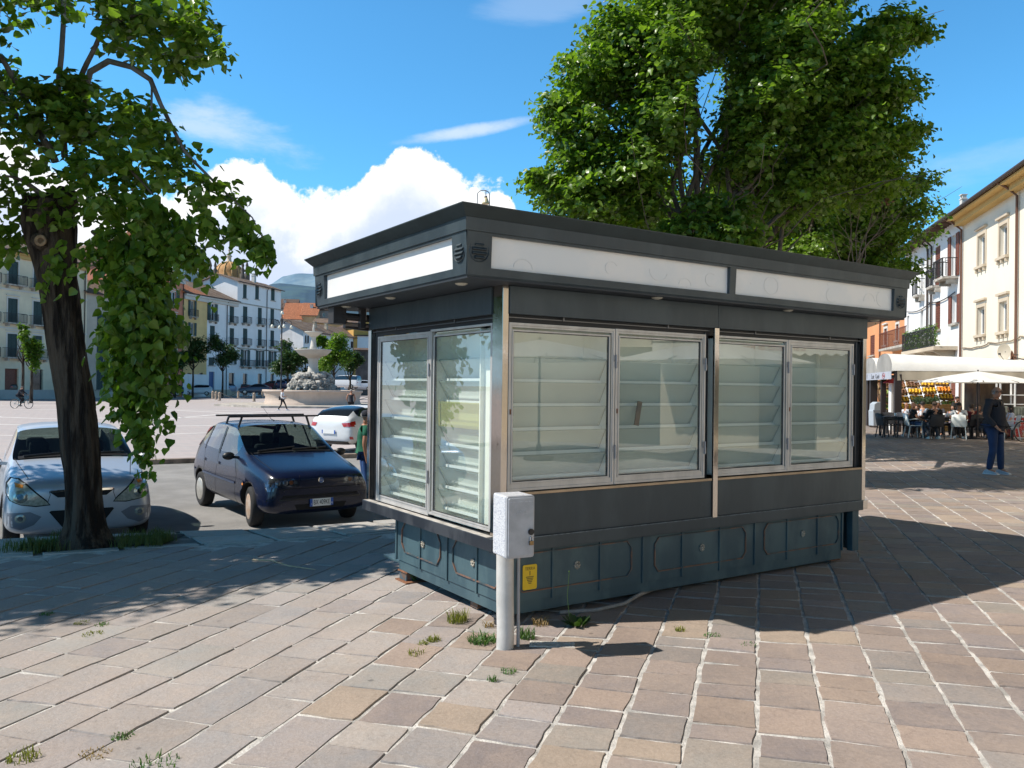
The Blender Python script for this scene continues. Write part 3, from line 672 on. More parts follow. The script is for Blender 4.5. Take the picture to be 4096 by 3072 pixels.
# rolled awning under the canopy at the back left corner
def f(b):
    b.tube([(-.16, 2.12, 2.20), (.55, 2.12, 2.18)], .033, 10); b.box(-.24, -.12, 2.09, 2.22, 2.13, 2.28); b.bar((-.1, 2.19, 2.12), (.5, 2.2, 2.08), .06, .04); b.box(.0, .05, 2.06, 2.12, 2.1, 2.28)
kb('awning_roller', f, mat('roller_dark', (.03, .028, .03), .45, var=.3, vscale=10), .004)
kb('roller_tube', lambda b: b.tube([(-.11, 2.14, 2.135), (.3, 2.145, 2.125)], .018, 10), mat('roller_cloth', (.22, .17, .12), .7, col2=(.1, .2, .42), vscale=3))
kb('roller_bracket', lambda b: b.box(.02, .06, 2.07, 2.11, 2.17, 2.27), mat('bracket_beige', (.50, .44, .38), .6), .003)

# ---------------------------------------------------------------- things fixed near the kiosk
def KW(x, y, z=0): return Vector((KC[0]+x*math.cos(KTH)-y*math.sin(KTH), KC[1]+x*math.sin(KTH)+y*math.cos(KTH), z))
p = KW(.355, BY0-.004, .3); b = MB(); b.cur = 0; Mx = TF(p, KTH)
poly = []
for cx, cz, a0 in ((.047, .073, 0), (-.047, .073, PI/2), (-.047, -.073, PI), (.047, -.073, 1.5*PI)):
    for k in range(5): a = a0+k*PI/8; poly.append((cx+.012*math.cos(a), cz+.012*math.sin(a)))
sgn = empty('earth_sign', p, KTH, label='small yellow earthing sign fixed to the kiosk base', cat='sign')
b.prism(poly, TF((0, -.002, 0)), .002); b.build('plate', mat('sign_yellow', (.80, .52, .02), .45, var=.05, vscale=20), sgn)
M_ink = mat('sign_ink', (.22, .15, .03), .6)
text('lettering', 'TERRA', .03, M_ink, sgn, TF((0, -.0035, .058), 0, PI/2), .0005, xs=.95)
b = MB(); b.box(-.003, .003, -.0036, -.002, .012, .042)
for k, hw in enumerate((.032, .028, .023, .017, .012)): b.box(-hw, hw, -.0036, -.002, -.001-k*.011, .005-k*.011)
b.build('earth_symbol', M_ink, sgn)

# electricity meter post
px = gnd(2021, 2603); post = empty('meter_post', px, 0, label='white plastic meter box with closed door on a round pale post', cat='meter box')
M_pvc = mat('pale_plastic', (.56, .535, .50), .45, var=.12, vscale=5, bump=.1, bscale=120)
def speckle():
    m = mat('moulded_fibreglass', (.62, .62, .635), .38, bump=.25, bscale=160, spec=.6); t = NT(m.node_tree); tcn = t.new('ShaderNodeTexCoord')
    n_ = t.noise(tcn.outputs['Object'], 130, 3, .6); t.link(t.mix(t.sstep(n_, .40, .52), (.36, .37, .44), (.66, .66, .67)), t.n['Principled BSDF'].inputs['Base Color']); return m
M_fib = speckle()
r_ = .0535; topz = .60-px.z
b = MB(); b.tube([(-.003, .055, -.01), (.0, .055, .1), (-.006, .056, .3), (-.009, .057, topz)], r_, 28); b.build('post', M_pvc, post)
b = MB(); b.tube([(.078, .085, -.0), (.078, .085, .16), (.076, .087, .35), (.075, .088, topz)], .0098, 10); b.tube([(.078, .085, 0), (.078, .085, .14)], .0112, 10); b.build('conduit', mat('grey_conduit', (.36, .35, .35), .5), post)
b = MB(); b.box(.05, .085, .07, .09, topz-.035, topz-.02); b.build('clip', M_pvc, post)
# box: front faces the camera, turned a little so that its left side shows
BA = rad(16); MBX = TF((-.012, .03, .92-px.z-.20), 0)
def boxpoly(w_, h_, r, n=4):
    out = []
    for cx, cz, a0 in ((w_/2-r, h_/2-r, 0), (-w_/2+r, h_/2-r, PI/2), (-w_/2+r, -h_/2+r, PI), (w_/2-r, -h_/2+r, 1.5*PI)):
        for k in range(n+1): a = a0+k*PI/2/n; out.append((cx+r*math.cos(a), cz+r*math.sin(a)))
    return out
BX = empty('x', (0, 0, 0)); bpy.data.objects.remove(BX)
A = at(1977, 2080, 4.90); Bp = at(2028, 2085, 4.72); C_ = at(2139, 2085, 4.80)   # back-left, front-left, front-right edges
fw_ = (C_-Bp).xy.length; ang = math.atan2(C_.y-Bp.y, C_.x-Bp.x); dpt = (A-Bp).xy.length*.98; cen = (Bp+C_)/2
zt = at(2080, 1984, 4.76).z; zb = at(2080, 2233, 4.76).z
Mb = Matrix.Translation(-px) @ TF((cen.x, cen.y, (zt+zb)/2), ang)
hb = zt-zb
def rbox(b, poly, y0, y1, M, fill=True): b.prism(poly, M @ TF((0, y0, 0)), y1-y0)
b = MB(); rbox(b, boxpoly(fw_, hb, .012), .028, dpt, Mb); rbox(b, boxpoly(fw_+.003, hb+.003, .014), .024, .04, Mb); bo = b.build('box', M_fib, post, bevel=.003)
b = MB(); rbox(b, boxpoly(fw_, hb, .014), .004, .026, Mb); rbox(b, boxpoly(fw_-.018, hb-.022, .010), -.003, .006, Mb); dr = b.build('door', mat('door_plastic', (.40, .40, .415), .35, var=.16, vscale=7, bump=.15, bscale=120), post, bevel=.0035)
b = MB(); b.add([Mb @ Vector(q) for q in ((-fw_/2+.012, -.0035, hb/2-.034), (fw_/2-.012, -.0035, hb/2-.034), (fw_/2-.014, .002, hb/2-.014), (-fw_/2+.014, .002, hb/2-.014))], [(0, 1, 2, 3)]); b.build('door_lip', M_fib, dr)
text('lettering', 'ENEL', .028, mat('moulded_letters', (.46, .46, .475), .35), dr, Mb @ TF((.004, -.0035, hb*.235), 0, PI/2), .0012, shear=.25, xs=1.05)
b = MB(); Mk = Mb @ TF((fw_/2-.027, -.004, -hb*.085), 0, PI/2); n = 24
for rr, z0, z1 in ((.0185, 0, .008), (.013, .008, .012)):
    vs = [Mk @ Vector((rr*math.cos(2*PI*k/n), rr*math.sin(2*PI*k/n), zz)) for zz in (z0, z1) for k in range(n)]
    b.add(vs, [tuple(range(n, 2*n))]+[(k, (k+1) % n, n+(k+1) % n, n+k) for k in range(n)], False)
b.build('lock_knob', mat('black_plastic', (.012, .012, .014), .35), dr)
pl = empty('padlock', px, 0, label='small brass padlock hanging from the meter box latch', cat='padlock')
b = MB(); Mq = Mb @ TF((fw_/2-.025, -.009, -hb*.085-.066)); b.box(-.0125, .0125, -.007, .007, -.011, .013, Mq); b.build('body', mat('brass', (.26, .17, .08), .4, metal=.7, var=.2, vscale=60), pl, .0015)
b = MB(); pts = [(-.008, .012)]+[(-.008*math.cos(k*PI/8), .03+.009*math.sin(k*PI/8)) for k in range(9)]+[(.008, .012)]; b.tube([Mq @ Vector((x, 0, z)) for x, z in pts], .0024, 7); b.build('shackle', mat('steel_shackle', (.6, .6, .62), .25, metal=1), pl)
# hatch cover beside the post
q = gnd(2215, 2583); b = MB(); Mh = TF((q.x, q.y, q.z+.003), rad(-4)); b.box(-.15, .13, -.045, .06, 0, .005, Mh)
for i in range(14):
    for j in range(5): b.box(-.143+i*.0195, -.130+i*.0195, -.04+j*.02, -.027+j*.02, .005, .0065, Mh)
b.build('hatch_cover', mat('chequer_tile', (.52, .49, .44), .8, var=.3, vscale=25), label='small chequered cover set in the paving beside the meter post', cat='hatch cover')
# hose under the kiosk
b = MB(); P_ = [KW(.62, -.08, .02), KW(.9, -.17, .02), KW(1.15, -.16, .025), KW(1.35, -.1, .05), KW(1.6, .02, .03), KW(2.0, .05, .03)]
sp = []
for i in range(len(P_)-1):
    for k in range(8): sp.append(P_[i].lerp(P_[i+1], k/8)+Vector((0, 0, gz(P_[i].x, P_[i].y))))
b.tube(sp, [.014+.0015*(i % 2) for i in range(len(sp))], 8); b.build('hose', mat('ribbed_hose', (.24, .22, .20), .6, var=.2, vscale=20), label='grey ribbed hose lying under the long side of the kiosk', cat='hose')
# ================================================================ trees
def leafmat(name, c1, c2, tr=.35, gloss=.38):
    m = bpy.data.materials.new(name); m.use_nodes = True; t = NT(m.node_tree); b = t.n['Principled BSDF']; out = t.n['Material Output']
    g = t.new('ShaderNodeNewGeometry'); tcn = t.new('ShaderNodeTexCoord')
    c = t.mix(g.outputs['Random Per Island'], c1, c2); 
    t.link(c, b.inputs['Base Color']); b.inputs['Roughness'].default_value = gloss; b.inputs['Specular IOR Level'].default_value = .45
    tl = t.new('ShaderNodeBsdfTranslucent'); t.link(t.mix(1.0, c, (1.5, 1.75, .5), 'MULTIPLY'), tl.inputs[0])
    ms = t.new('ShaderNodeMixShader'); ms.inputs[0].default_value = tr; t.link(b.outputs[0], ms.inputs[1]); t.link(tl.outputs[0], ms.inputs[2]); t.link(ms.outputs[0], out.inputs[0])
    return m
M_leaf = leafmat('linden_leaf', (.06, .125, .015), (.19, .28, .045), .44, .34)
M_leafy = leafmat('young_linden_leaf', (.07, .13, .018), (.13, .21, .03), .42)
M_leafd = leafmat('dark_leaf', (.028, .06, .018), (.06, .11, .028), .25)
M_bract = leafmat('pale_bract', (.16, .20, .07), (.22, .26, .10), .4, .5)
def barkmat():
    m = mat('bark', (.10, .078, .060), .95, col2=(.026, .02, .017), vscale=11, streak=(1, 1, .13), bump=1, bscale=30, spec=.15); m.node_tree.nodes['Bump'].inputs['Distance'].default_value = .06
    return m
M_bark = barkmat(); M_twig = mat('twig_bark', (.10, .08, .06), .85, var=.3, vscale=8)
LEAF = np.array([(0, 0, 0), (.42, .06, .10), (.50, .42, .13), (.24, .80, .06), (0, 1.08, -.10), (-.24, .80, .06), (-.50, .42, .13), (-.42, .06, .10)], float)
LF = [(0, 1, 2, 3), (0, 3, 4), (0, 4, 5), (0, 5, 6, 7)]
LEAF_S = np.array([(0, 0, 0), (.45, .35, .12), (0, 1.05, -.08), (-.45, .35, .12)], float); LFS = [(0, 1, 2), (0, 2, 3)]
BR = np.array([(0, 0, 0), (.11, .3, .03), (.1, .9, .02), (0, 1.15, 0), (-.1, .9, .02), (-.11, .3, .03)], float); LBR = [(0, 1, 2, 3, 4, 5)]
def scatter(name, P, D, N, S, m, parent, tmpl=(LEAF, LF)):
    """leaves at points P, growing along D, facing N, of size S"""
    T, F = tmpl; n = len(P); D = D/np.linalg.norm(D, axis=1, keepdims=True)
    X = np.cross(D, N); X /= np.linalg.norm(X, axis=1, keepdims=True)+1e-9; Nn = np.cross(X, D)
    V = P[:, None, :]+S[:, None, None]*(T[None, :, 0:1]*X[:, None, :]+T[None, :, 1:2]*D[:, None, :]+T[None, :, 2:3]*Nn[:, None, :])
    k = len(T); V = V.reshape(-1, 3)
    loops = []; starts = []; tot = []; c = 0
    for f in F: tot.append(len(f))
    base = np.concatenate([np.array(f) for f in F]); L = len(base)
    li = (base[None, :]+(np.arange(n)*k)[:, None]).ravel().astype(np.int32)
    st = np.concatenate([[0], np.cumsum(tot)[:-1]]); st = (st[None, :]+(np.arange(n)*L)[:, None]).ravel().astype(np.int32)
    me = bpy.data.meshes.new(name); me.vertices.add(len(V)); me.vertices.foreach_set('co', V.ravel().astype(np.float32))
    me.loops.add(len(li)); me.loops.foreach_set('vertex_index', li); me.polygons.add(len(st)); me.polygons.foreach_set('loop_start', st)
    me.polygons.foreach_set('loop_total', np.tile(tot, n).astype(np.int32)); me.materials.append(m); me.update(calc_edges=True)
    o = bpy.data.objects.new(name, me); COL.objects.link(o); o.parent = parent; return o
def sprays(blobs, ntw, lpt, size, axis, droop=.35, tlen=.5, shell=.45, up=.5, hang=.75, rng=RNG, jitter=.5):
    """twigs start inside the blobs and run outwards; leaves sit alternately along each twig"""
    C = np.array([b[0] for b in blobs], float); R = np.array([b[1] for b in blobs], float)
    wgt = np.array([(b[2] if len(b) > 2 else 1)*(b[1][0]*b[1][1]*b[1][2])**(.72) for b in blobs]); wgt /= wgt.sum()
    idx = rng.choice(len(blobs), ntw, p=wgt)
    d = rng.normal(size=(ntw, 3)); d /= np.linalg.norm(d, axis=1, keepdims=True)
    r = (shell+(1-shell)*rng.random(ntw)**.6)[:, None]*(rng.random(ntw)[:, None]**.12)
    P0 = C[idx]+d*R[idx]*r
    ax = np.array(axis, float); out = P0-ax; out[:, 2] *= .55
    out /= np.linalg.norm(out, axis=1, keepdims=True)+1e-9
    dirn = out+rng.normal(size=(ntw, 3))*jitter+d*.35; dirn[:, 2] -= droop*.3; dirn /= np.linalg.norm(dirn, axis=1, keepdims=True)
    ln = tlen*(.5+rng.random(ntw)); LP = []; LD = []; LN = []; LS = []; TW = []
    P0 = P0-dirn*(ln*.62)[:, None]
    sidev = np.cross(dirn, np.array([0, 0, 1.])); sidev /= np.linalg.norm(sidev, axis=1, keepdims=True)+1e-9
    for k in range(lpt):
        t = (k+.6)/lpt
        p = P0+dirn*(ln*t)[:, None]; p[:, 2] -= droop*ln*t*t
        s = 1 if k % 2 else -1
        sg = sidev*s+dirn*.45+rng.normal(size=(ntw, 3))*.38; sg[:, 2] -= hang*(.5+.7*rng.random(ntw))
        nn = rng.normal(size=(ntw, 3))*.55+d*.5; nn[:, 2] += up+.4
        LP.append(p+rng.normal(size=p.shape)*.012); LD.append(sg); LN.append(nn); LS.append(size*(.62+.6*rng.random(ntw))*(1-.25*t))
        TW.append(p)
    return np.concatenate(LP), np.concatenate(LD), np.concatenate(LN), np.concatenate(LS), P0, TW
def limb(b, a, c, r0, r1, n=7, wob=.12, sag=0, seg=7):
    a = Vector(a); c = Vector(c); L = (c-a).length; P = []; R = []
    o = Vector((random.uniform(-1, 1), random.uniform(-1, 1), random.uniform(-1, 1)))
    for i in range(seg+1):
        t = i/seg; w_ = math.sin(PI*t)*wob*L
        P.append(a.lerp(c, t)+Vector((mnoise.noise(o+Vector((t*2, 0, 0))), mnoise.noise(o+Vector((0, t*2, 5))), mnoise.noise(o+Vector((3, 0, t*2)))))*w_*1.6+Vector((0, 0, sag*L*math.sin(PI*t))))
        R.append(r0+(r1-r0)*t)
    b.tube(P, R, n, cap=False); return P
def trunkmesh(b, path, radii, n=18, ridge=.12, flare=0):
    """ridged bark: the section wobbles and its ridges run up the trunk"""
    vs = []; P = [Vector(p) for p in path]; K = 10; Q = []; RR = []
    for i in range(len(P)-1):
        for k in range(K): t = k/K; Q.append(P[i].lerp(P[i+1], t)); RR.append(radii[i]+(radii[i+1]-radii[i])*t)
    Q.append(P[-1]); RR.append(radii[-1])
    # smooth the path
    for _ in range(3): Q = [Q[0]]+[(Q[i-1]+Q[i]*2+Q[i+1])/4 for i in range(1, len(Q)-1)]+[Q[-1]]; RR = [RR[0]]+[(RR[i-1]+RR[i]*2+RR[i+1])/4 for i in range(1, len(RR)-1)]+[RR[-1]]
    N = n*3
    for i, q in enumerate(Q):
        for k in range(N):
            a = 2*PI*k/N; z = q.z
            rr = RR[i]*(1+ridge*mnoise.fractal(Vector((math.cos(a)*3.2, math.sin(a)*3.2, z*.9)), .8, 2, 3)*1.2+ridge*.45*abs(math.sin(a*11+2*mnoise.noise(Vector((z*1.3, a, 0)))*2)))
            if flare: rr *= 1+flare*max(0, 1-(z-Q[0].z)/.45)**2*(1+.35*math.sin(5*a+1))
            vs.append(q+Vector((math.cos(a)*rr, math.sin(a)*rr, 0)))
    fs = [(i*N+k, i*N+(k+1) % N, (i+1)*N+(k+1) % N, (i+1)*N+k) for i in range(len(Q)-1) for k in range(N)]+[tuple((len(Q)-1)*N+k for k in range(N))]
    b.add(vs, fs, True)
def pb(x, y, d, rx, ry, rz=None, wt=1):      # blob given where it shows in the photo (overview pixels) and how far away it stands
    k = 1.8517*d/FPX; return (tuple(at(x*1.8517, y*1.8517, d)), (rx*k, (rz if rz else (rx+ry)/2*k), ry*k), wt)
def local(blobs, o): return [((b[0][0]-o.x, b[0][1]-o.y, b[0][2]-o.z), *b[1:]) for b in blobs]

# --- linden beside the silver car
T1 = gnd(352, 2182); tree1 = empty('linden_tree', T1, label='old pollarded linden with dark leaning trunk standing in front of the silver car', cat='tree')
P1 = [at(355, 2205, 8.42), at(345, 2110, 8.45), at(335, 1950, 8.45), at(308, 1650, 8.42), at(262, 1350, 8.4), at(222, 1080, 8.4), at(195, 900, 8.4), at(190, 800, 8.4)]
b = MB(); trunkmesh(b, [p-T1 for p in P1], [.215, .18, .165, .155, .155, .17, .24, .20], 18, .17, .32)
b.smooth = False; b.sphere(at(165, 965, 8.22)-T1, .10, 12, 9, jit=.08); b.sphere(at(215, 850, 8.3)-T1, .2, 12, 9, jit=.12); b.sphere(at(260, 800, 8.4)-T1, .14, 10, 8, jit=.12)
b.build('trunk', M_bark, tree1)
b = MB(); b.lathe([(.03, 0), (.055, .01), (.06, .0)], 12, (0, 0, 0)); o = b.build('pruning_scar', mat('cut_wood', (.25, .17, .10), .8, var=.3, vscale=20), tree1); o.location = at(162, 962, 8.115)-T1; o.rotation_euler = (PI/2, 0, .15)
def q_(x, y, d): return at(x*1.8517, y*1.8517, d)-T1
b = MB()
for a, c, r0, r1, sg in (((140, 340, 8.4), (133, -60, 8.3), .034, .022, 0), ((120, 350, 8.4), (30, 170, 8.2), .04, .03, 0), ((30, 170, 8.2), (-40, 60, 8.1), .03, .02, 0), ((100, 330, 8.4), (-20, 140, 8.5), .028, .02, 0), ((150, 300, 8.4), (175, 190, 8.3), .05, .04, 0), ((160, 200, 8.35), (222, 60, 8.1), .03, .02, .04), ((222, 60, 8.1), (430, 30, 7.9), .022, .008, .08), ((222, 60, 8.1), (330, -60, 8.0), .02, .01, .05), ((180, 300, 8.3), (330, 420, 7.9), .03, .01, .1), ((190, 430, 8.35), (330, 620, 7.95), .028, .01, .12), ((200, 500, 8.35), (300, 760, 8.0), .022, .008, .15), ((90, 420, 8.3), (10, 380, 8.1), .03, .01, .1)):
    limb(b, q_(*a), q_(*c), r0, r1, 7, .05, sg)
arch = [q_(182, 300, 8.35), q_(183, 200, 8.3), (q_(195, 155, 8.25)), q_(235, 132, 8.15), q_(285, 145, 8.05), q_(325, 172, 8.0), q_(347, 225, 7.95), q_(400, 330, 7.9), q_(470, 400, 7.85), q_(545, 470, 7.8), q_(580, 540, 7.78)]
b.tube(arch, [.036, .034, .032, .03, .028, .026, .022, .017, .012, .007, .004], 8); b.tube([q_(325, 172, 8.0), q_(328, 190, 8.0), q_(327, 250, 8.0)], [.015, .012, .01], 6)
b.build('branches', mat('smooth_bark', (.17, .15, .13), .7, col2=(.09, .075, .06), vscale=5, bump=.3, bscale=30), tree1)
B1 = [pb(x, y, d, rx, ry, rz*1.4, w_) for x, y, d, rx, ry, rz, w_ in (
 (350, 10, 8.0, 130, 70, .6, 1.2), (80, -60, 8.6, 90, 60, .7, 1.0), (-110, 120, 8.1, 120, 130, .8, 1.3), (-90, -80, 8.2, 150, 100, .8, 1.3), (60, -220, 8.3, 180, 90, .8, 1.3), (-100, 330, 8.0, 70, 90, .6, 1), (-240, 40, 8.2, 120, 150, .8, 1.2),  (270, 60, 8.1, 75, 50, .5, 1), (430, 70, 7.95, 55, 50, .35, 1.4), (490, 115, 7.9, 26, 22, .15, 2), (360, 110, 8.0, 75, 40, .4, 1.2),
 (250, 0, 8.1, 60, 40, .4, 1), (130, 5, 8.2, 22, 18, .15, 1.4), (10, 60, 8.2, 22, 28, .15, 1.6), (55, 110, 8.2, 16, 26, .1, 1.5),
 (110, 205, 8.3, 70, 40, .4, 1.3), (60, 260, 8.2, 60, 45, .4, 1.2), (40, 330, 8.2, 45, 50, .3, 1.1), (25, 430, 8.2, 30, 60, .3, 1.2), (15, 500, 8.2, 25, 30, .2, 1.2),
 (190, 250, 8.2, 80, 60, .5, 1.2), (290, 235, 8.0, 80, 50, .45, 1.2), (350, 280, 7.95, 60, 45, .4, 1.2), (170, 350, 8.1, 100, 70, .45, 1), (280, 340, 8.0, 90, 70, .5, 1.1), (370, 350, 7.9, 55, 50, .35, 1.3),
 (430, 390, 7.85, 55, 40, .3, 1.3), (490, 420, 7.82, 42, 42, .22, 1.4), (530, 470, 7.8, 28, 34, .16, 1.8), (572, 520, 7.78, 18, 26, .1, 2.5), (460, 475, 7.85, 25, 28, .2, 1.2),
 (240, 440, 8.05, 80, 60, .4, 1), (330, 460, 7.95, 60, 50, .35, 1.2), (395, 515, 7.9, 38, 34, .25, 1.5), (425, 545, 7.9, 20, 18, .15, 1.8),
 (250, 540, 8.05, 70, 60, .4, 1.1), (320, 570, 7.95, 55, 60, .35, 1.2), (300, 640, 7.95, 75, 55, .35, 1.2), (355, 690, 7.9, 45, 40, .3, 1.4), (270, 710, 8.0, 60, 55, .3, 1.2), (335, 760, 7.9, 50, 45, .28, 1.3), (280, 800, 7.95, 50, 50, .25, 1.3), (340, 830, 7.9, 38, 36, .2, 1.5), (275, 870, 7.95, 32, 32, .2, 1.6), (310, 910, 7.9, 20, 40, .12, 1.8), (308, 960, 7.9, 13, 26, .08, 2), (120, 430, 8.05, 60, 55, .2, .8), (110, 560, 8.1, 30, 50, .1, .5))]
B1 += [((-5.4, 7.3, 4.6), (.6, .5, .8), 1.6), ((-5.0, 7.0, 5.4), (.6, .5, .7), 1.6), ((-4.95, 6.95, 3.9), (.45, .5, .6), 1.6), ((-5.9, 6.6, 4.7), (.8, .55, .9), 1.6), ((-5.3, 7.8, 6.1), (.8, .6, .6), 1.4), ((-5.8, 7.6, 5.2), (.8, .6, .8), 1.4), ((-5.6, 6.6, 3.8), (.6, .5, .5), 1.4)]
Ba = local(B1, T1); up_ = [x for x, y in zip(Ba, B1) if y[0][2] > 3.3]; lo_ = [x for x, y in zip(Ba, B1) if y[0][2] <= 3.3]
r1 = np.random.default_rng(3)
for bl, n_, dr, hg in ((up_, 2300, .35, .7), (lo_, 700, .9, 1.5)):
    P, D, N, S, P0, TW = sprays(bl, n_, 6, .105, (0, .2, 3.0), dr, .34, .2, .45, hg, r1)
    scatter('crown', P, D, N, S, M_leaf, tree1)
P, D, N, S, P0, TW = sprays(lo_+up_[:12], 180, 2, .075, (0, .2, 3.0), .9, .3, .5, .2, 2.0, r1); scatter('bracts', P, D, N, S, M_bract, tree1, (BR, LBR))
# fresh shoots round the pollard head
sh = [pb(x, y, 8.15, rx, ry, .3, 1) for x, y, rx, ry in ((120, 215, 50, 22), (170, 180, 40, 18), (95, 190, 30, 15), (150, 260, 50, 30))]
P, D, N, S, P0, TW = sprays(local(sh, T1), 70, 6, .12, (0, .2, 2.6), .2, .3, .3, .7, .5, r1); scatter('shoots', P, D, N, S, M_leafy, tree1)

# --- big linden behind the kiosk
def big_tree(name, o, tops, blobs, nt, lpt, size, label, ivy=None, tlen=.55, m=None, trunk_r=.2, seed=5, bare=None, head=2.6):
    tr = empty(name, o, label=label, cat='tree', group='lindens along the pavement')
    rg = np.random.default_rng(seed); b = MB()
    trunkmesh(b, [(0, 0, -.1), (.03, 0, 1), (.0, .05, head*.8), (.02, .0, head+.5)], [trunk_r*1.15, trunk_r*.95, trunk_r*.95, trunk_r*1.25], 14, .1, .3); b.build('trunk', M_bark, tr)
    b = MB(); bl = local(blobs, o); L = sorted(bl, key=lambda q: -q[1][0])[:14]
    for q in L:
        P = limb(b, (random.uniform(-.1, .1), random.uniform(-.1, .1), head+random.uniform(-.2, .5)), q[0], trunk_r*.32, .018, 7, .14, .03)
        for _ in range(5):
            s = P[random.randint(2, len(P)-1)]; e = Vector(q[0])+Vector((random.gauss(0, 1)*q[1][0], random.gauss(0, 1)*q[1][1], random.gauss(0, 1)*q[1][2]))*.6
            limb(b, s, e, .016, .005, 5, .15, .02, 5)
    for t_ in tops: limb(b, (0, 0, head), Vector(t_)-o, trunk_r*.35, .02, 7, .1)
    b.build('branches', M_twig, tr)
    P, D, N, S, P0, TW = sprays(bl, nt, lpt, size, (0, 0, head+1), .3, tlen, .35, .5, .6, rg, .42); scatter('crown', P, D, N, S, m or M_leaf, tr)
    P, D, N, S, P0, TW = sprays(bl, nt//8, 3, size*.75, (0, 0, head+1), .6, tlen, .6, .4, 1.6, rg); scatter('bracts', P, D, N, S, M_bract, tr, (BR, LBR))
    if ivy:
        P, D, N, S, P0, TW = sprays(local(ivy, o), 260, 7, size*1.15, (0, .8, head-1), .5, .3, .5, .5, 1.0, rg); scatter('shoots', P, D, N, S, M_leafy, tr)
    return tr
T2 = Vector((3.8, 14.3, gz(3.8, 14.3)))
B2 = [pb(x, y, (d+.35*rz)*1.13, rx, ry, rz*1.9, w_) for x, y, d, rx, ry, rz, w_ in (
 (1330, 90, 12.2, 95, 75, .8, 1.1), (1270, 170, 12.2, 85, 55, .8, 1.2), (1210, 235, 12.2, 60, 30, .5, 1.5), (1260, 290, 12.2, 85, 45, .8, 1.2), (1240, 350, 12.2, 60, 30, .6, 1), (1165, 380, 12.2, 52, 20, .35, 2), (1230, 410, 12.1, 85, 30, .6, 1.4), (1270, 450, 12.1, 85, 32, .6, 1.3), (1350, 380, 12.1, 90, 75, .9, 1), (1370, 460, 12.3, 60, 40, .6, .9),
 (1420, 150, 12.0, 110, 100, 1.1, 1.1), (1410, 270, 11.9, 90, 80, 1.0, 1.0), (1480, 30, 12.2, 150, 90, 1.3, 1.1), (1620, 0, 12.6, 150, 90, 1.4, 1), (1600, -110, 12.8, 240, 90, 1.8, .9), (1680, 120, 12.0, 120, 85, 1.1, 1.1), (1650, 230, 11.9, 110, 70, 1.0, 1.1), (1610, 330, 12.2, 90, 70, .9, .8),
 (1760, 40, 12.8, 75, 80, 1.0, .8), (1780, 200, 12.3, 100, 80, 1.0, 1.1), (1860, 130, 12.2, 70, 60, .7, 1.2), (1900, 70, 12.2, 62, 45, .5, 1.4), (1965, 62, 12.2, 50, 24, .3, 2.2), (1880, 215, 12.4, 80, 60, .8, 1.2), (1950, 195, 12.4, 35, 20, .3, 1.6), (1780, 330, 12.4, 110, 80, 1.1, 1), (1890, 310, 12.6, 85, 50, .8, 1.2), (1965, 285, 12.6, 30, 18, .3, 1.6), (1700, 420, 12.8, 110, 65, 1.0, .8), (1860, 390, 13, 100, 50, .9, 1))]
big_tree('linden_tree', T2, [at(2780, 100, 14.2), at(2900, 300, 13.8), at(2650, 200, 14)], B2, 10500, 8, .113, 'tall spreading linden rising behind the long side of the kiosk', [pb(1560, 440, 13.5, 90, 50, .5), pb(1500, 490, 13.4, 90, 45, .5), pb(1590, 500, 13.3, 70, 45, .5), pb(1450, 520, 13.4, 80, 35, .4)])
T3 = Vector((7.6, 18.6, gz(7.6, 18.6)))
B3 = [pb(x, y, d, rx, ry, rz*1.6, w_) for x, y, d, rx, ry, rz, w_ in (
 (1990, 380, 18.4, 40, 14, .5, 2.2), (1940, 400, 18.4, 70, 25, .8, 1.4), (1960, 455, 18.4, 55, 18, .7, 1.6), (1900, 440, 18.5, 90, 40, 1.2, 1), (1930, 510, 18.5, 60, 25, .8, 1.3), (1870, 520, 18.6, 90, 50, 1.2, 1), (1800, 480, 18.6, 100, 70, 1.5, .9), (1750, 540, 18.4, 110, 40, 1.3, .9), (1890, 570, 18.3, 70, 25, .9, 1.4), (1960, 575, 18.2, 30, 14, .4, 1.8), (1880, 640, 18.3, 30, 25, .5, 1.3), (1820, 330, 19, 120, 90, 1.8, .8), (1700, 300, 19, 160, 120, 2, .6), (1700, 150, 19, 160, 120, 2, .5), (1820, 600, 18.5, 70, 30, 1, 1))]
t3 = big_tree('linden_tree', T3, [], B3, 2900, 8, .11, 'second linden further back, its crown showing between the big linden and the pale houses', None, .7, seed=9)
b = MB()   # bare dead shoots on the near side of its trunk
bo_ = at(3420, 1090, 15.5)-T3
for x, y in ((3440, 790), (3490, 850), (3530, 800), (3560, 780), (3400, 830), (3380, 900), (3600, 860), (3330, 930), (3470, 930)):
    e = at(x, y, 15.2+random.uniform(-.4, .4))-T3; P = limb(b, bo_+Vector((random.gauss(0, .12), 0, 0)), e, .011, .003, 5, .06)
    for k in range(5): s = P[random.randint(3, 6)]; limb(b, s, s+(e-bo_)*.22+Vector((random.gauss(0, .18), random.gauss(0, .1), random.gauss(0, .1))), .006, .002, 4, .1, 0, 4)
b.tube([(.0, 0, 2.9), bo_*.6, bo_], [.08, .05, .035], 7)
b.build('dead_shoots', mat('dead_twig', (.17, .135, .11), .85), t3)
P = np.array([tuple(at(3555, 800, 15.2)-T3+Vector((random.gauss(0, .05), random.gauss(0, .05), random.gauss(0, .06)))) for _ in range(40)]); scatter('dead_leaves', P, RNG.normal(size=P.shape), RNG.normal(size=P.shape), np.full(len(P), .05), mat('dead_leaf', (.22, .12, .07), .8), t3)
def crownset(o, n, r, z, rz):
    out = []
    for k in range(n):
        a = 2.4*k; q = math.sqrt((k+.5)/n); out.append(((o.x+math.cos(a)*r*q, o.y+math.sin(a)*r*q, z+random.uniform(-.5, .5)*rz), (r*.55, r*.55, rz*.6), 1))
    return out
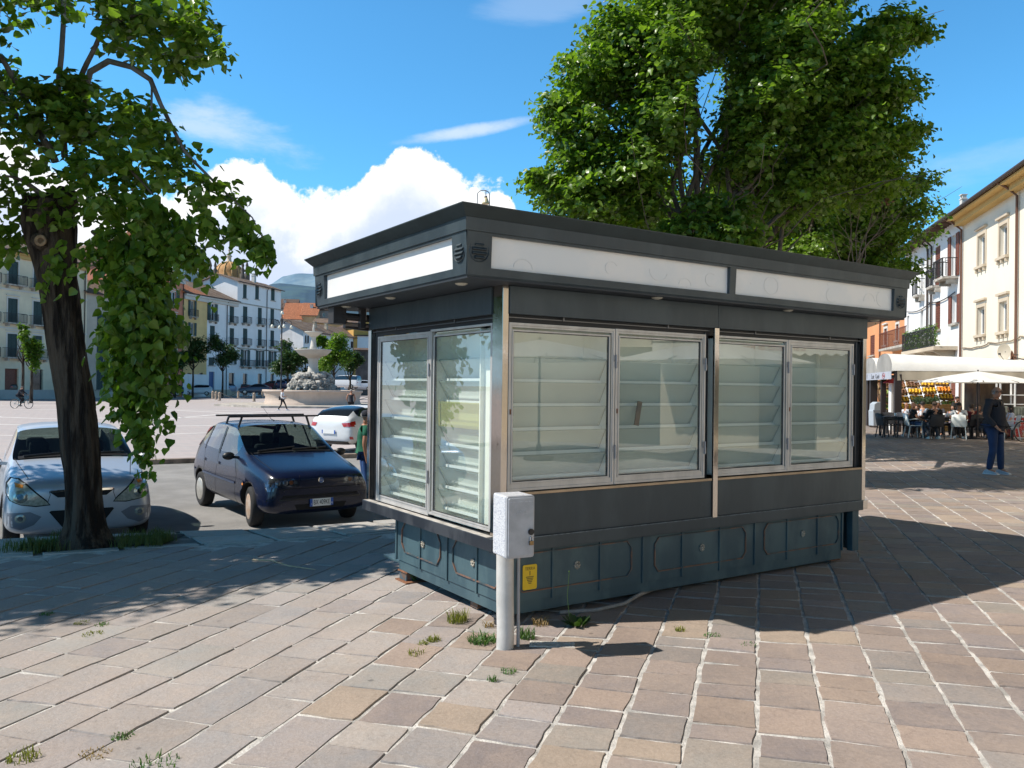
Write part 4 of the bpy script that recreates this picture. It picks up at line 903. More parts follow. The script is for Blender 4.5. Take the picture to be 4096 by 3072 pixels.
T4 = Vector((8.0, 24.5, gz(8.0, 24.5))); big_tree('linden_tree', T4, [], crownset(T4, 14, 3.1, 6.2, 2.2), 2600, 7, .14, 'third linden along the pavement, hidden behind the first two', None, .8, seed=12)
T5 = Vector((-8.1, 7.7, gz(-8.1, 7.7))); big_tree('linden_tree', T5, [], crownset(T5, 16, 2.0, 4.6, 2.4), 4200, 7, .12, 'neighbouring linden left of the picture that shades the pavement', None, .6, seed=15)
T7 = Vector((4.6, 21.5, gz(4.6, 21.5))); big_tree('linden_tree', T7, [], crownset(T7, 14, 2.9, 6.0, 2.2), 2400, 7, .14, 'linden hidden behind the crown of the big one, nearest to it', None, .7, seed=22)
T8 = Vector((5.6, 28.5, gz(5.6, 28.5))); big_tree('linden_tree', T8, [], crownset(T8, 14, 3.3, 6.2, 2.4), 2400, 7, .14, 'farthest linden of the row along the pavement edge', None, .7, seed=23)
# --- small round trees by the fountain and the far houses
def small_tree(px, py, r, base_y, d, m=M_leafd, label='', tall=1.0, grp='small trees at the far side of the square', n=1100):
    g = at(px, base_y, d); g.z = ZP; c = at(px, py, d); R = 1.25*r*d/FPX; tr = empty('street_tree', g, label=label, cat='tree', group=grp)
    h = c.z-g.z; b = MB(); b.tube([(0, 0, 0), (.03, .02, h*.4), (-.02, 0, h)], [.16, .12, .05], 8, cap=False)
    for k in range(6): a = k*1.05; limb(b, (0, 0, h*.55), (math.cos(a)*R*.6, math.sin(a)*R*.6, h+R*.3*math.sin(k*2)), .06, .015, 5)
    b.build('trunk', M_bark, tr)
    bl = [((math.cos(k*2.4)*R*.62*math.sqrt((k+.5)/9), math.sin(k*2.4)*R*.62*math.sqrt((k+.5)/9), h+random.uniform(-.6, .65)*R*tall), (R*.42, R*.42, R*.40*tall)) for k in range(9)]
    P, D, N, S, P0, TW = sprays(bl, n, 6, .25, (0, 0, h*.7), .2, R*.28, .2, .6, .4, np.random.default_rng(int(px)), .6); scatter('crown', P, D, N, S, m, tr, (LEAF_S, LFS)); return tr
small_tree(771, 1395, 60, 1533, 108, label='dark round tree in front of the yellow house')
small_tree(890, 1402, 58, 1533, 110, label='dark round tree in front of the white house with many balconies')
small_tree(700, 1440, 50, 1533, 106, label='dark tree half hidden behind the hanging linden leaves')
small_tree(1150, 1425, 66, 1536, 92, label='dark leafy tree left of the fountain column')
small_tree(1222, 1450, 58, 1536, 95, label='dark tree right behind the fountain column')
small_tree(1335, 1420, 66, 1536, 90, m=M_leaf, label='sunlit green tree right of the fountain column', tall=1.3, n=1400)
small_tree(1290, 1390, 32, 1536, 93, m=M_leaf, label='upright green treetop touching the fountain column', tall=1.3)
small_tree(1400, 1455, 45, 1537, 96, label='dark tree at the right end of the row behind the fountain')
small_tree(125, 1390, 36, 1540, 72, m=M_leafy, label='slim bright green tree in front of the cream palace', tall=2.3, n=500)
small_tree(90, 1330, 20, 1540, 72.5, m=M_leafy, label='thin young treetop left of the slim green tree', tall=1.5, n=120)
# --- grass and weeds
def tuft(o, n, h, r, m, name, parent=None, wid=.004, lean=.5, rng=RNG):
    V = []; F = []
    for i in range(n):
        a = rng.uniform(0, 2*PI); q = r*math.sqrt(rng.random()); x = q*math.cos(a); y = q*math.sin(a); z0 = 0
        d = rng.uniform(0, 2*PI); hh = h*rng.uniform(.4, 1.1); L = lean*hh*rng.uniform(.2, 1.2); c = math.cos(d); s = math.sin(d); w_ = wid*rng.uniform(.6, 1.3); k = len(V)
        for t in (0, .4, .75): V += [(x+c*L*t*t-s*w_*(1-t*.6), y+s*L*t*t+c*w_*(1-t*.6), z0+hh*t), (x+c*L*t*t+s*w_*(1-t*.6), y+s*L*t*t-c*w_*(1-t*.6), z0+hh*t)]
        V.append((x+c*L, y+s*L, z0+hh*.95)); F += [(k, k+1, k+3, k+2), (k+2, k+3, k+5, k+4), (k+4, k+5, k+6)]
    b = MB(); b.add(V, F, False); ob = b.build(name, m, parent); ob.location = o; return ob
M_grass = leafmat('grass_blade', (.05, .08, .02), (.14, .15, .05), .3, .6); M_grassy = leafmat('yellow_grass', (.16, .17, .03), (.24, .23, .05), .3, .6); M_dry = leafmat('dry_grass', (.34, .22, .09), (.26, .18, .09), .2, .7); M_weed = leafmat('weed_leaf', (.06, .13, .03), (.10, .17, .05), .3, .5)
b = MB(); pit = [(-5.02, 8.02), (-4.3, 8.2), (-3.62, 8.42), (-3.62, 9.15), (-4.3, 9.0), (-5.0, 8.75)]
b.add([(x, y, gz(x, y)-.004) for x, y in pit], [tuple(range(6))]); b.build('earth', mat('tree_pit_earth', (.05, .038, .026), .95, var=.4, vscale=12, bump=1, bscale=40), kind='structure', label='bare earth of the tree pit')
gr = [(-4.9+random.random()*1.2, 8.12+random.random()*.75) for _ in range(26)]+[(-4.75+random.gauss(0, .16), 8.2+random.gauss(0, .08)) for _ in range(22)]+[(-3.75+random.gauss(0, .12), 8.6+random.gauss(0, .14)) for _ in range(20)]
bb = None
allb = MB()
for x, y in gr:
    ob = tuft((x, y, gz(x, y)-.004), 26, .13, .09, M_grass, 'tmp'); me = ob.data
    k = len(allb.v); allb.v += [tuple(v.co+ob.location) for v in me.vertices]; allb.f += [tuple(i+k for i in p.vertices) for p in me.polygons]; allb.m += [0]*len(me.polygons); allb.sm += [False]*len(me.polygons); bpy.data.objects.remove(ob)
allb.build('grass', M_grass, kind='stuff', label='long grass round the foot of the leaning linden', cat='grass')
def weed(px, py, n, h, r, m, label, name='weed_tuft', lean=.7, grp='weeds in the paving joints', wid=.0035):
    o = gnd(px, py); o.z += .003; t_ = tuft(o, n, h, r, m, name, None, wid, lean); tag(t_, label, 'weed', grp)
weed(1830, 2490, 150, .085, .07, M_grassy, 'largest yellow green tuft in the joint left of the meter post')
weed(1735, 2565, 90, .035, .045, M_grassy, 'low round yellow green tuft left of the meter post, below the largest one')
weed(1690, 2578, 40, .025, .04, M_grassy, 'flat yellow tuft touching the low round one', lean=1.2)
weed(1665, 2620, 40, .03, .05, M_grassy, 'yellow moss streak running down the joint below the low round tuft', lean=1)
weed(1930, 2570, 140, .055, .09, M_weed, 'green weed patch at the foot of the meter post on its left', lean=1.2, wid=.005)
weed(2110, 2555, 60, .08, .05, M_weed, 'green weed between the meter post and the kiosk', wid=.005)
weed(1955, 2510, 40, .05, .04, M_dry, 'dry straw tuft beside the kiosk corner', lean=1.2)
weed(2160, 2500, 60, .06, .06, M_dry, 'dry straw tuft in the shade behind the meter post', lean=1.2)
weed(2720, 2525, 50, .03, .035, M_grassy, 'small grass tuft on the joint at the edge of the kiosk shadow')
weed(2850, 2545, 50, .015, .06, M_weed, 'flat green weed along the joint right of the shadow edge', lean=1.5)
weed(2990, 2585, 40, .015, .05, M_weed, 'flat green weed in the joint inside the sunlit paving near the shadow tip', lean=1.5)
weed(2035, 2690, 50, .02, .045, M_weed, 'low green weed in the cross joint below the meter post', lean=1.4)
weed(1970, 2725, 40, .035, .03, M_weed, 'little bright sprout below left of the meter post')
weed(490, 2950, 90, .018, .05, M_weed, 'green grass strip in the joint near the bottom left', lean=.8)
weed(380, 3020, 70, .014, .07, M_dry, 'brown dry grass in the joint at the bottom left', lean=1)
weed(90, 3040, 90, .035, .07, M_grassy, 'yellow green grass at the bottom left corner')
weed(190, 2460, 50, .02, .05, M_weed, 'small green tuft in the sunlit joint at the left')
weed(330, 2495, 50, .015, .06, M_grassy, 'yellow strip of moss right of the small green tuft', lean=1.3)
weed(410, 2502, 50, .02, .05, M_weed, 'green moss strip in the joint, right end of its row', lean=1.3)
weed(370, 2540, 60, .015, .07, M_grassy, 'moss strip one joint below the row at the left', lean=1.3)
weed(620, 3065, 80, .03, .1, M_weed, 'grass strip cut by the lower edge of the photo')
# broad-leaved weed in the shade by the kiosk
o = gnd(2310, 2505); wd = empty('dandelion', o, label='broad leaved weed with a tall thin flower stalk against the kiosk base', cat='weed')
n = 34; a = RNG.uniform(0, 2*PI, n); D = np.stack([np.cos(a), np.sin(a)*.7, RNG.uniform(.2, 1.4, n)], 1); P = np.stack([np.cos(a)*.03, np.sin(a)*.03, np.zeros(n)], 1); N = np.stack([-np.cos(a)*.3, -np.sin(a)*.3, np.ones(n)], 1)
scatter('leaves', P, D, N, RNG.uniform(.05, .10, n), M_leafd, wd, (BR*np.array([2.2, 1, 1]), LBR))
b = MB(); b.tube([(-.05, 0, 0), (-.07, .0, .2), (-.06, 0, .36)], [.002, .002, .002], 5); b.sphere((-.06, 0, .365), .006, 6, 5); b.build('stalk', M_weed, wd)
weed(1655, 2325, 30, .09, .03, M_weed, 'green sprout beside the rusty foot of the kiosk', wid=.008)
# fallen twigs of straw
for k, (x0, y0, x1, y1, lb) in enumerate(((1010, 2245, 1260, 2285, 'long dry palm straw lying in the tree shade on the paving'),)):
    A, B_ = gnd(x0, y0), gnd(x1, y1); b = MB(); b.tube([A+Vector((0, 0, .014)), A.lerp(B_, .3)+Vector((.0, .02, .03)), A.lerp(B_, .6)+Vector((0, -.01, .014)), B_+Vector((0, 0, .016))], [.008, .007, .006, .003], 6)
    b.build('straw', mat('pale_straw', (.55, .40, .24), .7), label=lb, cat='straw')
# ================================================================ cars
M_tyre = mat('tyre_rubber', (.018, .018, .019), .85, var=.2, vscale=30, bump=.3, bscale=90)
M_rim = mat('wheel_silver', (.50, .48, .44), .4, metal=.5, var=.15, vscale=12); M_rimr = mat('rusty_wheel', (.42, .30, .22), .6, metal=.3, col2=(.50, .42, .36), vscale=10)
M_trim = mat('black_trim', (.014, .014, .016), .45); M_gap = mat('panel_gap', (.004, .004, .005), .8)
M_seat = mat('seat_cloth', (.035, .04, .05), .9); M_cglass = glassmat('car_glass', (.42, .50, .47), .0, 0, 1.5); M_dglass = mat('dark_car_glass', (.012, .016, .02), .05, spec=.8)
M_lens = mat('clear_lens', (.34, .34, .28), .12, var=.25, vscale=30, spec=.9, coat=.8); M_chrome = mat('chrome', (.75, .75, .76), .08, metal=1); M_red = mat('red_lens', (.45, .012, .012), .12, spec=.8, coat=.7); M_amber = mat('amber_lens', (.7, .22, .02), .15, spec=.8)
M_reflc = mat('lamp_dark', (.09, .10, .12), .1, metal=.8, var=.5, vscale=25)
M_plw = mat('plate_white', (.75, .75, .73), .4); M_plb = mat('plate_blue', (.02, .10, .42), .4)
def carpaint(name, col, rough=.28, metal=0, dust=.1):
    m = mat(name, col, rough, metal=metal, spec=.4, coat=.3); t = NT(m.node_tree); b = t.n['Principled BSDF']; b.inputs['Coat Roughness'].default_value = .04
    tcn = t.new('ShaderNodeTexCoord'); n_ = t.noise(tcn.outputs['Object'], 2.2, 8, .65)
    t.link(t.mix(t.math('MULTIPLY', t.sstep(n_, .35, .75), dust), (*col, 1), (.30, .28, .26)), b.inputs['Base Color']); t.link(t.math('MULTIPLY_ADD', n_, .18, rough-.06), b.inputs['Roughness'])
    return m
HATCH = dict(  # x, z bottom, z belt, z top, half width sill, half width belt, half width roof   (x forward, ground z=0)
 punto=[(1.915, .30, .62, .71, .66, .62, .50), (1.86, .22, .67, .79, .80, .75, .64), (1.62, .20, .72, .86, .835, .79, .68), (1.22, .20, .80, .94, .845, .815, .69), (.86, .20, .885, 1.02, .845, .81, .69), (.52, .20, .925, 1.21, .845, .80, .65), (.10, .20, .95, 1.44, .845, .79, .60), (-.45, .20, .965, 1.485, .845, .79, .60), (-1.05, .20, .985, 1.465, .84, .775, .58), (-1.52, .22, 1.01, 1.38, .825, .74, .55), (-1.76, .28, 1.03, 1.14, .80, .70, .58), (-1.885, .36, .90, .96, .74, .68, .60)],
 i20=[(1.955, .28, .66, .76, .64, .60, .46), (1.90, .20, .72, .85, .81, .76, .60), (1.64, .19, .77, .91, .845, .81, .67), (1.24, .19, .85, .99, .85, .825, .70), (.90, .19, .92, 1.06, .85, .82, .71), (.55, .19, .945, 1.24, .85, .80, .67), (.10, .19, .97, 1.44, .85, .79, .615), (-.45, .19, .99, 1.49, .85, .79, .61), (-1.05, .19, 1.03, 1.47, .845, .775, .58), (-1.55, .21, 1.06, 1.39, .83, .74, .55), (-1.80, .27, 1.06, 1.16, .80, .71, .58), (-1.93, .36, .92, .98, .74, .68, .60)])
def sedan(L=4.4, h=1.45, w=.87, hood=.95, est=False, suv=0):
    r = .36 if not est else .0; k = L/4.4
    rows = [(2.2, .32, .58, .66, .68, .62, .5), (2.12, .2, .66, .76, .82, .76, .62), (1.8, .19, .74, .85, .86, .81, .66), (1.3, .19, .83, .93, .87, .83, .68), (.95, .19, .88, .99, .87, .82, .66), (.55, .19, .92, 1.2, .87, .81, .61), (.05, .19, .94, 1.41, .87, .80, .56), (-.5, .19, .96, 1.45, .87, .80, .55), (-1.1, .19, .97, 1.40, .865, .79, .54)]
    rows += [(-1.6, .21, .99, 1.16, .855, .77, .55), (-1.85, .22, .98, 1.03, .845, .76, .62), (-2.12, .28, .92, .99, .80, .72, .62), (-2.2, .36, .8, .88, .76, .68, .6)] if not est else [(-1.7, .21, 1.0, 1.36, .855, .76, .52), (-1.98, .26, 1.0, 1.1, .82, .73, .58), (-2.12, .36, .88, .95, .76, .7, .6)]
    return [(x*k, zb+suv*.6, zw*(h/1.45)+suv*.3, zt*(h/1.45), a*w/.87, b_*w/.87, c*w/.87) for x, zb, zw, zt, a, b_, c in rows]
def van(L=4.4, h=1.8, w=.9):
    return [(2.2, .34, .7, .8, .7, .66, .55), (2.12, .22, .78, .92, .85, .8, .66), (1.7, .2, .95, 1.08, .9, .86, .72), (1.35, .2, 1.05, 1.18, .9, .86, .72), (1.0, .2, 1.1, 1.45, .9, .86, .7), (.6, .2, 1.12, h-.06, .9, .86, .72), (0, .2, 1.13, h, .9, .87, .74), (-1.2, .2, 1.13, h, .9, .87, .74), (-2.0, .22, 1.13, h-.04, .9, .86, .72), (-2.14, .28, 1.1, h-.3, .88, .84, .7), (-2.18, .38, .95, 1.1, .85, .82, .72)]
def bodymesh(rows, paint, glass, wheels, wr, sub=2, cut=True, ws=(4, 6), rw=None, pill=(), van_=False, wmat=None):
    """hull from cross sections; returns bmesh-free mesh with material 0 paint, 1 glass(front), 2 glass side, 3 glass rear, 4 arch, 5 belt trim"""
    n = len(rows); V = []; F = []; MI = []
    rw = rw or (n-4, n-2)
    for x, zb, zw, zt, a, b_, c in rows:
        h = zw-zb; cab = zt-zw > .2
        pts = [(0, zb), (a*.9, zb), (a, zb+h*.22), (a*1.0, zb+h*.6), (b_, zw), (b_*.985 if cab else b_*.93, zw+(.045 if cab else (zt-zw)*.55)), (c*1.05, zt-(.055 if cab else (zt-zw)*.18)), (c*.86, zt-(.012 if cab else 0)), (0, zt+(.012 if not cab else .012))]
        V.append([(x, y, z) for y, z in pts])
    np_ = 9; full = []
    for sec in V:
        left = sec; right = [(x, -y, z) for x, y, z in sec[1:-1]][::-1]
        full.append(left+right)
    m_ = len(full[0]); verts = [v for s in full for v in s]
    for i in range(n-1):
        for k in range(m_):
            a, b_ = i*m_+k, i*m_+(k+1) % m_
            F.append((a, b_, b_+m_, a+m_))
            kk = k if k < 8 else (m_-1-k)
            cabin = min(rows[i][3]-rows[i][2], rows[i+1][3]-rows[i+1][2]) > .18 or (rows[i][3]-rows[i][2] > .18) or (rows[i+1][3]-rows[i+1][2] > .18)
            mi = 0
            if kk == 5 and cabin and (ws[0]+.5 < i+.5) and i < rw[1]-1 and i not in pill: mi = 2
            if kk in (6, 7) and ws[0] <= i < ws[1]: mi = 1
            if kk in (6, 7) and rw[0] <= i < rw[1]: mi = 3
            MI.append(mi)
    F.append(tuple(range(m_))[::-1]); MI.append(0); F.append(tuple((n-1)*m_+k for k in range(m_))); MI.append(0)
    me = bpy.data.meshes.new('hull'); me.from_pydata(verts, [], F); me.polygons.foreach_set('material_index', MI); me.polygons.foreach_set('use_smooth', [True]*len(F))
    for q in (paint, glass, glass, glass, M_gap, M_trim): me.materials.append(q)
    bm = bmesh.new(); bm.from_mesh(me); cl = bm.edges.layers.float.new('crease_edge')
    for e in bm.edges:
        if len(e.link_faces) == 2 and e.link_faces[0].material_index != e.link_faces[1].material_index: e[cl] = .55
    bmesh.ops.recalc_face_normals(bm, faces=bm.faces[:]); bm.to_mesh(me); bm.free()
    ob = bpy.data.objects.new('hull', me); COL.objects.link(ob)
    md = ob.modifiers.new('s', 'SUBSURF'); md.levels = sub; md.render_levels = sub
    cut_objs = []
    if cut:
        for x in wheels:
            c = MB(); pr = []; R = wr*1.17
            N_ = 40; vs = []
            for yy in (-1.2, 1.2):
                for k in range(N_): t_ = 2*PI*k/N_; vs.append((x+R*math.cos(t_), yy, wr+.015+R*math.sin(t_)))
            c.add(vs, [tuple(range(N_)), tuple(range(2*N_-1, N_-1, -1))]+[(k, k+N_, (k+1) % N_+N_, (k+1) % N_) for k in range(N_)], False)
            cm = c.mesh('cut', [paint, glass, glass, glass, M_gap, M_trim]); cm.polygons.foreach_set('material_index', [4]*len(cm.polygons)); co = bpy.data.objects.new('cut', cm); COL.objects.link(co); cut_objs.append(co)
            bo2 = ob.modifiers.new('b', 'BOOLEAN'); bo2.object = co; bo2.operation = 'DIFFERENCE'; bo2.solver = 'EXACT'
    dg = bpy.context.evaluated_depsgraph_get(); ev = ob.evaluated_get(dg); out = bpy.data.meshes.new_from_object(ev)
    for c in cut_objs: bpy.data.objects.remove(c)
    bpy.data.objects.remove(ob)
    return out
def splitmesh(me, root, names):
    """one object per material index of the hull"""
    outs = {}
    for idx, nm in names.items():
        bm = bmesh.new(); bm.from_mesh(me)
        bmesh.ops.delete(bm, geom=[f for f in bm.faces if f.material_index != idx and not (idx == 0 and f.material_index in (4, 5))], context='FACES')
        if not bm.faces: bm.free(); continue
        if idx == 2:     # side windows: one object each
            bm.faces.ensure_lookup_table(); seen = set(); groups = []
            for f in bm.faces:
                if f.index in seen: continue
                st = [f]; g = []
                while st:
                    q = st.pop()
                    if q.index in seen: continue
                    seen.add(q.index); g.append(q.index)
                    for e in q.edges: st += [x for x in e.link_faces if x.index not in seen]
                groups.append(set(g))
            for g in groups:
                b2 = bm.copy(); b2.faces.ensure_lookup_table(); bmesh.ops.delete(b2, geom=[f for f in b2.faces if f.index not in g], context='FACES')
                m2 = bpy.data.meshes.new(nm); b2.to_mesh(m2); b2.free(); [m2.materials.append(x) for x in me.materials]; o = bpy.data.objects.new(nm, m2); COL.objects.link(o); o.parent = root
            bm.free(); continue
        m2 = bpy.data.meshes.new(nm); bm.to_mesh(m2); bm.free(); [m2.materials.append(x) for x in me.materials]
        o = bpy.data.objects.new(nm, m2); COL.objects.link(o); o.parent = root; outs[nm] = o
    return outs
DIRS = {'front': Vector((-1, 0, 0)), 'rear': Vector((1, 0, 0)), 'left': Vector((0, -1, 0)), 'right': Vector((0, 1, 0)), 'top': Vector((0, 0, -1))}
def patch(bvh, poly, side, name, m, parent, off=.004, sub=3, bulge=0):
    """piece of trim that follows the hull: polygon drawn in the side's plane and laid on the surface"""
    bm = bmesh.new(); D = DIRS[side]
    def P(u, v):
        if side in ('front', 'rear'): return Vector((-3*D.x, u, v))
        if side in ('left', 'right'): return Vector((u, -3*D.y, v))
        return Vector((u, v, 4))
    vs = [bm.verts.new(P(*p)) for p in poly]; f = bm.faces.new(vs); bmesh.ops.triangulate(bm, faces=[f])
    for _ in range(sub):
        L = [e for e in bm.edges if e.calc_length() > .05]
        if not L: break
        bmesh.ops.subdivide_edges(bm, edges=L, cuts=1); bmesh.ops.triangulate(bm, faces=[f for f in bm.faces if len(f.verts) > 3])
    cu = sum(p[0] for p in poly)/len(poly); cv = sum(p[1] for p in poly)/len(poly); rr = max(math.hypot(p[0]-cu, p[1]-cv) for p in poly)
    for v in list(bm.verts):
        h = bvh.ray_cast(v.co, D)
        if h[0] is None: v.co = v.co+D*3; continue
        bl = 0
        if bulge:
            if side in ('front', 'rear'): q = math.hypot(v.co.y-cu, v.co.z-cv)
            else: q = math.hypot(v.co.x-cu, v.co.z-cv)
            bl = bulge*max(0, 1-(q/rr)**2)
        v.co = h[0]+h[1].normalized()*(off+bl)*(1 if h[1].dot(D) < 0 else -1)
    bmesh.ops.recalc_face_normals(bm, faces=bm.faces[:]); me = bpy.data.meshes.new(name); bm.to_mesh(me); bm.free(); me.materials.append(m); me.polygons.foreach_set('use_smooth', [True]*len(me.polygons))
    o = bpy.data.objects.new(name, me); COL.objects.link(o); o.parent = parent; return o
def ell(cu, cv, ru, rv, n=20, a0=0, rot=0): return [(cu+ru*math.cos(2*PI*k/n)*math.cos(rot)-rv*math.sin(2*PI*k/n)*math.sin(rot), cv+ru*math.cos(2*PI*k/n)*math.sin(rot)+rv*math.sin(2*PI*k/n)*math.cos(rot)) for k in range(n)]
def line(bvh, pts, side, parent, w_=.008, m=None, name='seam'):
    """panel gap"""
    for p, q in zip(pts, pts[1:]):
        d = Vector((q[0]-p[0], q[1]-p[1])).normalized(); n_ = Vector((-d.y, d.x))*w_/2
        patch(bvh, [(p[0]-n_.x, p[1]-n_.y), (q[0]-n_.x, q[1]-n_.y), (q[0]+n_.x, q[1]+n_.y), (p[0]+n_.x, p[1]+n_.y)], side, name, m or M_gap, parent, .002, 4)
def wheel(root, x, y, r, w_, rimm, spokes=7, steer=0, holes=True):
    s = 1 if y > 0 else -1
    t_ = empty('wheel', (x, y, r), 0); t_.parent = root; t_.rotation_euler.z = steer
    b = MB(); Mx = Matrix.Rotation(-s*PI/2, 4, 'X')
    prof = [(r*.62, -w_*.48), (r*.86, -w_*.5), (r*.97, -w_*.42), (r, -w_*.25), (r, w_*.25), (r*.97, w_*.42), (r*.86, w_*.5), (r*.64, w_*.47), (r*.6, w_*.36)]
    b.lathe(prof, 40); b.v = [tuple(Mx @ Vector(v)) for v in b.v]; b.build('tyre', M_tyre, t_)
    b = MB(); b.lathe([(0, w_*.40), (r*.12, w_*.42), (r*.2, w_*.38), (r*.45, w_*.36), (r*.6, w_*.40), (r*.645, w_*.48), (r*.62, w_*.5)], 36); b.v = [tuple(Mx @ Vector(v)) for v in b.v]; rm = b.build('rim', rimm, t_)
    if holes:
        b = MB()
        for k in range(spokes):
            a = 2*PI*k/spokes; c = Vector((math.cos(a)*r*.44, math.sin(a)*r*.44, w_*.378)); e1 = Vector((math.cos(a), math.sin(a), 0)); e2 = Vector((-math.sin(a), math.cos(a), 0))
            vs = [Mx @ (c+e1*(r*.115*math.cos(q))+e2*(r*.085*math.sin(q))+Vector((0, 0, .003+.01*(1 if math.cos(q) > 0 else 0)))) for q in [2*PI*j/12 for j in range(12)]]
            b.add(vs, [tuple(range(12))], False)
        b.build('rim_hole', M_gap, rm)
    return t_
def car(name, kind, rows, paintm, loc, heading, label, group=None, wheels=(1.2, -1.25), wr=.29, rim=None, detail=True, glass=None, ws=(4, 6), rw=None, cut=True, sub=2, pill=()):
    root = empty(name, loc, heading, label=label, cat='car', group=group)
    me = bodymesh(rows, paintm, glass or M_dglass, wheels, wr, sub, cut, ws, rw, pill)
    root['_h'] = 1; del root['_h']
    dg = bmesh.new(); dg.from_mesh(me); bvh = BVHTree.FromBMesh(dg); dg.free()
    parts = splitmesh(me, root, {0: 'body', 1: 'windscreen', 2: 'side_window', 3: 'rear_window'})
    hw = max(r_[4] for r_ in rows)
    for x in wheels:
        for y in (hw-.11, -hw+.11): wheel(root, x, y, wr, .19, rim or M_rim, holes=detail)
    return root, bvh
def headrest_seats(root, y0=.36, z=.62, x=-.1):
    for x_ in (x, x-.95):
        for y in (y0, -y0):
            b = MB(); b.box(x_-.25, x_+.25, y-.24, y+.24, .35, .5); b.box(x_-.32, x_-.18, y-.23, y+.23, .45, 1.02); b.box(x_-.33, x_-.22, y-.13, y+.13, 1.03, 1.22); b.build('seat', M_seat, root, .05)
    b = MB(); b.box(.35, .95, -.68, .68, .70, .86); b.build('dashboard', M_seat, root, .06)
    b = MB(); b.lathe([(.165, -.012), (.185, 0), (.165, .012), (.15, 0), (.165, -.012)], 24); o = b.build('steering_wheel', M_trim, root); o.location = (.26, .35, .88); o.rotation_euler = (0, -rad(65), 0)
    b = MB(); b.box(-.02, .02, -.12, .12, 1.24, 1.31); o = b.build('mirror_inside', M_trim, root, .01); o.location.x = .28
def mirror(root, side, x, z, hw, m, w_=.19):
    s = 1 if side == 'left' else -1; b = MB(); b.sphere((x, s*(hw+.12), z), .1, 12, 8, sc=(.6, w_/.2, .62)); b.bar((x+.02, s*(hw-.05), z-.03), (x, s*(hw+.06), z-.02), .05, .04); b.build('mirror', m, root)
def plate(root, x, z, W_, txt, tilt=0, back=False, txt2=''):
    s = -1 if back else 1; e = empty('number_plate', (x, 0, z)); e.parent = root; e.rotation_euler.y = tilt
    b = MB(); b.box(0, .008*s, -W_/2, W_/2, -.055, .055); b.build('plate', M_plw, e, .002)
    b = MB(); b.box(.0, .0095*s, -W_/2, -W_/2+.04, -.0535, .0535); b.build('blue_band', M_plb, e); b = MB(); b.box(0, .0095*s, W_/2-.04, W_/2, -.0535, .0535); b.build('blue_band', M_plb, e)
    M_ = Matrix(((0, 0, s, .0105*s), (s, 0, 0, 0), (0, 1, 0, 0), (0, 0, 0, 1)))
    if txt: text('plate_number', txt, .098, M_trim, e, M_, .0004, xs=.62)
    Mi = Matrix(((0, 0, s, .0105*s), (s, 0, 0, -s*(W_/2-.02)), (0, 1, 0, -.022), (0, 0, 0, 1))); text('plate_number', 'I', .045, M_plw, e, Mi, .0004)
    if txt2:
        Mi = Matrix(((0, 0, s, .0105*s), (s, 0, 0, s*(W_/2-.02)), (0, 1, 0, -.022), (0, 0, 0, 1))); text('plate_number', txt2, .04, M_plw, e, Mi, .0004, xs=.8)
M_lensd = mat('dark_lens', (.10, .11, .13), .1, metal=.6, spec=.8); M_amberd = mat('dull_amber', (.14, .05, .02), .2)  # darker lens and amber for the blue hatchback's lamps
# ---- blue hatchback with roof bars
P_blue = carpaint('dark_blue_paint', (.004, .008, .028), .22, 0, .012)
fw = at(1029, 2027, 11.95); rw_ = at(822, 1961, 14.0)
hd = math.atan2(fw.y-rw_.y, fw.x-rw_.x); hv = Vector((math.cos(hd), math.sin(hd), 0)); lv = Vector((-hv.y, hv.x, 0))
cx = (fw+rw_)/2+lv*.72; cx.z = ZR
root, bv = car('hatchback', 'hatch', HATCH['punto'], P_blue, cx, hd, 'dark blue five door hatchback with two black roof bars parked facing the kiosk', wheels=(1.215, -1.245), wr=.292, rim=M_rim, glass=M_cglass, ws=(4, 6), rw=(8, 10), pill=())
blue = root
for o in root.children:
    if o.name.startswith('wheel') and o.location.x > 0:
        o.rotation_euler.z = rad(-9)
        if o.location.y < 0:
            for c in o.children:
                if c.name.startswith('rim'): c.data.materials[0] = M_rimr
headrest_seats(root)
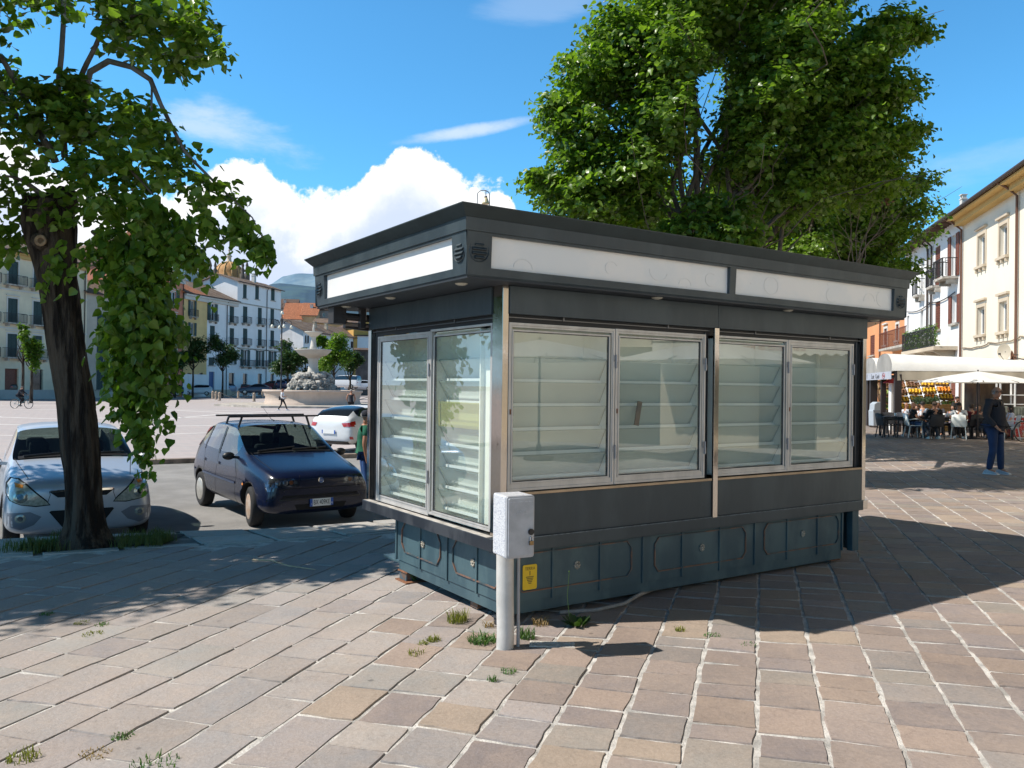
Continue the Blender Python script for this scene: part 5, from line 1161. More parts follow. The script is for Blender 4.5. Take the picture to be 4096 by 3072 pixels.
# windows already cut; add pillars, trim, lamps
for s_, sd in ((1, 'left'), (-1, 'right')):
    patch(bv, [(-.36, .96), (-.29, .96), (-.33, 1.42), (-.42, 1.42)], sd, 'pillar', M_trim, root, .006)
    patch(bv, [(-1.22, .99), (-1.15, .99), (-1.13, 1.42), (-1.22, 1.40)], sd, 'pillar', P_blue, root, .007)
    line(bv, [(.50, .93), (.66, .70), (.60, .30), (.50, .22)], sd, root); line(bv, [(-.33, .96), (-.36, .40), (-.38, .22)], sd, root); line(bv, [(-1.16, 1.0), (-1.02, .72), (-1.0, .55)], sd, root); line(bv, [(.5, .215), (-.85, .215)], sd, root)
    patch(bv, [(.62, .60), (-1.6, .635), (-1.6, .605), (.62, .565)], sd, 'side_moulding', mat('blue_moulding', (.03, .045, .09), .4), root, .012)
    for x in (-.22, -1.0): patch(bv, [(x, .83), (x-.13, .84), (x-.13, .80), (x, .79)], sd, 'handle', P_blue, root, .022)
    patch(bv, ell(.98, .60, .03, .02), sd, 'indicator', M_amber, root, .008)
    patch(bv, [(1.78, .57), (1.90, .57), (1.90, .66), (1.70, .68)], sd, 'headlamp', M_reflc, root, .003)
    hl = patch(bv, [(s_*.34, .635), (s_*.72, .625), (s_*.76, .68), (s_*.72, .755), (s_*.42, .745), (s_*.36, .71)], 'front', 'headlamp', M_reflc, root, .004)
    for yy, r_ in ((.64, .036), (.54, .040)): patch(bv, ell(s_*yy, .69, r_, r_), 'front', 'bulb', M_lensd, hl, .008, bulge=.01)
    patch(bv, ell(s_*.455, .69, .03, .03), 'front', 'bulb', M_amberd, hl, .008); patch(bv, ell(s_*.395, .69, .026, .026), 'front', 'bulb', M_lensd, hl, .008)
    patch(bv, [(s_*.66, 1.0), (s_*.70, 1.0), (s_*.60, 1.36), (s_*.56, 1.36)], 'rear', 'tail_lamp', M_red, root, .01)
    patch(bv, [(-1.72, 1.02), (-1.63, 1.02), (-1.48, 1.36), (-1.54, 1.38)], sd, 'tail_lamp', M_red, root, .008)
line(bv, [(-.82, .60), (.82, .60)], 'front', root, .012); line(bv, [(-.34, .63), (-.32, .76), (-.31, .78)], 'front', root, .006)
patch(bv, [(-.72, .505), (.72, .505), (.72, .47), (-.72, .47)], 'front', 'grille', M_gap, root, .004); patch(bv, [(-.40, .37), (.40, .37), (.36, .29), (-.36, .29)], 'front', 'grille', M_gap, root, .004)
patch(bv, [(-.78, .46), (.78, .46), (.78, .435), (-.78, .435)], 'front', 'bumper_strip', M_trim, root, .014)
b_ = patch(bv, ell(0, .70, .042, .042), 'front', 'badge', M_chrome, root, .008); patch(bv, ell(0, .70, .033, .033), 'front', 'badge_centre', mat('badge_blue', (.06, .12, .30), .3), b_, .0095)
hb_ = bv.ray_cast(Vector((3, 0, .70)), Vector((-1, 0, 0)))[0]; M_ = Matrix(((0, 0, 1, hb_.x+.011), (1, 0, 0, 0), (0, 1, 0, .70), (0, 0, 0, 1))); text('badge_letters', 'FIAT', .022, M_chrome, b_, M_, .0005, xs=.9)
plate(root, 1.925, .385, .36, 'BX 409KE', 0, False, 'PE')
for s_ in (1, -1): patch(bv, [(1.62, s_*.62), (.78, s_*.66), (.78, s_*.652), (1.62, s_*.612)], 'top', 'seam', M_gap, root, .002)
patch(bv, [(.80, -.62), (.83, -.62), (.83, .62), (.80, .62)], 'top', 'cowl', M_trim, root, .004)
for y0, y1 in ((-.55, .05), (.0, .58)):
    b = MB(); h0 = bv.ray_cast(Vector((.80, y0, 3)), Vector((0, 0, -1)))[0]; h1 = bv.ray_cast(Vector((.74, y1, 3)), Vector((0, 0, -1)))[0]; b.bar(h0+Vector((0, 0, .02)), h1+Vector((0, 0, .02)), .018, .02); b.build('wiper', M_trim, root)
for sd in ('left', 'right'): mirror(root, sd, .56, .99, .80, M_trim)
for x in (.02, -.62):
    b = MB(); zz = 1.565; b.bar((x, -.76, zz), (x, .76, zz), .045, .028)
    for s_ in (1, -1): b.bar((x, s_*.54, zz), (x, s_*.60, 1.39), .035, .03); b.bar((x, s_*.60, 1.40), (x, s_*.61, 1.34), .06, .02)
    b.build('roof_bar', M_trim, root, .006)
b = MB(); b.tube([(-.02, 0, 1.49), (-.16, .0, 1.515), (-.55, 0, 1.70)], [.012, .006, .002], 6); b.build('aerial', M_trim, root)

# ---- silver hatchback behind the linden
P_silv = carpaint('silver_paint', (.46, .50, .56), .3, .4, .05)
cA = Vector((-5.75, 10.78, ZR)); hA = rad(-57)
ctr = cA-Vector((math.cos(hA), math.sin(hA), 0))*1.22
root, bv = car('hatchback', 'hatch', HATCH['i20'], P_silv, ctr, hA, 'silver hatchback with drop shaped headlamps parked behind the leaning linden', wheels=(1.27, -1.26), wr=.30, rim=M_rim, glass=M_cglass, ws=(4, 6), rw=(8, 10))
silver = root; headrest_seats(root)
for s_, sd in ((1, 'left'), (-1, 'right')):
    patch(bv, [(-.30, .98), (-.23, .98), (-.29, 1.42), (-.38, 1.42)], sd, 'pillar', M_trim, root, .006); line(bv, [(.54, .94), (.70, .70), (.62, .30), (.52, .2)], sd, root); line(bv, [(-.28, .97), (-.32, .40), (-.34, .2)], sd, root); line(bv, [(-1.14, 1.0), (-1.0, .72), (-.98, .55)], sd, root)
    for x in (-.16, -.98): patch(bv, [(x, .86), (x-.15, .87), (x-.15, .835), (x, .825)], sd, 'handle', P_silv, root, .022)
    patch(bv, [(s_*.345, .575), (s_*.39, .64), (s_*.49, .735), (s_*.59, .835), (s_*.67, .89), (s_*.76, .89), (s_*.805, .82), (s_*.81, .71), (s_*.77, .64), (s_*.66, .59), (s_*.50, .562)], 'front', 'lamp_gap', M_gap, root, .003, 4)
    hl = patch(bv, [(s_*.36, .585), (s_*.40, .63), (s_*.50, .72), (s_*.60, .82), (s_*.68, .875), (s_*.745, .88), (s_*.79, .82), (s_*.80, .72), (s_*.76, .65), (s_*.66, .60), (s_*.50, .575)], 'front', 'headlamp', M_lens, root, .006, 4)
    patch(bv, ell(s_*.66, .69, .075, .075), 'front', 'reflector', mat('lamp_bowl', (.42, .43, .38), .15, metal=.6, var=.3, vscale=20), hl, .010, bulge=.012); patch(bv, ell(s_*.66, .69, .034, .034), 'front', 'bulb', M_reflc, hl, .026)
    patch(bv, [(s_*.63, .82), (s_*.72, .845), (s_*.71, .80), (s_*.64, .79)], 'front', 'bulb', M_amber, hl, .009)
    fg = patch(bv, [(s_*.80, .50), (s_*.56, .505), (s_*.44, .44), (s_*.52, .345), (s_*.66, .29), (s_*.80, .34)], 'front', 'fog_recess', mat('recess_silver', (.20, .22, .26), .35, metal=.4), root, .003)
    patch(bv, ell(s_*.66, .43, .058, .052), 'front', 'fog_lamp', M_lens, fg, .008, bulge=.012); patch(bv, ell(s_*.66, .43, .03, .028), 'front', 'bulb', M_chrome, fg, .023)
patch(bv, [(-.36, .735), (.36, .735), (.27, .665), (-.27, .665)], 'front', 'grille', M_gap, root, .006)
patch(bv, [(-.35, .752), (.35, .752), (.34, .728), (-.34, .728)], 'front', 'grille_bar', M_chrome, root, .01)
patch(bv, [(-.34, .505), (.34, .505), (.36, .49), (.22, .30), (.18, .275), (-.18, .275), (-.22, .30), (-.36, .49)], 'front', 'grille', M_gap, root, .006)
patch(bv, [(-.22, .262), (.22, .262), (.18, .245), (-.18, .245)], 'front', 'bumper_strip', P_silv, root, .02)
for s_ in (1, -1): line(bv, [(s_*.36, .742), (s_*.26, .752), (0, .757)], 'front', root, .007); line(bv, [(s_*.38, .60), (s_*.35, .70), (s_*.36, .74)], 'front', root, .006)
for s_ in (1, -1): patch(bv, [(1.70, s_*.58), (.84, s_*.70), (.84, s_*.692), (1.70, s_*.572)], 'top', 'seam', M_gap, root, .002)
patch(bv, [(.80, -.66), (.87, -.66), (.87, .66), (.80, .66)], 'top', 'cowl', M_trim, root, .004)
for y0, y1 in ((-.6, .05), (.0, .62)):
    b = MB(); h0 = bv.ray_cast(Vector((.84, y0, 3)), Vector((0, 0, -1)))[0]; h1 = bv.ray_cast(Vector((.79, y1, 3)), Vector((0, 0, -1)))[0]; b.bar(h0+Vector((0, 0, .02)), h1+Vector((0, 0, .02)), .018, .02); b.build('wiper', M_trim, root)
for sd in ('left', 'right'): mirror(root, sd, .60, 1.02, .81, P_silv)
plate(root, 1.952, .42, .36, '', 0)
b = MB(); b.tube([(-1.3, 0, 1.46), (-1.5, 0, 1.72)], [.006, .002], 5); b.build('aerial', M_trim, root)
# ---- light blue car at the left edge
root, bv = car('hatchback', 'hatch', HATCH['i20'], carpaint('pale_blue_paint', (.12, .20, .33), .3, .4, .05), Vector((-9.75, 12.3, ZR)), hA, 'pale blue car cut by the left edge of the photo beside the silver hatchback', wheels=(1.27, -1.26), wr=.3)
# ---- white car seen from behind
g = at(1446, 1818, 24.0); hW = rad(62)
root, bv = car('hatchback', 'hatch', [(x, a, b_*.95, c*.93, d, e, f_) for x, a, b_, c, d, e, f_ in HATCH['i20']], carpaint('white_paint', (.68, .69, .70), .3, 0, .04), Vector((g.x, g.y+1.4, ZP)), hW, 'white hatchback seen from behind beside the man in the green shirt', wheels=(1.27, -1.26), wr=.3)
for s_ in (1, -1):
    patch(bv, [(s_*.74, .90), (s_*.46, .88), (s_*.52, .78), (s_*.78, .78)], 'rear', 'tail_lamp', M_red, root, .01); patch(bv, [(s_*.72, .50), (s_*.78, .50), (s_*.78, .42), (s_*.72, .42)], 'rear', 'reflector', M_red, root, .01)
    patch(bv, [(-1.82, .92), (-1.66, .94), (-1.66, .84), (-1.84, .80)], 'left' if s_ > 0 else 'right', 'tail_lamp', M_red, root, .01)
patch(bv, [(-.66, .36), (.66, .36), (.6, .27), (-.6, .27)], 'rear', 'bumper_insert', M_trim, root, .01); plate(root, -1.94, .62, .5, '', 0, True)
# ---- cars parked along the far side of the square
def farcar(px, base, wpx, rows, col, view, label, dd=None, metal=.2, wr=.31, ws=(4, 6), rw=None, lamps='front'):
    """px: left edge to right edge centre, width in photo pixels when seen from the side"""
    d = dd; g = at(px, base, d); g.z = ZP+(0 if base else 0)
    hx = view
    z = CAMZ+ray(px, base).z/ray(px, base).y*d; g.z = z
    root, bv = car('parked_car', 'x', rows, carpaint('far_paint', col, .3, metal, .03), g, hx, label, 'cars parked along the far side of the square', wheels=(rows[3][0], -rows[3][0]), wr=wr, cut=False, sub=1, ws=ws, rw=rw, detail=False)
    for s_ in (1, -1):
        patch(bv, [(s_*.45, .60), (s_*.72, .62), (s_*.70, .72), (s_*.48, .70)], 'front', 'headlamp', M_lens, root, .012, 1); patch(bv, [(s_*.5, .78), (s_*.76, .78), (s_*.76, .92), (s_*.6, .92)], 'rear', 'tail_lamp', M_red, root, .012, 1)
    patch(bv, [(-.35, .56), (.35, .56), (.3, .42), (-.3, .42)], 'front', 'grille', M_trim, root, .01, 1)
    for q in root.children:
        if q.name.startswith('wheel'): q.location.y *= 1.09
    return root
FD = rad(75)
farcar(8, 1578, 0, sedan(4.2, 1.5, .85, est=True), (.06, .045, .035), rad(165), 'dark brown car cut by the left edge at the far side of the square', 88)
farcar(58, 1576, 0, sedan(4.0, 1.48, .84, est=True), (.16, .20, .07), rad(15), 'old green hatchback behind the cyclist', 90)
farcar(163, 1578, 0, sedan(4.5, 1.47, .88), (.50, .56, .66), rad(182), 'pale silver saloon seen from the side left of the linden trunk', 122)
farcar(300, 1578, 0, sedan(4.3, 1.5, .88, est=True), (.06, .07, .09), rad(180), 'dark car hidden behind the linden trunk', 120)
farcar(560, 1577, 0, sedan(4.3, 1.6, .9, est=True, suv=.1), (.02, .02, .03), rad(180), 'black car behind the hanging linden leaves', 118)
farcar(670, 1583, 0, sedan(4.4, 1.65, .9, est=True, suv=.15), (.015, .028, .085), rad(200), 'dark blue off road car next to the white one', 112)
farcar(720, 1577, 0, sedan(4.3, 1.65, .9, est=True, suv=.1), (.06, .02, .03), rad(195), 'dark maroon car behind the blue off road car', 120)
farcar(789, 1582, 0, sedan(4.25, 1.6, .9, est=True, suv=.1), (.72, .73, .74), rad(200), 'white compact off road car left of the bollards', 116, 0)
farcar(862, 1575, 0, sedan(4.0, 1.48, .86, est=True), (.04, .045, .05), rad(105), 'dark grey hatchback right behind the white off road car', 124)
farcar(893, 1572, 0, sedan(4.5, 1.55, .88, est=True), (.34, .37, .45), rad(150), 'silver estate car in front of the white house', 126)
farcar(962, 1573, 0, sedan(4.1, 1.5, .86, est=True), (.26, .012, .015), rad(170), 'red car in front of the white house', 128)
farcar(1020, 1577, 0, sedan(4.3, 1.45, .87), (.055, .07, .10), rad(195), 'dark grey saloon left of the fountain basin', 110)
farcar(1087, 1560, 0, sedan(4.3, 1.5, .87, est=True), (.20, .02, .02), rad(160), 'dark red car left of the street lamp', 128)
farcar(1120, 1558, 0, sedan(4.3, 1.55, .87, est=True), (.03, .035, .08), rad(110), 'dark car with a red tail lamp behind the street lamp', 124)
farcar(1140, 1552, 0, sedan(4.1, 1.5, .87, est=True), (.07, .12, .20), rad(180), 'blue grey hatchback just right of the street lamp', 128)
farcar(1375, 1555, 0, van(4.3, 1.8, .88), (.74, .75, .76), rad(170), 'white small van right of the fountain rocks', 108, 0, .31, (3, 5), (8, 10))
farcar(1442, 1563, 0, sedan(4.2, 1.46, .87), (.56, .60, .66), rad(182), 'pale saloon half hidden by the kiosk edge', 110)
# ================================================================ buildings
def c1(x, y): return x*.4973, 900+y*.4973
def c2(x, y): return 1000+x*.2441, 1000+y*.2441
def c5(x, y): return 3396+x*.5124, 550+y*.5124
class Plane:
    """vertical facade plane through P with direction angle a; x runs along it, z up"""
    def __init__(s, P, a): s.P = Vector((P[0], P[1], P[2] if len(P) > 2 else ZP)); s.a = a; s.d = Vector((math.cos(a), math.sin(a), 0)); s.n = Vector((s.d.y, -s.d.x, 0))
    def hit(s, px, py):
        r = ray(px, py); o = Vector((0, 0, CAMZ)); t = (s.P-o).dot(s.n)/r.dot(s.n); q = o+r*t; return (q-s.P).dot(s.d), q.z-s.P.z
    def rect(s, x0, y0, x1, y1):
        a = s.hit(x0, (y0+y1)/2); b = s.hit(x1, (y0+y1)/2); m = (x0+x1)/2; t = s.hit(m, y0)[1]; u = s.hit(m, y1)[1]
        return min(a[0], b[0]), max(a[0], b[0]), u, t
def plaster(name, col, var=.12, stain=.25):
    m = mat(name, col, .9, var=var, vscale=.35, bump=.25, bscale=12, detail=10); t = NT(m.node_tree); b = t.n['Principled BSDF']; tcn = t.new('ShaderNodeTexCoord'); mp = t.new('ShaderNodeMapping'); mp.inputs['Scale'].default_value = (1.2, 1.2, .12); t.link(tcn.outputs['Object'], mp.inputs[0])
    n_ = t.noise(mp.outputs[0], 1.1, 9, .65); n2 = t.noise(tcn.outputs['Object'], .5, 6, .6)
    src = b.inputs['Base Color'].links[0].from_socket; f = t.math('MULTIPLY', t.sstep(n_, .5, .78), stain); t.link(t.mix(f, src, tuple(c*.45 for c in col)), b.inputs['Base Color']); return m
def tilemat(name, c1_, c2_):
    m = mat(name, c1_, .9, col2=c2_, vscale=.8, bump=.3, bscale=6); t = NT(m.node_tree); b = t.n['Principled BSDF']
    tcn = t.new('ShaderNodeTexCoord'); wv = t.new('ShaderNodeTexWave'); wv.inputs['Scale'].default_value = 1.6; wv.bands_direction = 'X'; wv.inputs['Distortion'].default_value = .6; t.link(tcn.outputs['Object'], wv.inputs['Vector'])
    n_ = t.noise(tcn.outputs['Object'], 3.5, 5, .7); src = b.inputs['Base Color'].links[0].from_socket
    c = t.mix(t.math('MULTIPLY', wv.outputs['Fac'], .45), src, tuple(x*.35 for x in c1_)); c = t.mix(t.sstep(n_, .45, .7), c, tuple(min(1, x*1.5) for x in c1_)); t.link(c, b.inputs['Base Color'])
    bp = t.new('ShaderNodeBump'); bp.inputs['Distance'].default_value = .12; t.link(wv.outputs['Fac'], bp.inputs['Height']); t.link(bp.outputs[0], b.inputs['Normal']); return m
M_tile = tilemat('old_roof_tiles', (.20, .13, .09), (.30, .22, .16)); M_tileo = tilemat('new_roof_tiles', (.46, .17, .08), (.40, .15, .07)); M_tileb = tilemat('brown_roof_tiles', (.13, .085, .065), (.18, .11, .08))
M_green = mat('green_shutter', (.018, .045, .042), .6, var=.3, vscale=8); M_brown = mat('brown_shutter', (.16, .045, .022), .6, var=.25, vscale=8); M_dkw = mat('dark_window', (.02, .025, .03), .1, spec=.9); M_iron = mat('wrought_iron', (.02, .02, .022), .6)
M_pipe = mat('drain_pipe', (.05, .035, .03), .6); M_pipeb = mat('brown_pipe', (.14, .065, .04), .5); M_trimw = plaster('pale_surround', (.60, .57, .52), .08, .15); M_stn = plaster('stone_trim', (.52, .43, .32), .15, .3); M_wht = mat('white_frame', (.75, .74, .72), .5); M_conc = mat('balcony_slab', (.40, .36, .31), .9, var=.3, vscale=3); M_reveal = mat('reveal', (.30, .28, .25), .9)
def opening(root, x0, x1, z0, z1, kind, trim=None, sill=True, balcony=None, sm=None, louv=True):
    """window in the facade plane y=0 (outside is -y)"""
    w_, h = x1-x0, z1-z0; sm = sm or M_green
    e = empty('window' if kind != 'door' else 'door', ((x0+x1)/2, 0, z0)); e.parent = root
    X0, X1 = -w_/2, w_/2
    b = MB(); b.box(X0, X1, .22, .24, 0, h); b.build('pane' if kind != 'door' else 'leaf', M_dkw if kind != 'door' else sm, e)
    if kind in ('plain', 'open', 'half'):
        b = MB(); fw_ = min(.09, w_*.12); b.frame(X0, X1, 0, h, fw_, .17, .22); b.box(-fw_*.4, fw_*.4, .17, .215, fw_, h-fw_); b.build('frame', M_wht, e)
    if kind == 'shut' or kind == 'half':
        b = MB()
        for a, c in ((X0+.01, -.01), (.01, X1-.01)) if kind == 'shut' else ((X0+.01, -.01),):
            b.frame(a, c, .01, h-.01, .07, .04, .08); n = max(4, int(h/.16)) if louv else 0
            for k in range(n): zz = .08+(h-.16)*k/n; b.box(a+.06, c-.06, .05, .075, zz+.02, zz+(h-.16)/n-.02)
            b.box(a+.05, c-.05, .078, .085, .05, h-.05)
        b.build('shutter', sm, e)
    if kind == 'open' or kind == 'half':
        sw = w_/2
        for s_ in ((-1, 1) if kind == 'open' else (1,)):
            a, c = (X0-sw-.02, X0-.02) if s_ < 0 else (X1+.02, X1+sw+.02); b = MB(); b.frame(a, c, .01, h-.01, .07, -.07, -.02); b.box(a+.06, c-.06, -.06, -.035, .07, h-.07)
            n = max(4, int(h/.2)) if louv else 0
            for k in range(n): zz = .08+(h-.16)*k/n; b.box(a+.06, c-.06, -.068, -.05, zz, zz+(h-.16)/n*.55)
            b.build('shutter', sm, e)
    if trim:
        b = MB(); tw = .16; b.box(X0-tw, X0, -.04, .02, -.02, h); b.box(X1, X1+tw, -.04, .02, -.02, h); b.box(X0-tw, X1+tw, -.043, .02, h, h+tw); b.box(X0-tw-.08, X1+tw+.08, -.14, .02, h+tw+.14, h+tw+.24); b.build('surround', trim, e)
    if sill and not balcony:
        b = MB(); b.box(X0-.18, X1+.18, -.16, .05, -.12, 0)
        if trim:
            for x in (X0-.05, 0, X1+.05): b.box(x-.06, x+.06, -.13, 0, -.3, -.12)
        b.build('sill', trim or M_conc, e)
    if balcony:
        ex, dp = balcony; b = MB(); b.box(X0-ex, X1+ex, -dp, 0, -.16, -.03)
        for x in (X0-ex*.4, X1+ex*.4): b.box(x-.08, x+.08, -dp*.7, 0, -.42, -.16)
        b.build('balcony_slab', M_conc, e)
        b = MB(); r_ = .022; H_ = .95; b.bar((X0-ex, -dp, H_), (X1+ex, -dp, H_), .05, .04); b.bar((X0-ex, -dp, .06), (X1+ex, -dp, .06), .04, .03)
        for s_ in (X0-ex, X1+ex): b.bar((s_, -dp, H_), (s_, 0, H_), .05, .04); b.bar((s_, -dp, -.03), (s_, -dp, H_), .05)
        n = int((w_+2*ex)/.14)
        for k in range(1, n): x = X0-ex+(w_+2*ex)*k/n; b.bar((x, -dp, 0), (x, -dp, H_), r_)
        for k in range(1, int(dp/.16)):
            for s_ in (X0-ex, X1+ex): b.bar((s_, -dp+k*.16, 0), (s_, -dp+k*.16, H_), r_)
        b.build('railing', M_iron, e)
    return e
def wallholes(b, W_, H, holes, y=0, t=.24, z0=0):
    xs = sorted({0, W_, *[h[0] for h in holes], *[h[1] for h in holes]}); zs = sorted({z0, H, *[h[2] for h in holes], *[h[3] for h in holes]})
    xs = [x for x in xs if 0 <= x <= W_]; zs = [z for z in zs if z0 <= z <= H]
    for i in range(len(xs)-1):
        for j in range(len(zs)-1):
            cx_, cz_ = (xs[i]+xs[i+1])/2, (zs[j]+zs[j+1])/2
            if any(h[0] < cx_ < h[1] and h[2] < cz_ < h[3] for h in holes): continue
            b.add([(xs[i], y, zs[j]), (xs[i+1], y, zs[j]), (xs[i+1], y, zs[j+1]), (xs[i], y, zs[j+1])], [(0, 1, 2, 3)], False)
    for a, c, d, e in holes:
        for p, q in (((a, d), (c, d)), ((c, d), (c, e)), ((c, e), (a, e)), ((a, e), (a, d))):
            b.add([(p[0], y, p[1]), (q[0], y, q[1]), (q[0], y+t, q[1]), (p[0], y+t, p[1])], [(0, 1, 2, 3)], False)
def building(name, label, P, a, W_, H, D, wall, wins, roofm=M_tile, rise=2.2, over=.6, cornice=None, strings=(), pipes=(), plinth=None, grp=None, sm=None, trim=None, ends=(1, 1), gutter=M_pipe, rafters=False, cat='building'):
    root = empty(name, P, a, label=label, cat=cat, group=grp)
    holes = [w_[0] for w_ in wins]
    b = MB(); wallholes(b, W_, H, holes)
    b.add([(0, 0, 0), (0, 0, H), (0, D, H), (0, D, 0)], [(0, 1, 2, 3)]); b.add([(W_, 0, 0), (W_, D, 0), (W_, D, H), (W_, 0, H)], [(0, 1, 2, 3)]); b.add([(0, D, 0), (0, D, H), (W_, D, H), (W_, D, 0)], [(0, 1, 2, 3)])
    # gables
    for x in (0, W_): b.add([(x, 0, H), (x, D/2, H+rise), (x, D, H)], [(0, 1, 2)])
    b.build('wall', wall, root)
    e0, e1 = over*ends[0], over*ends[1]; sl_ = rise/(D/2); t = .14
    b = MB(); A = [(-e0, -over, H-over*sl_*.0+.02), (W_+e1, -over, H+.02), (W_+e1, D/2, H+rise+.18), (-e0, D/2, H+rise+.18), (W_+e1, D+over, H+.02), (-e0, D+over, H+.02)]
    b.add(A+[(x, y, z-t) for x, y, z in A], [(0, 1, 2, 3), (3, 2, 4, 5), (6, 9, 8, 7), (9, 11, 10, 8), (0, 6, 7, 1), (1, 7, 8, 2), (2, 8, 10, 4), (4, 10, 11, 5), (5, 11, 9, 3), (3, 9, 6, 0)], False)
    ro_ = b.build('roof', roofm, root)
    if rafters:
        b = MB()
        for k in range(int(W_/.45)): x = .2+k*.45; b.bar((x, -over+.02, H-.14), (x, .02, H-.06), .09, .1)
        b.build('rafter_ends', M_tileb, ro_)
    b = MB(); b.tube([(-e0, -over-.06, H-.05), (W_+e1, -over-.06, H-.05)], .08, 6); b.build('gutter', gutter, root)
    if cornice:
        b = MB(); m_, hh, dp = cornice; b.box(0, W_, -dp, .0, H-hh*.45, H-.13); b.box(0, W_, -dp*.55, 0, H-hh, H-hh*.45); b.build('cornice', m_, root)
    for z, m_ in strings:
        b = MB(); b.box(0, W_, -.08, 0, z-.09, z+.09); b.build('string_course', m_, root)
    for x, m_ in pipes:
        b = MB(); b.tube([(x, -over, H-.1), (x, -over*.6, H-.3), (x, -.1, H-.7), (x, -.1, .2)], .06, 6); b.build('drain_pipe', m_, root)
    if plinth:
        b = MB(); b.box(0, W_, -.03, 0, 0, plinth[1]); b.build('plinth', plinth[0], root)
    for w_ in wins:
        (x0, x1, z0, z1), kind = w_[0], w_[1]; kw = w_[2] if len(w_) > 2 else {}
        opening(root, x0, x1, z0, z1, kind, **{**dict(trim=trim, sm=sm), **kw})
    return root
def chimney(root, x, y, z, h=1.1, w_=.5, m=M_trimw):
    b = MB(); b.box(x-w_/2, x+w_/2, y-w_/2, y+w_/2, z-.6, z+h); b.box(x-w_*.6, x+w_*.6, y-w_*.6, y+w_*.6, z+h, z+h+.08)
    for s_ in (-1, 1): b.box(x+s_*w_*.4-.05, x+s_*w_*.4+.05, y-w_*.4, y+w_*.4, z+h+.08, z+h+.35)
    b.box(x-w_*.6, x+w_*.6, y-w_*.6, y+w_*.6, z+h+.35, z+h+.42); b.build('chimney', m, root)
# ---- left row, parallel to the square
LA = math.atan2(1, .27); PL = Plane((-53, 88, ZP), LA)
def sL(px): return PL.hit(px, 1400)[0]
def ptL(s_, off=0): q = PL.P+PL.d*s_+PL.n*off; return (q.x, q.y, ZP)
def zL(px, py): return PL.hit(px, py)[1]
M_cream = plaster('cream_plaster', (.70, .61, .44)); M_rose = plaster('rose_plaster', (.60, .24, .15)); M_ochre = plaster('ochre_plaster', (.72, .50, .22)); M_white = plaster('white_plaster', (.82, .81, .80), .05, .2); M_grey = plaster('grey_plaster', (.42, .40, .37))
def cols(P0s, items): return [((a-P0s, b_-P0s, c, d), *r) for (a, b_, c, d), *r in items]
s0, s1 = sL(-260), sL(345)
cA_ = PL.rect(*c1(65, 290), *c1(130, 480)); dcol = sL(149)-sL(48.5); items = []
for k in range(-3, 4):
    xc = sL(48.5)+k*dcol; hw = .62
    if xc-1.2 < s0 or xc+1.2 > s1: continue
    for (ya, yb) in ((290, 478), (590, 785), (875, 1062)):
        z1, z0 = zL(*c1(97, ya)), zL(*c1(97, yb)); items.append(((xc-hw, xc+hw, z0, z1), 'shut', dict(balcony=(.55, .7), trim=M_trimw)))
    z1 = zL(*c1(90, 1155)); items.append(((xc-.85, xc+.85, .05, z1), 'door', dict(sm=M_brown if k == 0 else M_dkw, sill=False, trim=None)))
b1 = building('palace', 'cream four storey palace with dark green shutters and iron balconies at the left edge', ptL(s0), LA, s1-s0, zL(*c1(225, 232)), 12, M_cream, cols(s0, items), cornice=(plaster('ochre_cornice', (.50, .33, .12)), .7, .45), strings=((zL(*c1(160, 530)), M_trimw), (zL(*c1(160, 835)), M_trimw)), plinth=(M_grey, 1.0), over=.7, pipes=((s1-s0-.4, M_pipe),))
chimney(b1, 6, 5, 17, 1.2)
s2, s3 = s1, sL(524); items = []
for k in range(4):
    for z0, h in ((1, 2.4), (4.4, 2.2), (8.0, 2.2)): xc = s2+2.2+k*(s3-s2-4)/3; items.append(((xc-.55, xc+.55, z0, z0+h), 'shut'))
building('town_house', 'beige town house hidden behind the hanging linden branch', ptL(s2), LA, s3-s2, 12.6, 11, plaster('beige_plaster', (.48, .42, .34)), cols(s2, items), over=.5)
s4 = sL(732); Hb = zL(*c1(1480, 420)); items = []
for xc, w_ in ((1180, 70), (1275, 66), (1390, 62)):
    for ya, yb in ((720, 835), (535, 650)):
        r_ = PL.rect(*c1(xc-w_*.42, ya), *c1(xc+w_*.42, yb)); items.append((r_, 'open', dict(trim=M_trimw)))
    r_ = PL.rect(*c1(xc-w_*.5, 960), *c1(xc+w_*.5, 1060)); items.append((r_, 'shut', dict(trim=M_trimw)))
    r_ = PL.rect(*c1(xc-w_*.45, 1180), *c1(xc+w_*.45, 1290)); items.append(((r_[0], r_[1], .05, r_[3]), 'door', dict(sm=M_dkw, sill=False, trim=M_stn)))
b2 = building('palace', 'rose red palace with pale cornice between the linden leaves and the yellow house', ptL(s3), LA, s4-s3, Hb, 12, M_rose, cols(s3, items), cornice=(M_trimw, 1.0, .55), strings=((zL(*c1(1350, 860)), M_trimw),), over=.6, pipes=((s4-s3-.15, M_pipe),))
b = MB(); Wb = s4-s3; b.box(1, Wb-1.5, 2.5, 10, Hb+.3, Hb+2.6); b.build('attic_wall', M_rose, b2); b = MB(); z = Hb+2.6
b.add([(.5, 2, z), (Wb-1, 2, z), (Wb-1, 10.5, z), (.5, 10.5, z), (Wb-3.5, 6.2, z+1.8), (3, 6.2, z+1.8)], [(0, 1, 4, 5), (1, 2, 4), (2, 3, 5, 4), (3, 0, 5)]); b.build('roof', M_tile, b2); chimney(b2, Wb-3, 5, Hb+3.6, 1.3)
s5 = sL(827); Hc = zL(*c1(1500, 545)); items = []
for ya, yb, bal in ((608, 735, (.3, .5)), (785, 890, None)):
    items.append((PL.rect(*c1(1530, ya), *c1(1562, yb)), 'open', dict(balcony=bal)))
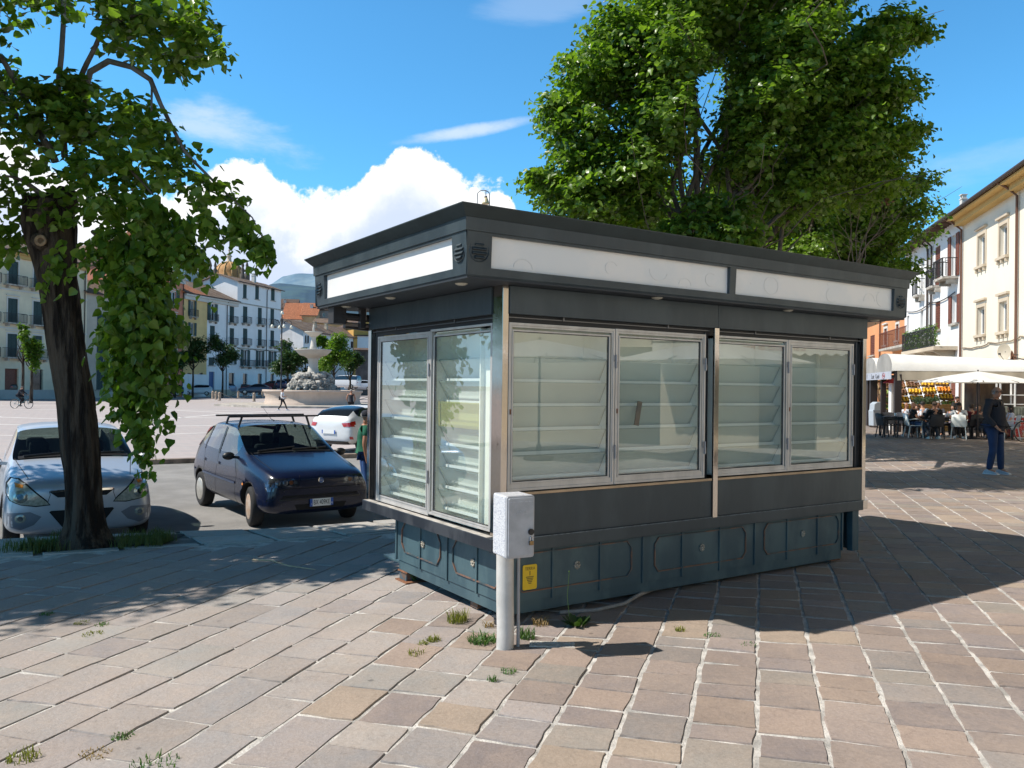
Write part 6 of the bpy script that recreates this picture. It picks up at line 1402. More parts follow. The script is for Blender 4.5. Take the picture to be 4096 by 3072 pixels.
for xc in (1520, 1615): r_ = PL.rect(*c1(xc-16, 1190), *c1(xc+16, 1285)); items.append(((r_[0], r_[1], .05, r_[3]), 'door', dict(sm=M_dkw, sill=False)))
items.append((PL.rect(*c1(1530, 960), *c1(1562, 1070)), 'open', dict(balcony=(.3, .5))))
b3 = building('town_house', 'narrow ochre yellow house with green shutters beside the rose palace', ptL(s4), LA, s5-s4, Hc, 12, M_ochre, cols(s4, items), cornice=(M_trimw, .9, .5), rise=2.6, over=.55, roofm=M_tileo, ends=(1, 0), plinth=(M_white, 3.2))
s6, s7 = sL(947), sL(1121); items = []
def Lw(xc, w_, ya, yb, kind='shut', **k): items.append((PL.rect(*c1(xc-w_, ya), *c1(xc+w_, yb)), kind, k))
Lw(1708, 20, 632, 770, 'open', balcony=(.25, .5)); Lw(1708, 20, 810, 935, 'shut', balcony=(.2, .5)); Lw(1700, 22, 1065, 1130, 'shut'); r_ = PL.rect(*c1(1680, 1180), *c1(1725, 1285)); items.append(((r_[0], r_[1], .05, r_[3]), 'door', dict(sm=mat('blue_door', (.05, .10, .25), .5), sill=False)))
for xc, dy in ((1865, 0),): Lw(xc, 18, 655, 785, balcony=(.3, .55)); Lw(xc, 18, 830, 960, balcony=(.3, .55)); Lw(xc, 18, 1008, 1120, 'open'); r_ = PL.rect(*c1(xc-25, 1190), *c1(xc+20, 1285)); items.append(((r_[0], r_[1], .05, r_[3]), 'door', dict(sm=M_dkw, sill=False)))
b4 = building('town_house', 'lower left part of the white house, under the old tiled roof', ptL(s5), LA, s6-s5, Hc, 12, M_white, cols(s5, items), cornice=(M_trimw, .8, .5), rise=2.6, over=.55, ends=(0, 0), pipes=((sL(905)-s5, M_pipe),), plinth=(M_stn, 1.0))
items = []; HD = zL(*c1(1925, 455))
for xc, w_ in ((1972, 18), (2090, 16), (2190, 15)):
    o_ = (xc-1972)*.085; Lw(xc, w_, 655+o_, 788+o_, balcony=(.35, .6)); Lw(xc, w_, 832+o_*.9, 962+o_*.8, balcony=(.35, .6)); Lw(xc, w_, 1005+o_*.6, 1135+o_*.2, 'open', balcony=(.9, .8)); r_ = PL.rect(*c1(xc-w_, 1195), *c1(xc+w_, 1290)); items.append(((r_[0], r_[1], .05, r_[3]), 'door', dict(sm=M_dkw, sill=False)))
for xc in (1970, 2068, 2195): Lw(xc, 15, 478+(xc-1970)*.12, 590+(xc-1970)*.08, 'shut')
b5 = building('town_house', 'tall white house with green shutters and a gable end beside the street lamp', ptL(s6), LA, s7-s6, HD, 6.6, M_white, cols(s6, items), rise=1.1, over=.4, strings=((Hc-.1, M_conc), (zL(*c1(2050, 1000)), M_conc)), pipes=((sL(1064)-s6, M_pipe),))
chimney(b5, (s7-s6)*.62, 2.2, HD+.9, 1.0, .55)
b = MB(); b.tube([((s7-s6)*.35, 3, HD+.8), ((s7-s6)*.35, 3, HD+3.6)], .03, 5)
for k in range(5): b.tube([((s7-s6)*.35-1.0+.1*k, 3, HD+3.4-.3*k), ((s7-s6)*.35+1.0-.1*k, 3, HD+3.4-.3*k)], .015, 4)
b.build('television_aerial', M_iron, b5)
# cable swags on the white house
b = MB(); L_ = s7-s6; zc = zL(*c1(2050, 990))
for k in range(3): b.tube([(L_*(k+t/6)/3, -.1, zc-.2-.25*math.sin(PI*t/6)) for t in range(7)], .035, 5)
b.build('cable', M_iron, b5)
# long low white house beyond, and its neighbours
s8, s9 = sL(1213), sL(1442); items = []; HE = zL(*c2(900, 1330))
for a, b_, c, d in ((900, 940, 1400, 1520), (1115, 1155, 1425, 1520), (1330, 1362, 1455, 1560), (1412, 1446, 1470, 1560), (1550, 1600, 1490, 1580), (1650, 1690, 1500, 1605)): items.append((PL.rect(*c2(a, c), *c2(b_, d)), 'half' if a in (900, 1330) else 'shut', dict(sm=mat('brown_dark', (.04, .03, .03), .7))))
for a in (1000, 1250, 1420, 1600): r_ = PL.rect(*c2(a, 1900), *c2(a+70, 2040)); items.append(((r_[0], r_[1], .05, 2.6), 'door', dict(sm=M_dkw, sill=False)))
b6 = building('town_house', 'long low white house with small dark shutters behind the fountain', ptL(s8), LA, s9-s8, HE, 8.5, plaster('lilac_white', (.76, .75, .75)), cols(s8, items), rise=2.1, over=.6, pipes=((s9-s8-.5, M_pipe),))
chimney(b6, (s9-s8)*.33, 2.0, HE+1.0, .9, .5, M_stn); chimney(b6, (s9-s8)*.52, 2.0, HE+1.0, .9, .5, M_stn)
q = PL.P+PL.d*(sL(1120)+.4); Hf = zL(*c2(600, 1480))
building('town_house', 'low house with sloping tiled roof right of the tall white house', (q.x-3, q.y+2, ZP), LA, sL(1214)-sL(1120)-1, Hf, 7, M_white, [], rise=1.6, over=.4)
def house(label, x0, x1, y_eave, d, wall, roofm, rise=2.0, D=9, ang=None, wins=(), y_base=1560, chim=()):
    a = LA if ang is None else rad(ang); P = at(x0, 1500, d); pl_ = Plane((P.x, P.y, ZP), a); W_ = pl_.hit(x1, 1500)[0]; H = pl_.hit((x0+x1)/2, y_eave)[1]; it = [(pl_.rect(*w_), 'plain', dict(sill=False)) for w_ in wins]
    r_ = building('hill_house', label, (P.x, P.y, ZP), a, W_, H, D, wall, it, roofm, rise, .4)
    for c in chim: chimney(r_, W_*c, D*.3, H+rise*.5, 1.0, .7)
    return r_
house('house with a bright orange roof and skylights above the fountain', 1128, 1202, 1278, 195, M_white, M_tileo, 4.6, 16, 8)
house('tan house with one small window under the orange roof', 1203, 1262, 1262, 196, plaster('tan_plaster', (.50, .34, .19)), M_tileo, 3.6, 15, 8, wins=((1212, 1290, 1223, 1304),), chim=(.55,))
house('grey house with a small window behind the kiosk sign', 1262, 1330, 1240, 205, plaster('mauve_grey_plaster', (.36, .32, .31)), M_tileb, 1.4, 12, 10, wins=((1290, 1251, 1302, 1267),))
house('low tan house with a long thin roof right of the orange one', 1255, 1370, 1292, 185, plaster('sand_plaster', (.52, .36, .18)), M_tile, 1.2, 9, 6)
house('yellow gabled house with a brown roof above the long white house', 1330, 1412, 1312, 178, plaster('yellow_plaster', (.56, .33, .09)), M_tileb, 2.6, 12, -62)
house('pale yellow house at the kiosk edge', 1370, 1470, 1296, 200, plaster('pale_yellow_plaster', (.60, .44, .22)), M_tile, 1.5, 12, 10, wins=((1418, 1310, 1440, 1328),))
house('small brown roofed house climbing the hill right of the white house', 1118, 1180, 1235, 215, M_grey, M_tileb, 3, 12, 10, chim=(.2,))
house('house with a white canopy beside the kiosk edge', 1425, 1490, 1342, 165, M_white, M_tile, .6, 8, 10)
r_ = house('dark stone wall building right of the trees behind the fountain', 1424, 1500, 1400, 150, mat('dark_masonry', (.09, .08, .075), .95, var=.5, vscale=.6, bump=.8, bscale=3), M_tileb, .3, 5, 12)
# church dome and brick tower
c = at(916, 1110, 168); R = 57/FPX*168; dm = empty('church_dome', (c.x, c.y, ZP), label='ochre ribbed church dome with lantern and cross behind the white house', cat='dome')
zb = c.z-ZP; b = MB(); b.lathe([(R*1.02, -8), (R*1.02, zb-.4), (R*1.1, zb-.2), (R, zb), (R*.97, zb+R*.35), (R*.82, zb+R*.68), (R*.55, zb+R*.93), (R*.22, zb+R*1.06), (0, zb+R*1.08)], 24); b.build('dome', mat('ochre_dome', (.42, .22, .08), .8, var=.2, vscale=.6, bump=.3), dm)
b = MB()
for k in range(12):
    a = k*PI/6; b.tube([(math.cos(a)*r_2, math.sin(a)*r_2, zb+z) for r_2, z in ((R*1.0, .05), (R*.98, R*.35), (R*.83, R*.69), (R*.56, R*.94), (R*.2, R*1.08))], .12, 5)
b.build('rib', mat('dome_rib', (.50, .32, .14), .8), dm)
b = MB(); z = zb+R*1.05; b.lathe([(.75, z-.3), (.6, z+.2), (.45, z+.4), (.4, z+1.1), (.62, z+1.3), (.25, z+1.7), (.12, z+2.3), (.3, z+2.5), (.12, z+2.8), (.03, z+3.2)], 12); b.build('lantern', M_stn, dm)
b = MB(); b.bar((0, 0, z+3.1), (0, 0, z+5.4), .09); b.bar((-.55, 0, z+4.6), (.55, 0, z+4.6), .09); b.build('cross', M_iron, dm)
for px in (842, 861, 971, 988):
    q = at(px, 1080, 164); b = MB(); b.lathe([(.6, -2), (.6, 0), (.3, .3), (.5, .8), (.2, 1.3), (.32, 1.8), (.1, 2.6), (0, 3.0)], 8); o = b.build('finial', mat('dark_stone', (.10, .085, .07), .9), dm); o.location = (q.x-c.x, q.y-c.y, q.z-ZP-.9)
c = at(560, 1050, 138); R = 57/FPX*138; tw = empty('bell_tower', (c.x, c.y, ZP), rad(12), label='octagonal brick bell tower with arched openings seen through the linden leaves', cat='tower')
zt = at(560, 952, 138).z-ZP; Mbk = mat('tower_brick', (.42, .19, .10), .9, var=.25, vscale=1.5, bump=.3); b = MB()
b.lathe([(R, 0), (R, zt), (R*1.18, zt+.15), (R*1.2, zt+.5), (R*.95, zt+.6), (R*.7, zt+2.2), (0, zt+3.6)], 8, smooth=False); b.build('shaft', Mbk, tw)
for k in range(8):
    a = (k+.5)*PI/4; ap = R*math.cos(PI/8)
    poly = [(-.45, 0), (.45, 0), (.45, 1.8)]+[(.45*math.cos(q_2*PI/8), 1.8+.45*math.sin(q_2*PI/8)) for q_2 in range(1, 8)]+[(-.45, 1.8)]
    b = MB(); b.prism([(x, z+zt-3.2) for x, z in poly], TF((0, 0, 0), a+PI/2) @ TF((0, -ap-.03, 0)), .1); b.build('arched_opening', M_gap, tw)
# ---- right row
RA = math.atan2(-1, -.235); PR0 = Vector((13.67+.235*80, 80, 0)); PR = Plane((PR0.x, PR0.y, -.1), RA)
def sR(px): return PR.hit(px, 1400)[0]
def ptR(s_): q = PR.P+PR.d*s_; return (q.x, q.y, PR.P.z)
def zR(px, py): return PR.hit(px, py)[1]
M_creamR = plaster('pale_cream_plaster', (.74, .66, .53), .05, .12); M_whiteR = plaster('bright_white_plaster', (.74, .72, .70), .05, .15); M_orange = plaster('orange_plaster', (.70, .30, .13), .08, .15); M_eave = plaster('ochre_eave', (.55, .36, .13), .08, .1); M_win2 = mat('curtained_window', (.22, .24, .26), .15, var=.4, vscale=3, spec=.8)
items = []
for r_ in ((1010, 760, 1066, 1000), (1178, 680, 1240, 928), (1005, 1325, 1062, 1540), (1178, 1280, 1238, 1515)): items.append((PR.rect(*c5(*r_[:2]), *c5(*r_[2:])), 'plain', dict(trim=M_stn)))
sc0, sc1 = sR(3846), sR(4096); hh = items[0][0]; hb2 = items[2][0]
for k in range(5):
    x = sc1+2.0+k*3.0
    items.append(((x, x+1.1, hh[2], hh[3]), 'plain', dict(trim=M_stn))); items.append(((x, x+1.1, hb2[2], hb2[3]), 'plain', dict(trim=M_stn)))
for k in range(6): x = sc0+1.5+k*3.6; items.append(((x, x+1.4, .05, 2.8), 'door', dict(sm=M_brown, sill=False, trim=M_stn)))
HR = zR(3846, 872); W_ = sc1-sc0+16
rb = building('palace', 'pale cream palace with carved stone window frames at the right edge', ptR(sc0), RA, W_, HR, 11, M_creamR, cols(sc0, items), over=.9, cornice=(M_eave, .5, .8), pipes=((.12, M_pipeb), (sR(4072)-sc0, M_pipeb)), gutter=M_pipe, rise=2.4)
for i in range(len(items)):
    pass
b = MB(); zz = zR(3900, 1385)
for k in range(3): b.tube([(.3+k*4+t*.5, -.06, zz+.02*math.sin(t*1.7+k)+.05*k-.08*math.sin(PI*t/8)) for t in range(9)], .03, 5)
b.build('cable', mat('wall_cable', (.22, .17, .12), .8), rb)
items = []
def Rw(a, t_, c, d, kind='shut', **k): items.append((PR.rect(*c5(a, t_), *c5(c, d)), kind, dict(sm=M_brown, **k)))
Rw(672, 850, 712, 1158, 'shut', balcony=(.15, .45)); Rw(800, 760, 842, 1090, 'open', balcony=(.35, .8)); Rw(672, 1285, 712, 1500, 'shut', trim=None); Rw(806, 1230, 850, 1450, 'open'); Rw(562, 945, 588, 1228, 'plain', balcony=(.15, .45)); Rw(558, 1348, 580, 1505, 'plain'); Rw(452, 1392, 470, 1540, 'plain')
sw0 = sR(c5(432, 0)[0]); HW = zR(*c5(600, 800))
for k in range(3): x = sw0+2+k*4; items.append(((x, x+1.6, .05, 2.7), 'door', dict(sm=M_brown, sill=False)))
rw2 = building('town_house', 'white house with brown shutters and a leafy balcony left of the cream palace', ptR(sw0), RA, sc0-sw0, HW, 11, M_whiteR, cols(sw0, items), over=.8, rise=2.2, pipes=((sR(c5(620, 0)[0])-sw0, M_pipe), (sR(c5(650, 0)[0])-sw0, M_pipe)), rafters=True)
# leafy balcony
xa, za = PR.hit(*c5(570, 1640)); xb, _ = PR.hit(*c5(850, 1620)); z = zR(*c5(720, 1650)); bl_ = empty('balcony', (xa-sw0, 0, z)); bl_.parent = rw2; Lb = xb-xa
b = MB(); b.box(0, Lb, -1.2, 0, -.2, 0); b.build('slab', M_stn, bl_)
for k in range(4): b = MB(); b.prism([(0, -.2), (0, -.75), (-.3, -.7), (-1.0, -.3), (-1.0, -.2)], TF((.3+k*(Lb-.8)/3, 0, 0), PI/2), .22); b.build('corbel', M_stn, bl_)
b = MB(); b.bar((0, -1.15, 1.05), (Lb, -1.15, 1.05), .05); b.bar((0, -1.15, .05), (Lb, -1.15, .05), .04)
for k in range(int(Lb/.13)+1): b.bar((k*.13, -1.15, 0), (k*.13, -1.15, 1.05), .02)
for k in range(9): b.bar((0, -k*.14, 0), (0, -k*.14, 1.05), .02)
b.bar((0, 0, 1.05), (0, -1.15, 1.05), .05); b.build('railing', M_iron, bl_)
n = 1500; P = np.stack([RNG.uniform(.1, Lb, n), RNG.uniform(-1.12, -.95, n), RNG.uniform(.05, 1.2, n)**1.0], 1); scatter('plant_leaves', P, RNG.normal(size=(n, 3)), RNG.normal(size=(n, 3))+np.array([0, -.8, .6]), RNG.uniform(.06, .14, n), M_leafy, bl_, (LEAF_S, LFS))
b = MB(); zz = zR(*c5(520, 1340))
for k in range(2): b.tube([(1+k*5+t*.7, -.08, zz+.1*k-.2*math.sin(PI*t/8)) for t in range(9)], .03, 5)
b.build('cable', M_iron, rw2)
items = []; so0 = sR(3440)
Rw(165, 1545, 200, 1700); Rw(276, 1492, 299, 1620, trim=M_trimw); Rw(369, 1458, 391, 1585, trim=M_trimw); Rw(60, 1600, 95, 1740)
for k in range(4): x = so0+2+k*4; items.append(((x, x+1.6, .05, 2.7), 'door', dict(sm=M_brown, sill=False)))
ro2 = building('town_house', 'orange house with brown shutters further along the street', ptR(so0), RA, sw0-so0, zR(*c5(300, 1440))+1.1, 11, M_orange, cols(so0, items), over=.6, rise=2, pipes=((sR(c5(250, 0)[0])-so0, M_pipeb),))
# long iron balcony with flower pots on the orange and white houses
xa, z = PR.hit(*c5(345, 1655)); xb, _ = PR.hit(*c5(575, 1655)); bal = empty('iron_balcony', (xa-so0, 0, z)); bal.parent = ro2; Lb = xb-xa
b = MB(); b.box(0, Lb, -1.0, 0, -.15, 0); b.build('slab', M_conc, bal)
b = MB(); b.bar((0, -.95, 1.1), (Lb, -.95, 1.1), .05)
for k in range(int(Lb/.16)+1): b.bar((k*.16, -.95, 0), (k*.16, -.95, 1.1), .022)
for k in range(7): b.bar((0, -k*.15, 0), (0, -k*.15, 1.1), .02)
b.bar((0, 0, 1.1), (0, -.95, 1.1), .05); b.build('railing', M_brown, bal)
xa, z = PR.hit(3450, 1470); bal = empty('iron_balcony', (xa-so0, 0, z-.8)); bal.parent = ro2; Lb = 6.5
b = MB(); b.box(0, Lb, -1.0, 0, -.15, 0); b.build('slab', M_conc, bal); b = MB(); b.bar((0, -.95, 1.0), (Lb, -.95, 1.0), .05)
for k in range(int(Lb/.15)+1): b.bar((k*.15, -.95, 0), (k*.15, -.95, 1.0), .022)
b.build('railing', M_iron, bal)
for k in range(5):
    pt = bal.matrix_world
    b = MB(); b.lathe([(.10, 0), (.16, .28), (.17, .3)], 10); o = b.build('flower_pot', mat('terracotta', (.36, .10, .05), .8), bal); o.location = (.8+k*1.15, -.85, 0)
    n = 90; P = np.stack([RNG.normal(0, .2, n), RNG.normal(0, .15, n), RNG.uniform(.3, .85, n)], 1); scatter('plant', P, RNG.normal(size=(n, 3)), RNG.normal(size=(n, 3)), RNG.uniform(.05, .12, n), [M_leafd, mat('dry_flower', (.45, .30, .20), .8)][k % 2], o, (LEAF_S, LFS))
# stone building whose ragged gable shows above the white roof
P = at(3575, 1100, 70); bq = building('stone_house', 'old rubble stone gable rising behind the white house', (P.x+2, P.y, -.1), RA+rad(8), 9, at(3600, 985, 70).z+.4, 8, mat('rubble_stone', (.40, .28, .17), .95, var=.4, vscale=1.4, bump=.8, bscale=6), [], rise=1.2, over=.2)
chimney(bq, 4, 2, 16.5, .8, .4)
# the row goes on towards and behind the camera; the kiosk glass mirrors it
items = []; L2 = 34
for k in range(9):
    x = 2+k*3.6; items.append(((x, x+1.1, 4.6, 6.6), 'shut', dict(sm=M_brown, trim=M_stn))); items.append(((x, x+1.1, 8.2, 9.8), 'plain', dict(trim=M_stn)))
    if k != 5: items.append(((x, x+1.3, .05, 2.7), 'door', dict(sm=M_dkw, sill=False)))
sN = sc0+W_; bN = building('palace', 'stained stone palace continuing the right row behind the photographer', ptR(sN), RA, L2, 11, 10, plaster('stained_stone', (.62, .54, .40), .2, .6), items, over=.7)
def awn(s_, w_, m, txt):
    q = PR.P+PR.d*s_; e = empty('shop_awning', (q.x, q.y, .1), RA, label='cream shop awning with a scalloped edge mirrored in the kiosk glass', cat='awning')
    b = MB(); b.add([(0, 0, 3.1), (w_, 0, 3.1), (w_, -1.5, 2.55), (0, -1.5, 2.55)], [(0, 1, 2, 3)])
    n = 24; pts = [(w_*k/n, -1.5, 2.30-.04*abs(math.sin(k*PI/2*1))) for k in range(n+1)]
    for k in range(n): b.add([(w_*k/n, -1.5, 2.55), (w_*(k+1)/n, -1.5, 2.55), (w_*(k+1)/n, -1.5, 2.30), (w_*(k+.5)/n, -1.5, 2.24), (w_*k/n, -1.5, 2.30)], [(0, 1, 2, 3, 4)])
    b.build('canopy', m, e); b = MB(); b.bar((0, 0, 2.9), (0, -1.5, 2.5), .04); b.bar((w_, 0, 2.9), (w_, -1.5, 2.5), .04); b.bar((0, -1.49, 2.54), (w_, -1.49, 2.54), .04); b.build('frame', M_iron, e)
    text('lettering', txt, .2, mat('awning_letters', (.45, .16, .12), .7), e, TF((w_/2, -1.51, 2.42), 0, PI/2), .001)
sY = lambda Y: (80-Y)*math.hypot(1, .235)
awn(sY(8.0), 5.2, mat('cream_canvas', (.72, .68, .58), .8), "L'armadio di Bea")
# ================================================================ fountain, bollards, lamps
M_fst = plaster('fountain_stone', (.52, .48, .42), .12, .35); M_fst2 = plaster('fountain_stone_warm', (.50, .40, .33), .15, .4); M_rock = mat('tufa_rock', (.46, .43, .38), .95, col2=(.20, .19, .17), vscale=1.6, bump=1, bscale=8)
FC = at(1251, 1600, 75.0); FC.z = ZP; ft = empty('fountain', FC, label='large stone fountain with two round bowls on a rock mound in the square', cat='fountain')
def zf(py): return at(1251, py, 75).z-ZP
def rf(px): return px/FPX*75
# lobed basin
def lobed(prof, n, lob, amp, c=(0, 0)):
    b = MB(); vs = []; 
    for r_, z in prof:
        for k in range(n): a = 2*PI*k/n; q = 1+amp*(abs(math.cos(a*lob/2))-.5)*2; vs.append((r_*q*math.cos(a), r_*q*math.sin(a), z))
    fs = [(i*n+k, i*n+(k+1) % n, (i+1)*n+(k+1) % n, (i+1)*n+k) for i in range(len(prof)-1) for k in range(n)]; b.add(vs, fs, True); return b
Rb = rf(187); zt = zf(1560)
lobed([(Rb*1.0, -.1), (Rb*1.0, zt*.22), (Rb*.985, zt*.25), (Rb*.97, zt*.55), (Rb*1.0, zt*.72), (Rb*1.01, zt*.84), (Rb*1.035, zt*.88), (Rb*1.035, zt), (Rb*.93, zt), (Rb*.92, zt*.6)], 96, 8, .02).build('basin', M_fst2, ft)
b = MB(); b.lathe([(Rb*.95, zt*.8), (0, zt*.8)], 48); b.build('basin_water', mat('basin_water', (.05, .08, .07), .05, spec=.8), ft)
rng = random.Random(4); b = MB(); zr0, zr1 = zt*.75, zf(1498); Rr = rf(103); b.smooth = False
for k in range(420):
    t = rng.random()**.8; z = zr0+(zr1-zr0)*t; R_ = Rr*(1-.42*t**1.3)*math.sqrt(rng.uniform(.55, 1)); a = rng.uniform(0, 2*PI); b.sphere((R_*math.cos(a), R_*math.sin(a), z+rng.uniform(-.1, .1)), rng.uniform(.14, .36), 7, 5, jit=.28, sc=(1, 1, .8))
b.lathe([(Rr*.9, zr0), (Rr*.75, (zr0+zr1)/2), (Rr*.5, zr1), (0, zr1+.1)], 20, jit=.1); b.build('rock_mound', M_rock, ft)
n = 260; a = RNG.uniform(0, 2*PI, n); hz = RNG.uniform(0, 1, n); rr = Rr*(1-.42*hz**1.3); P = np.stack([rr*np.cos(a), rr*np.sin(a), zr0+(zr1-zr0)*hz*.6], 1); P = P[(np.cos(a*1.5+1) > .3)]; scatter('moss', P, RNG.normal(size=P.shape)+np.array([0, 0, 1]), RNG.normal(size=P.shape), np.full(len(P), .22), M_leafy, ft, (LEAF_S, LFS))
c0, c1z = zf(1502), zf(1428)
b = MB(); b.lathe([(rf(25.5), c0-.2), (rf(24.5), c0+.1), (rf(21), c0+.5), (rf(18.5), (c0+c1z)/2), (rf(19), c1z-.35), (rf(22.5), c1z-.25), (rf(22.5), c1z-.02), (rf(15), c1z), (rf(15), c1z+.1)], 20); b.build('column', M_fst, ft)
z0, z1 = zf(1424), zf(1400); R1 = rf(72); b = MB(); b.lathe([(rf(22), z0-.25), (rf(36), z0-.02), (R1*.72, z0+.05), (R1*.9, z0+(z1-z0)*.6), (R1*.97, z1-.06), (R1*1.0, z1-.04), (R1, z1+.04), (R1*.95, z1+.05), (R1*.8, z1-.12), (0, z1-.18)], 40); b.build('bowl', M_fst, ft)
b = MB(); b.lathe([(rf(9.5), z1-.2), (rf(14), z1+.05), (rf(14.5), z1+.25), (rf(12.5), z1+.35), (rf(9.5), zf(1362)), (rf(9), zf(1350)), (rf(12), zf(1344))], 16); b.build('baluster', M_fst, ft)
z2, z3 = zf(1345), zf(1328); R2 = rf(35); b = MB(); b.lathe([(rf(12), z2-.05), (R2*.5, z2+.05), (R2*.85, z3-.12), (R2, z3-.05), (R2, z3+.02), (R2*.9, z3+.02), (0, z3-.15)], 32); b.build('bowl', M_fst, ft)
b = MB(); b.lathe([(.12, z3-.1), (.10, z3+.3), (.05, z3+.7)], 8); b.build('spout', M_fst, ft)
# platform step
b = MB(); n = 8; RP = 8.7
for R_, z_0, z_1 in ((RP, -.02, .16),):
    vs = [(R_*math.cos(2*PI*(k+.5)/n), R_*math.sin(2*PI*(k+.5)/n), z) for z in (z_0, z_1) for k in range(n)]; b.add(vs, [tuple(range(n, 2*n))]+[(k, (k+1) % n, n+(k+1) % n, n+k) for k in range(n)], False)
b.build('fountain_step', mat('step_stone', (.42, .38, .33), .9, var=.3, vscale=1.5), loc=FC, rz=rad(8), kind='structure', label='low octagonal stone step round the fountain')
# bollards with chains
M_bol = mat('bollard_stone', (.36, .28, .21), .9, var=.35, vscale=4, bump=.4)
def bollard0():
    r = empty('bollard', (0, 0, 0)); b = MB(); b.lathe([(.155, 0), (.155, .1), (.135, .12), (.145, .5), (.15, .62), (.13, .64), (.15, .67), (.15, .76), (.11, .86), (.04, .90), (0, .9)], 14); b.build('shaft', M_bol, r)
    b = MB(); b.lathe([(.02, .88), (.03, .92), (.045, .96), (.02, 1.0), (0, 1.0)], 8); b.build('ring', M_iron, r); return r
bol = bollard0(); first = True; pos = []
spots = [(1016, 1613, 'at the left end of the near chain row, beside the walking woman'), (1157, 1615, 'just right of the walking woman'), (1330, 1614, 'in front of the right half of the basin'), (1504, 1613, 'hidden behind the kiosk edge'), (851, 1601, 'leftmost of the pair at the left corner of the fountain step'), (878, 1609, 'nearest of the corner group at the left end of the step'), (864, 1604, 'middle one of the corner group at the left end of the step'), (953, 1597, 'standing alone between the corner group and the basin, further back'), (1050, 1594, 'behind the basin corner at the left, far row'), (1437, 1596, 'right of the basin, in the far row')]
for k, (px, py, lb) in enumerate(spots):
    g = gnd(px, py, ZP); g.z += .16 if k not in (99,) else 0
    o = bol if k == 0 else copytree(bol)
    o.location = g; tag(o, 'stone bollard '+lb, 'bollard', 'chained stone bollards round the fountain'); pos.append(g)
for a_, b_2, lb in ((0, 1, 'between the two bollards beside the walking woman'), (1, 2, 'in front of the basin'), (2, 3, 'passing behind the man in the black waistcoat'), (4, 7, 'at the left, from the corner group to the lone bollard'), (5, 0, 'from the nearest corner bollard towards the walking woman'), (7, 8, 'in the far row left of the basin')):
    A, B_ = pos[a_]+Vector((0, 0, .92)), pos[b_2]+Vector((0, 0, .92)); L = (B_-A).length; pts = [A.lerp(B_, t/14)-Vector((0, 0, min(.75, .13*L)*math.sin(PI*t/14))) for t in range(15)]
    b = MB(); b.tube([p-A for p in pts], .028, 5); b.build('chain', M_iron, loc=A, label='hanging iron chain '+lb, cat='chain', group='chains between the fountain bollards')
# ornate street lamp
def lantern(b, g, p):
    b.sphere(p, .16, 10, 7, sc=(1, 1, 1.1)); 
g = at(1124, 1556, 84); g.z = ZP; top = at(1124, 1284, 84).z-ZP; lp = empty('street_lamp', g, label='tall ornate street lamp with four hanging globes and one raised arm', cat='street lamp')
b = MB(); b.lathe([(.25, 0), (.25, .5), (.14, .6), (.1, 1.4), (.14, 1.5), (.085, 1.6), (.08, 3.2), (.11, 3.3), (.07, 3.4), (.06, top), (.1, top+.1), (.04, top+.5)], 12); b.tube([(0, 0, top), (0, 0, top+1.4)], .03, 6); b.build('post', M_iron, lp)
for k in range(4):
    a = k*PI/2+.5; d = Vector((math.cos(a), math.sin(a), 0)); b = MB(); z = top-.2
    b.tube([Vector((0, 0, z-.5))+d*.08, Vector((0, 0, z+.1))+d*.3, Vector((0, 0, z+.35))+d*.65, Vector((0, 0, z+.2))+d*.95, Vector((0, 0, z-.15))+d*.98], .03, 6)
    b.tube([Vector((0, 0, z+.1))+d*(.45+.16*math.cos(t*.6))+Vector((0, 0, .16*math.sin(t*.6))) for t in range(11)], .018, 5); am = b.build('arm', M_iron, lp)
    b = MB(); q = Vector((0, 0, z-.38))+d*.98; b.lathe([(.0, .2), (.08, .16), (.17, -.02), (.15, -.16), (.0, -.2)], 10, q); b.build('globe', mat('lamp_globe', (.75, .72, .60), .3), am)
b = MB(); b.tube([(0, 0, top+1.2), (.0, 0, top+1.7), (.1, 0, top+1.85)], .03, 6); am = b.build('arm', M_iron, lp); b = MB(); b.lathe([(0, .2), (.08, .16), (.17, -.02), (.15, -.16), (0, -.2)], 10, (.02, 0, top+.85)); b.build('globe', mat('lamp_globe', (.75, .72, .60), .3), am)
# lamp with a hanging bell shade behind the kiosk
d = 30; g = at(1932, 1700, d); g.z = ZP; lp = empty('street_lamp', g, label='slim twin pole lamp with one hanging bell shade rising above the kiosk roof', cat='street lamp')
xl, xr = at(1908, 900, d).x-g.x, at(1957, 900, d).x-g.x; zt = at(1932, 762, d).z-ZP
P = [Vector((xl, 0, 0)), Vector((xl, 0, zt-.15))]+[Vector(((xl+xr)/2-(xr-xl)/2*math.cos(t*PI/8), 0, zt-.15+.16*math.sin(t*PI/8))) for t in range(1, 8)]+[Vector((xr, 0, zt-.15)), Vector((xr, 0, 0))]
b = MB(); b.tube(P, .017, 8); b.build('post', mat('grey_steel', (.22, .23, .24), .5, metal=.6), lp)
b = MB(); zc = at(1932, 800, d).z-ZP; b.tube([(0, 0, zc+.18), (0, 0, zt)], .015, 6); b.lathe([(0, .22), (.05, .2), (.06, .12)], 12, (0, 0, zc-.05)); b.build('shade_cap', mat('lamp_cap', (.10, .10, .11), .4), lp)
b = MB(); b.lathe([(.06, .10), (.085, .04), (.12, -.06), (.15, -.12), (.13, -.13), (0, -.135)], 16, (0, 0, zc-.02)); b.build('lamp_shade', mat('amber_shade', (.62, .50, .28), .35), lp)
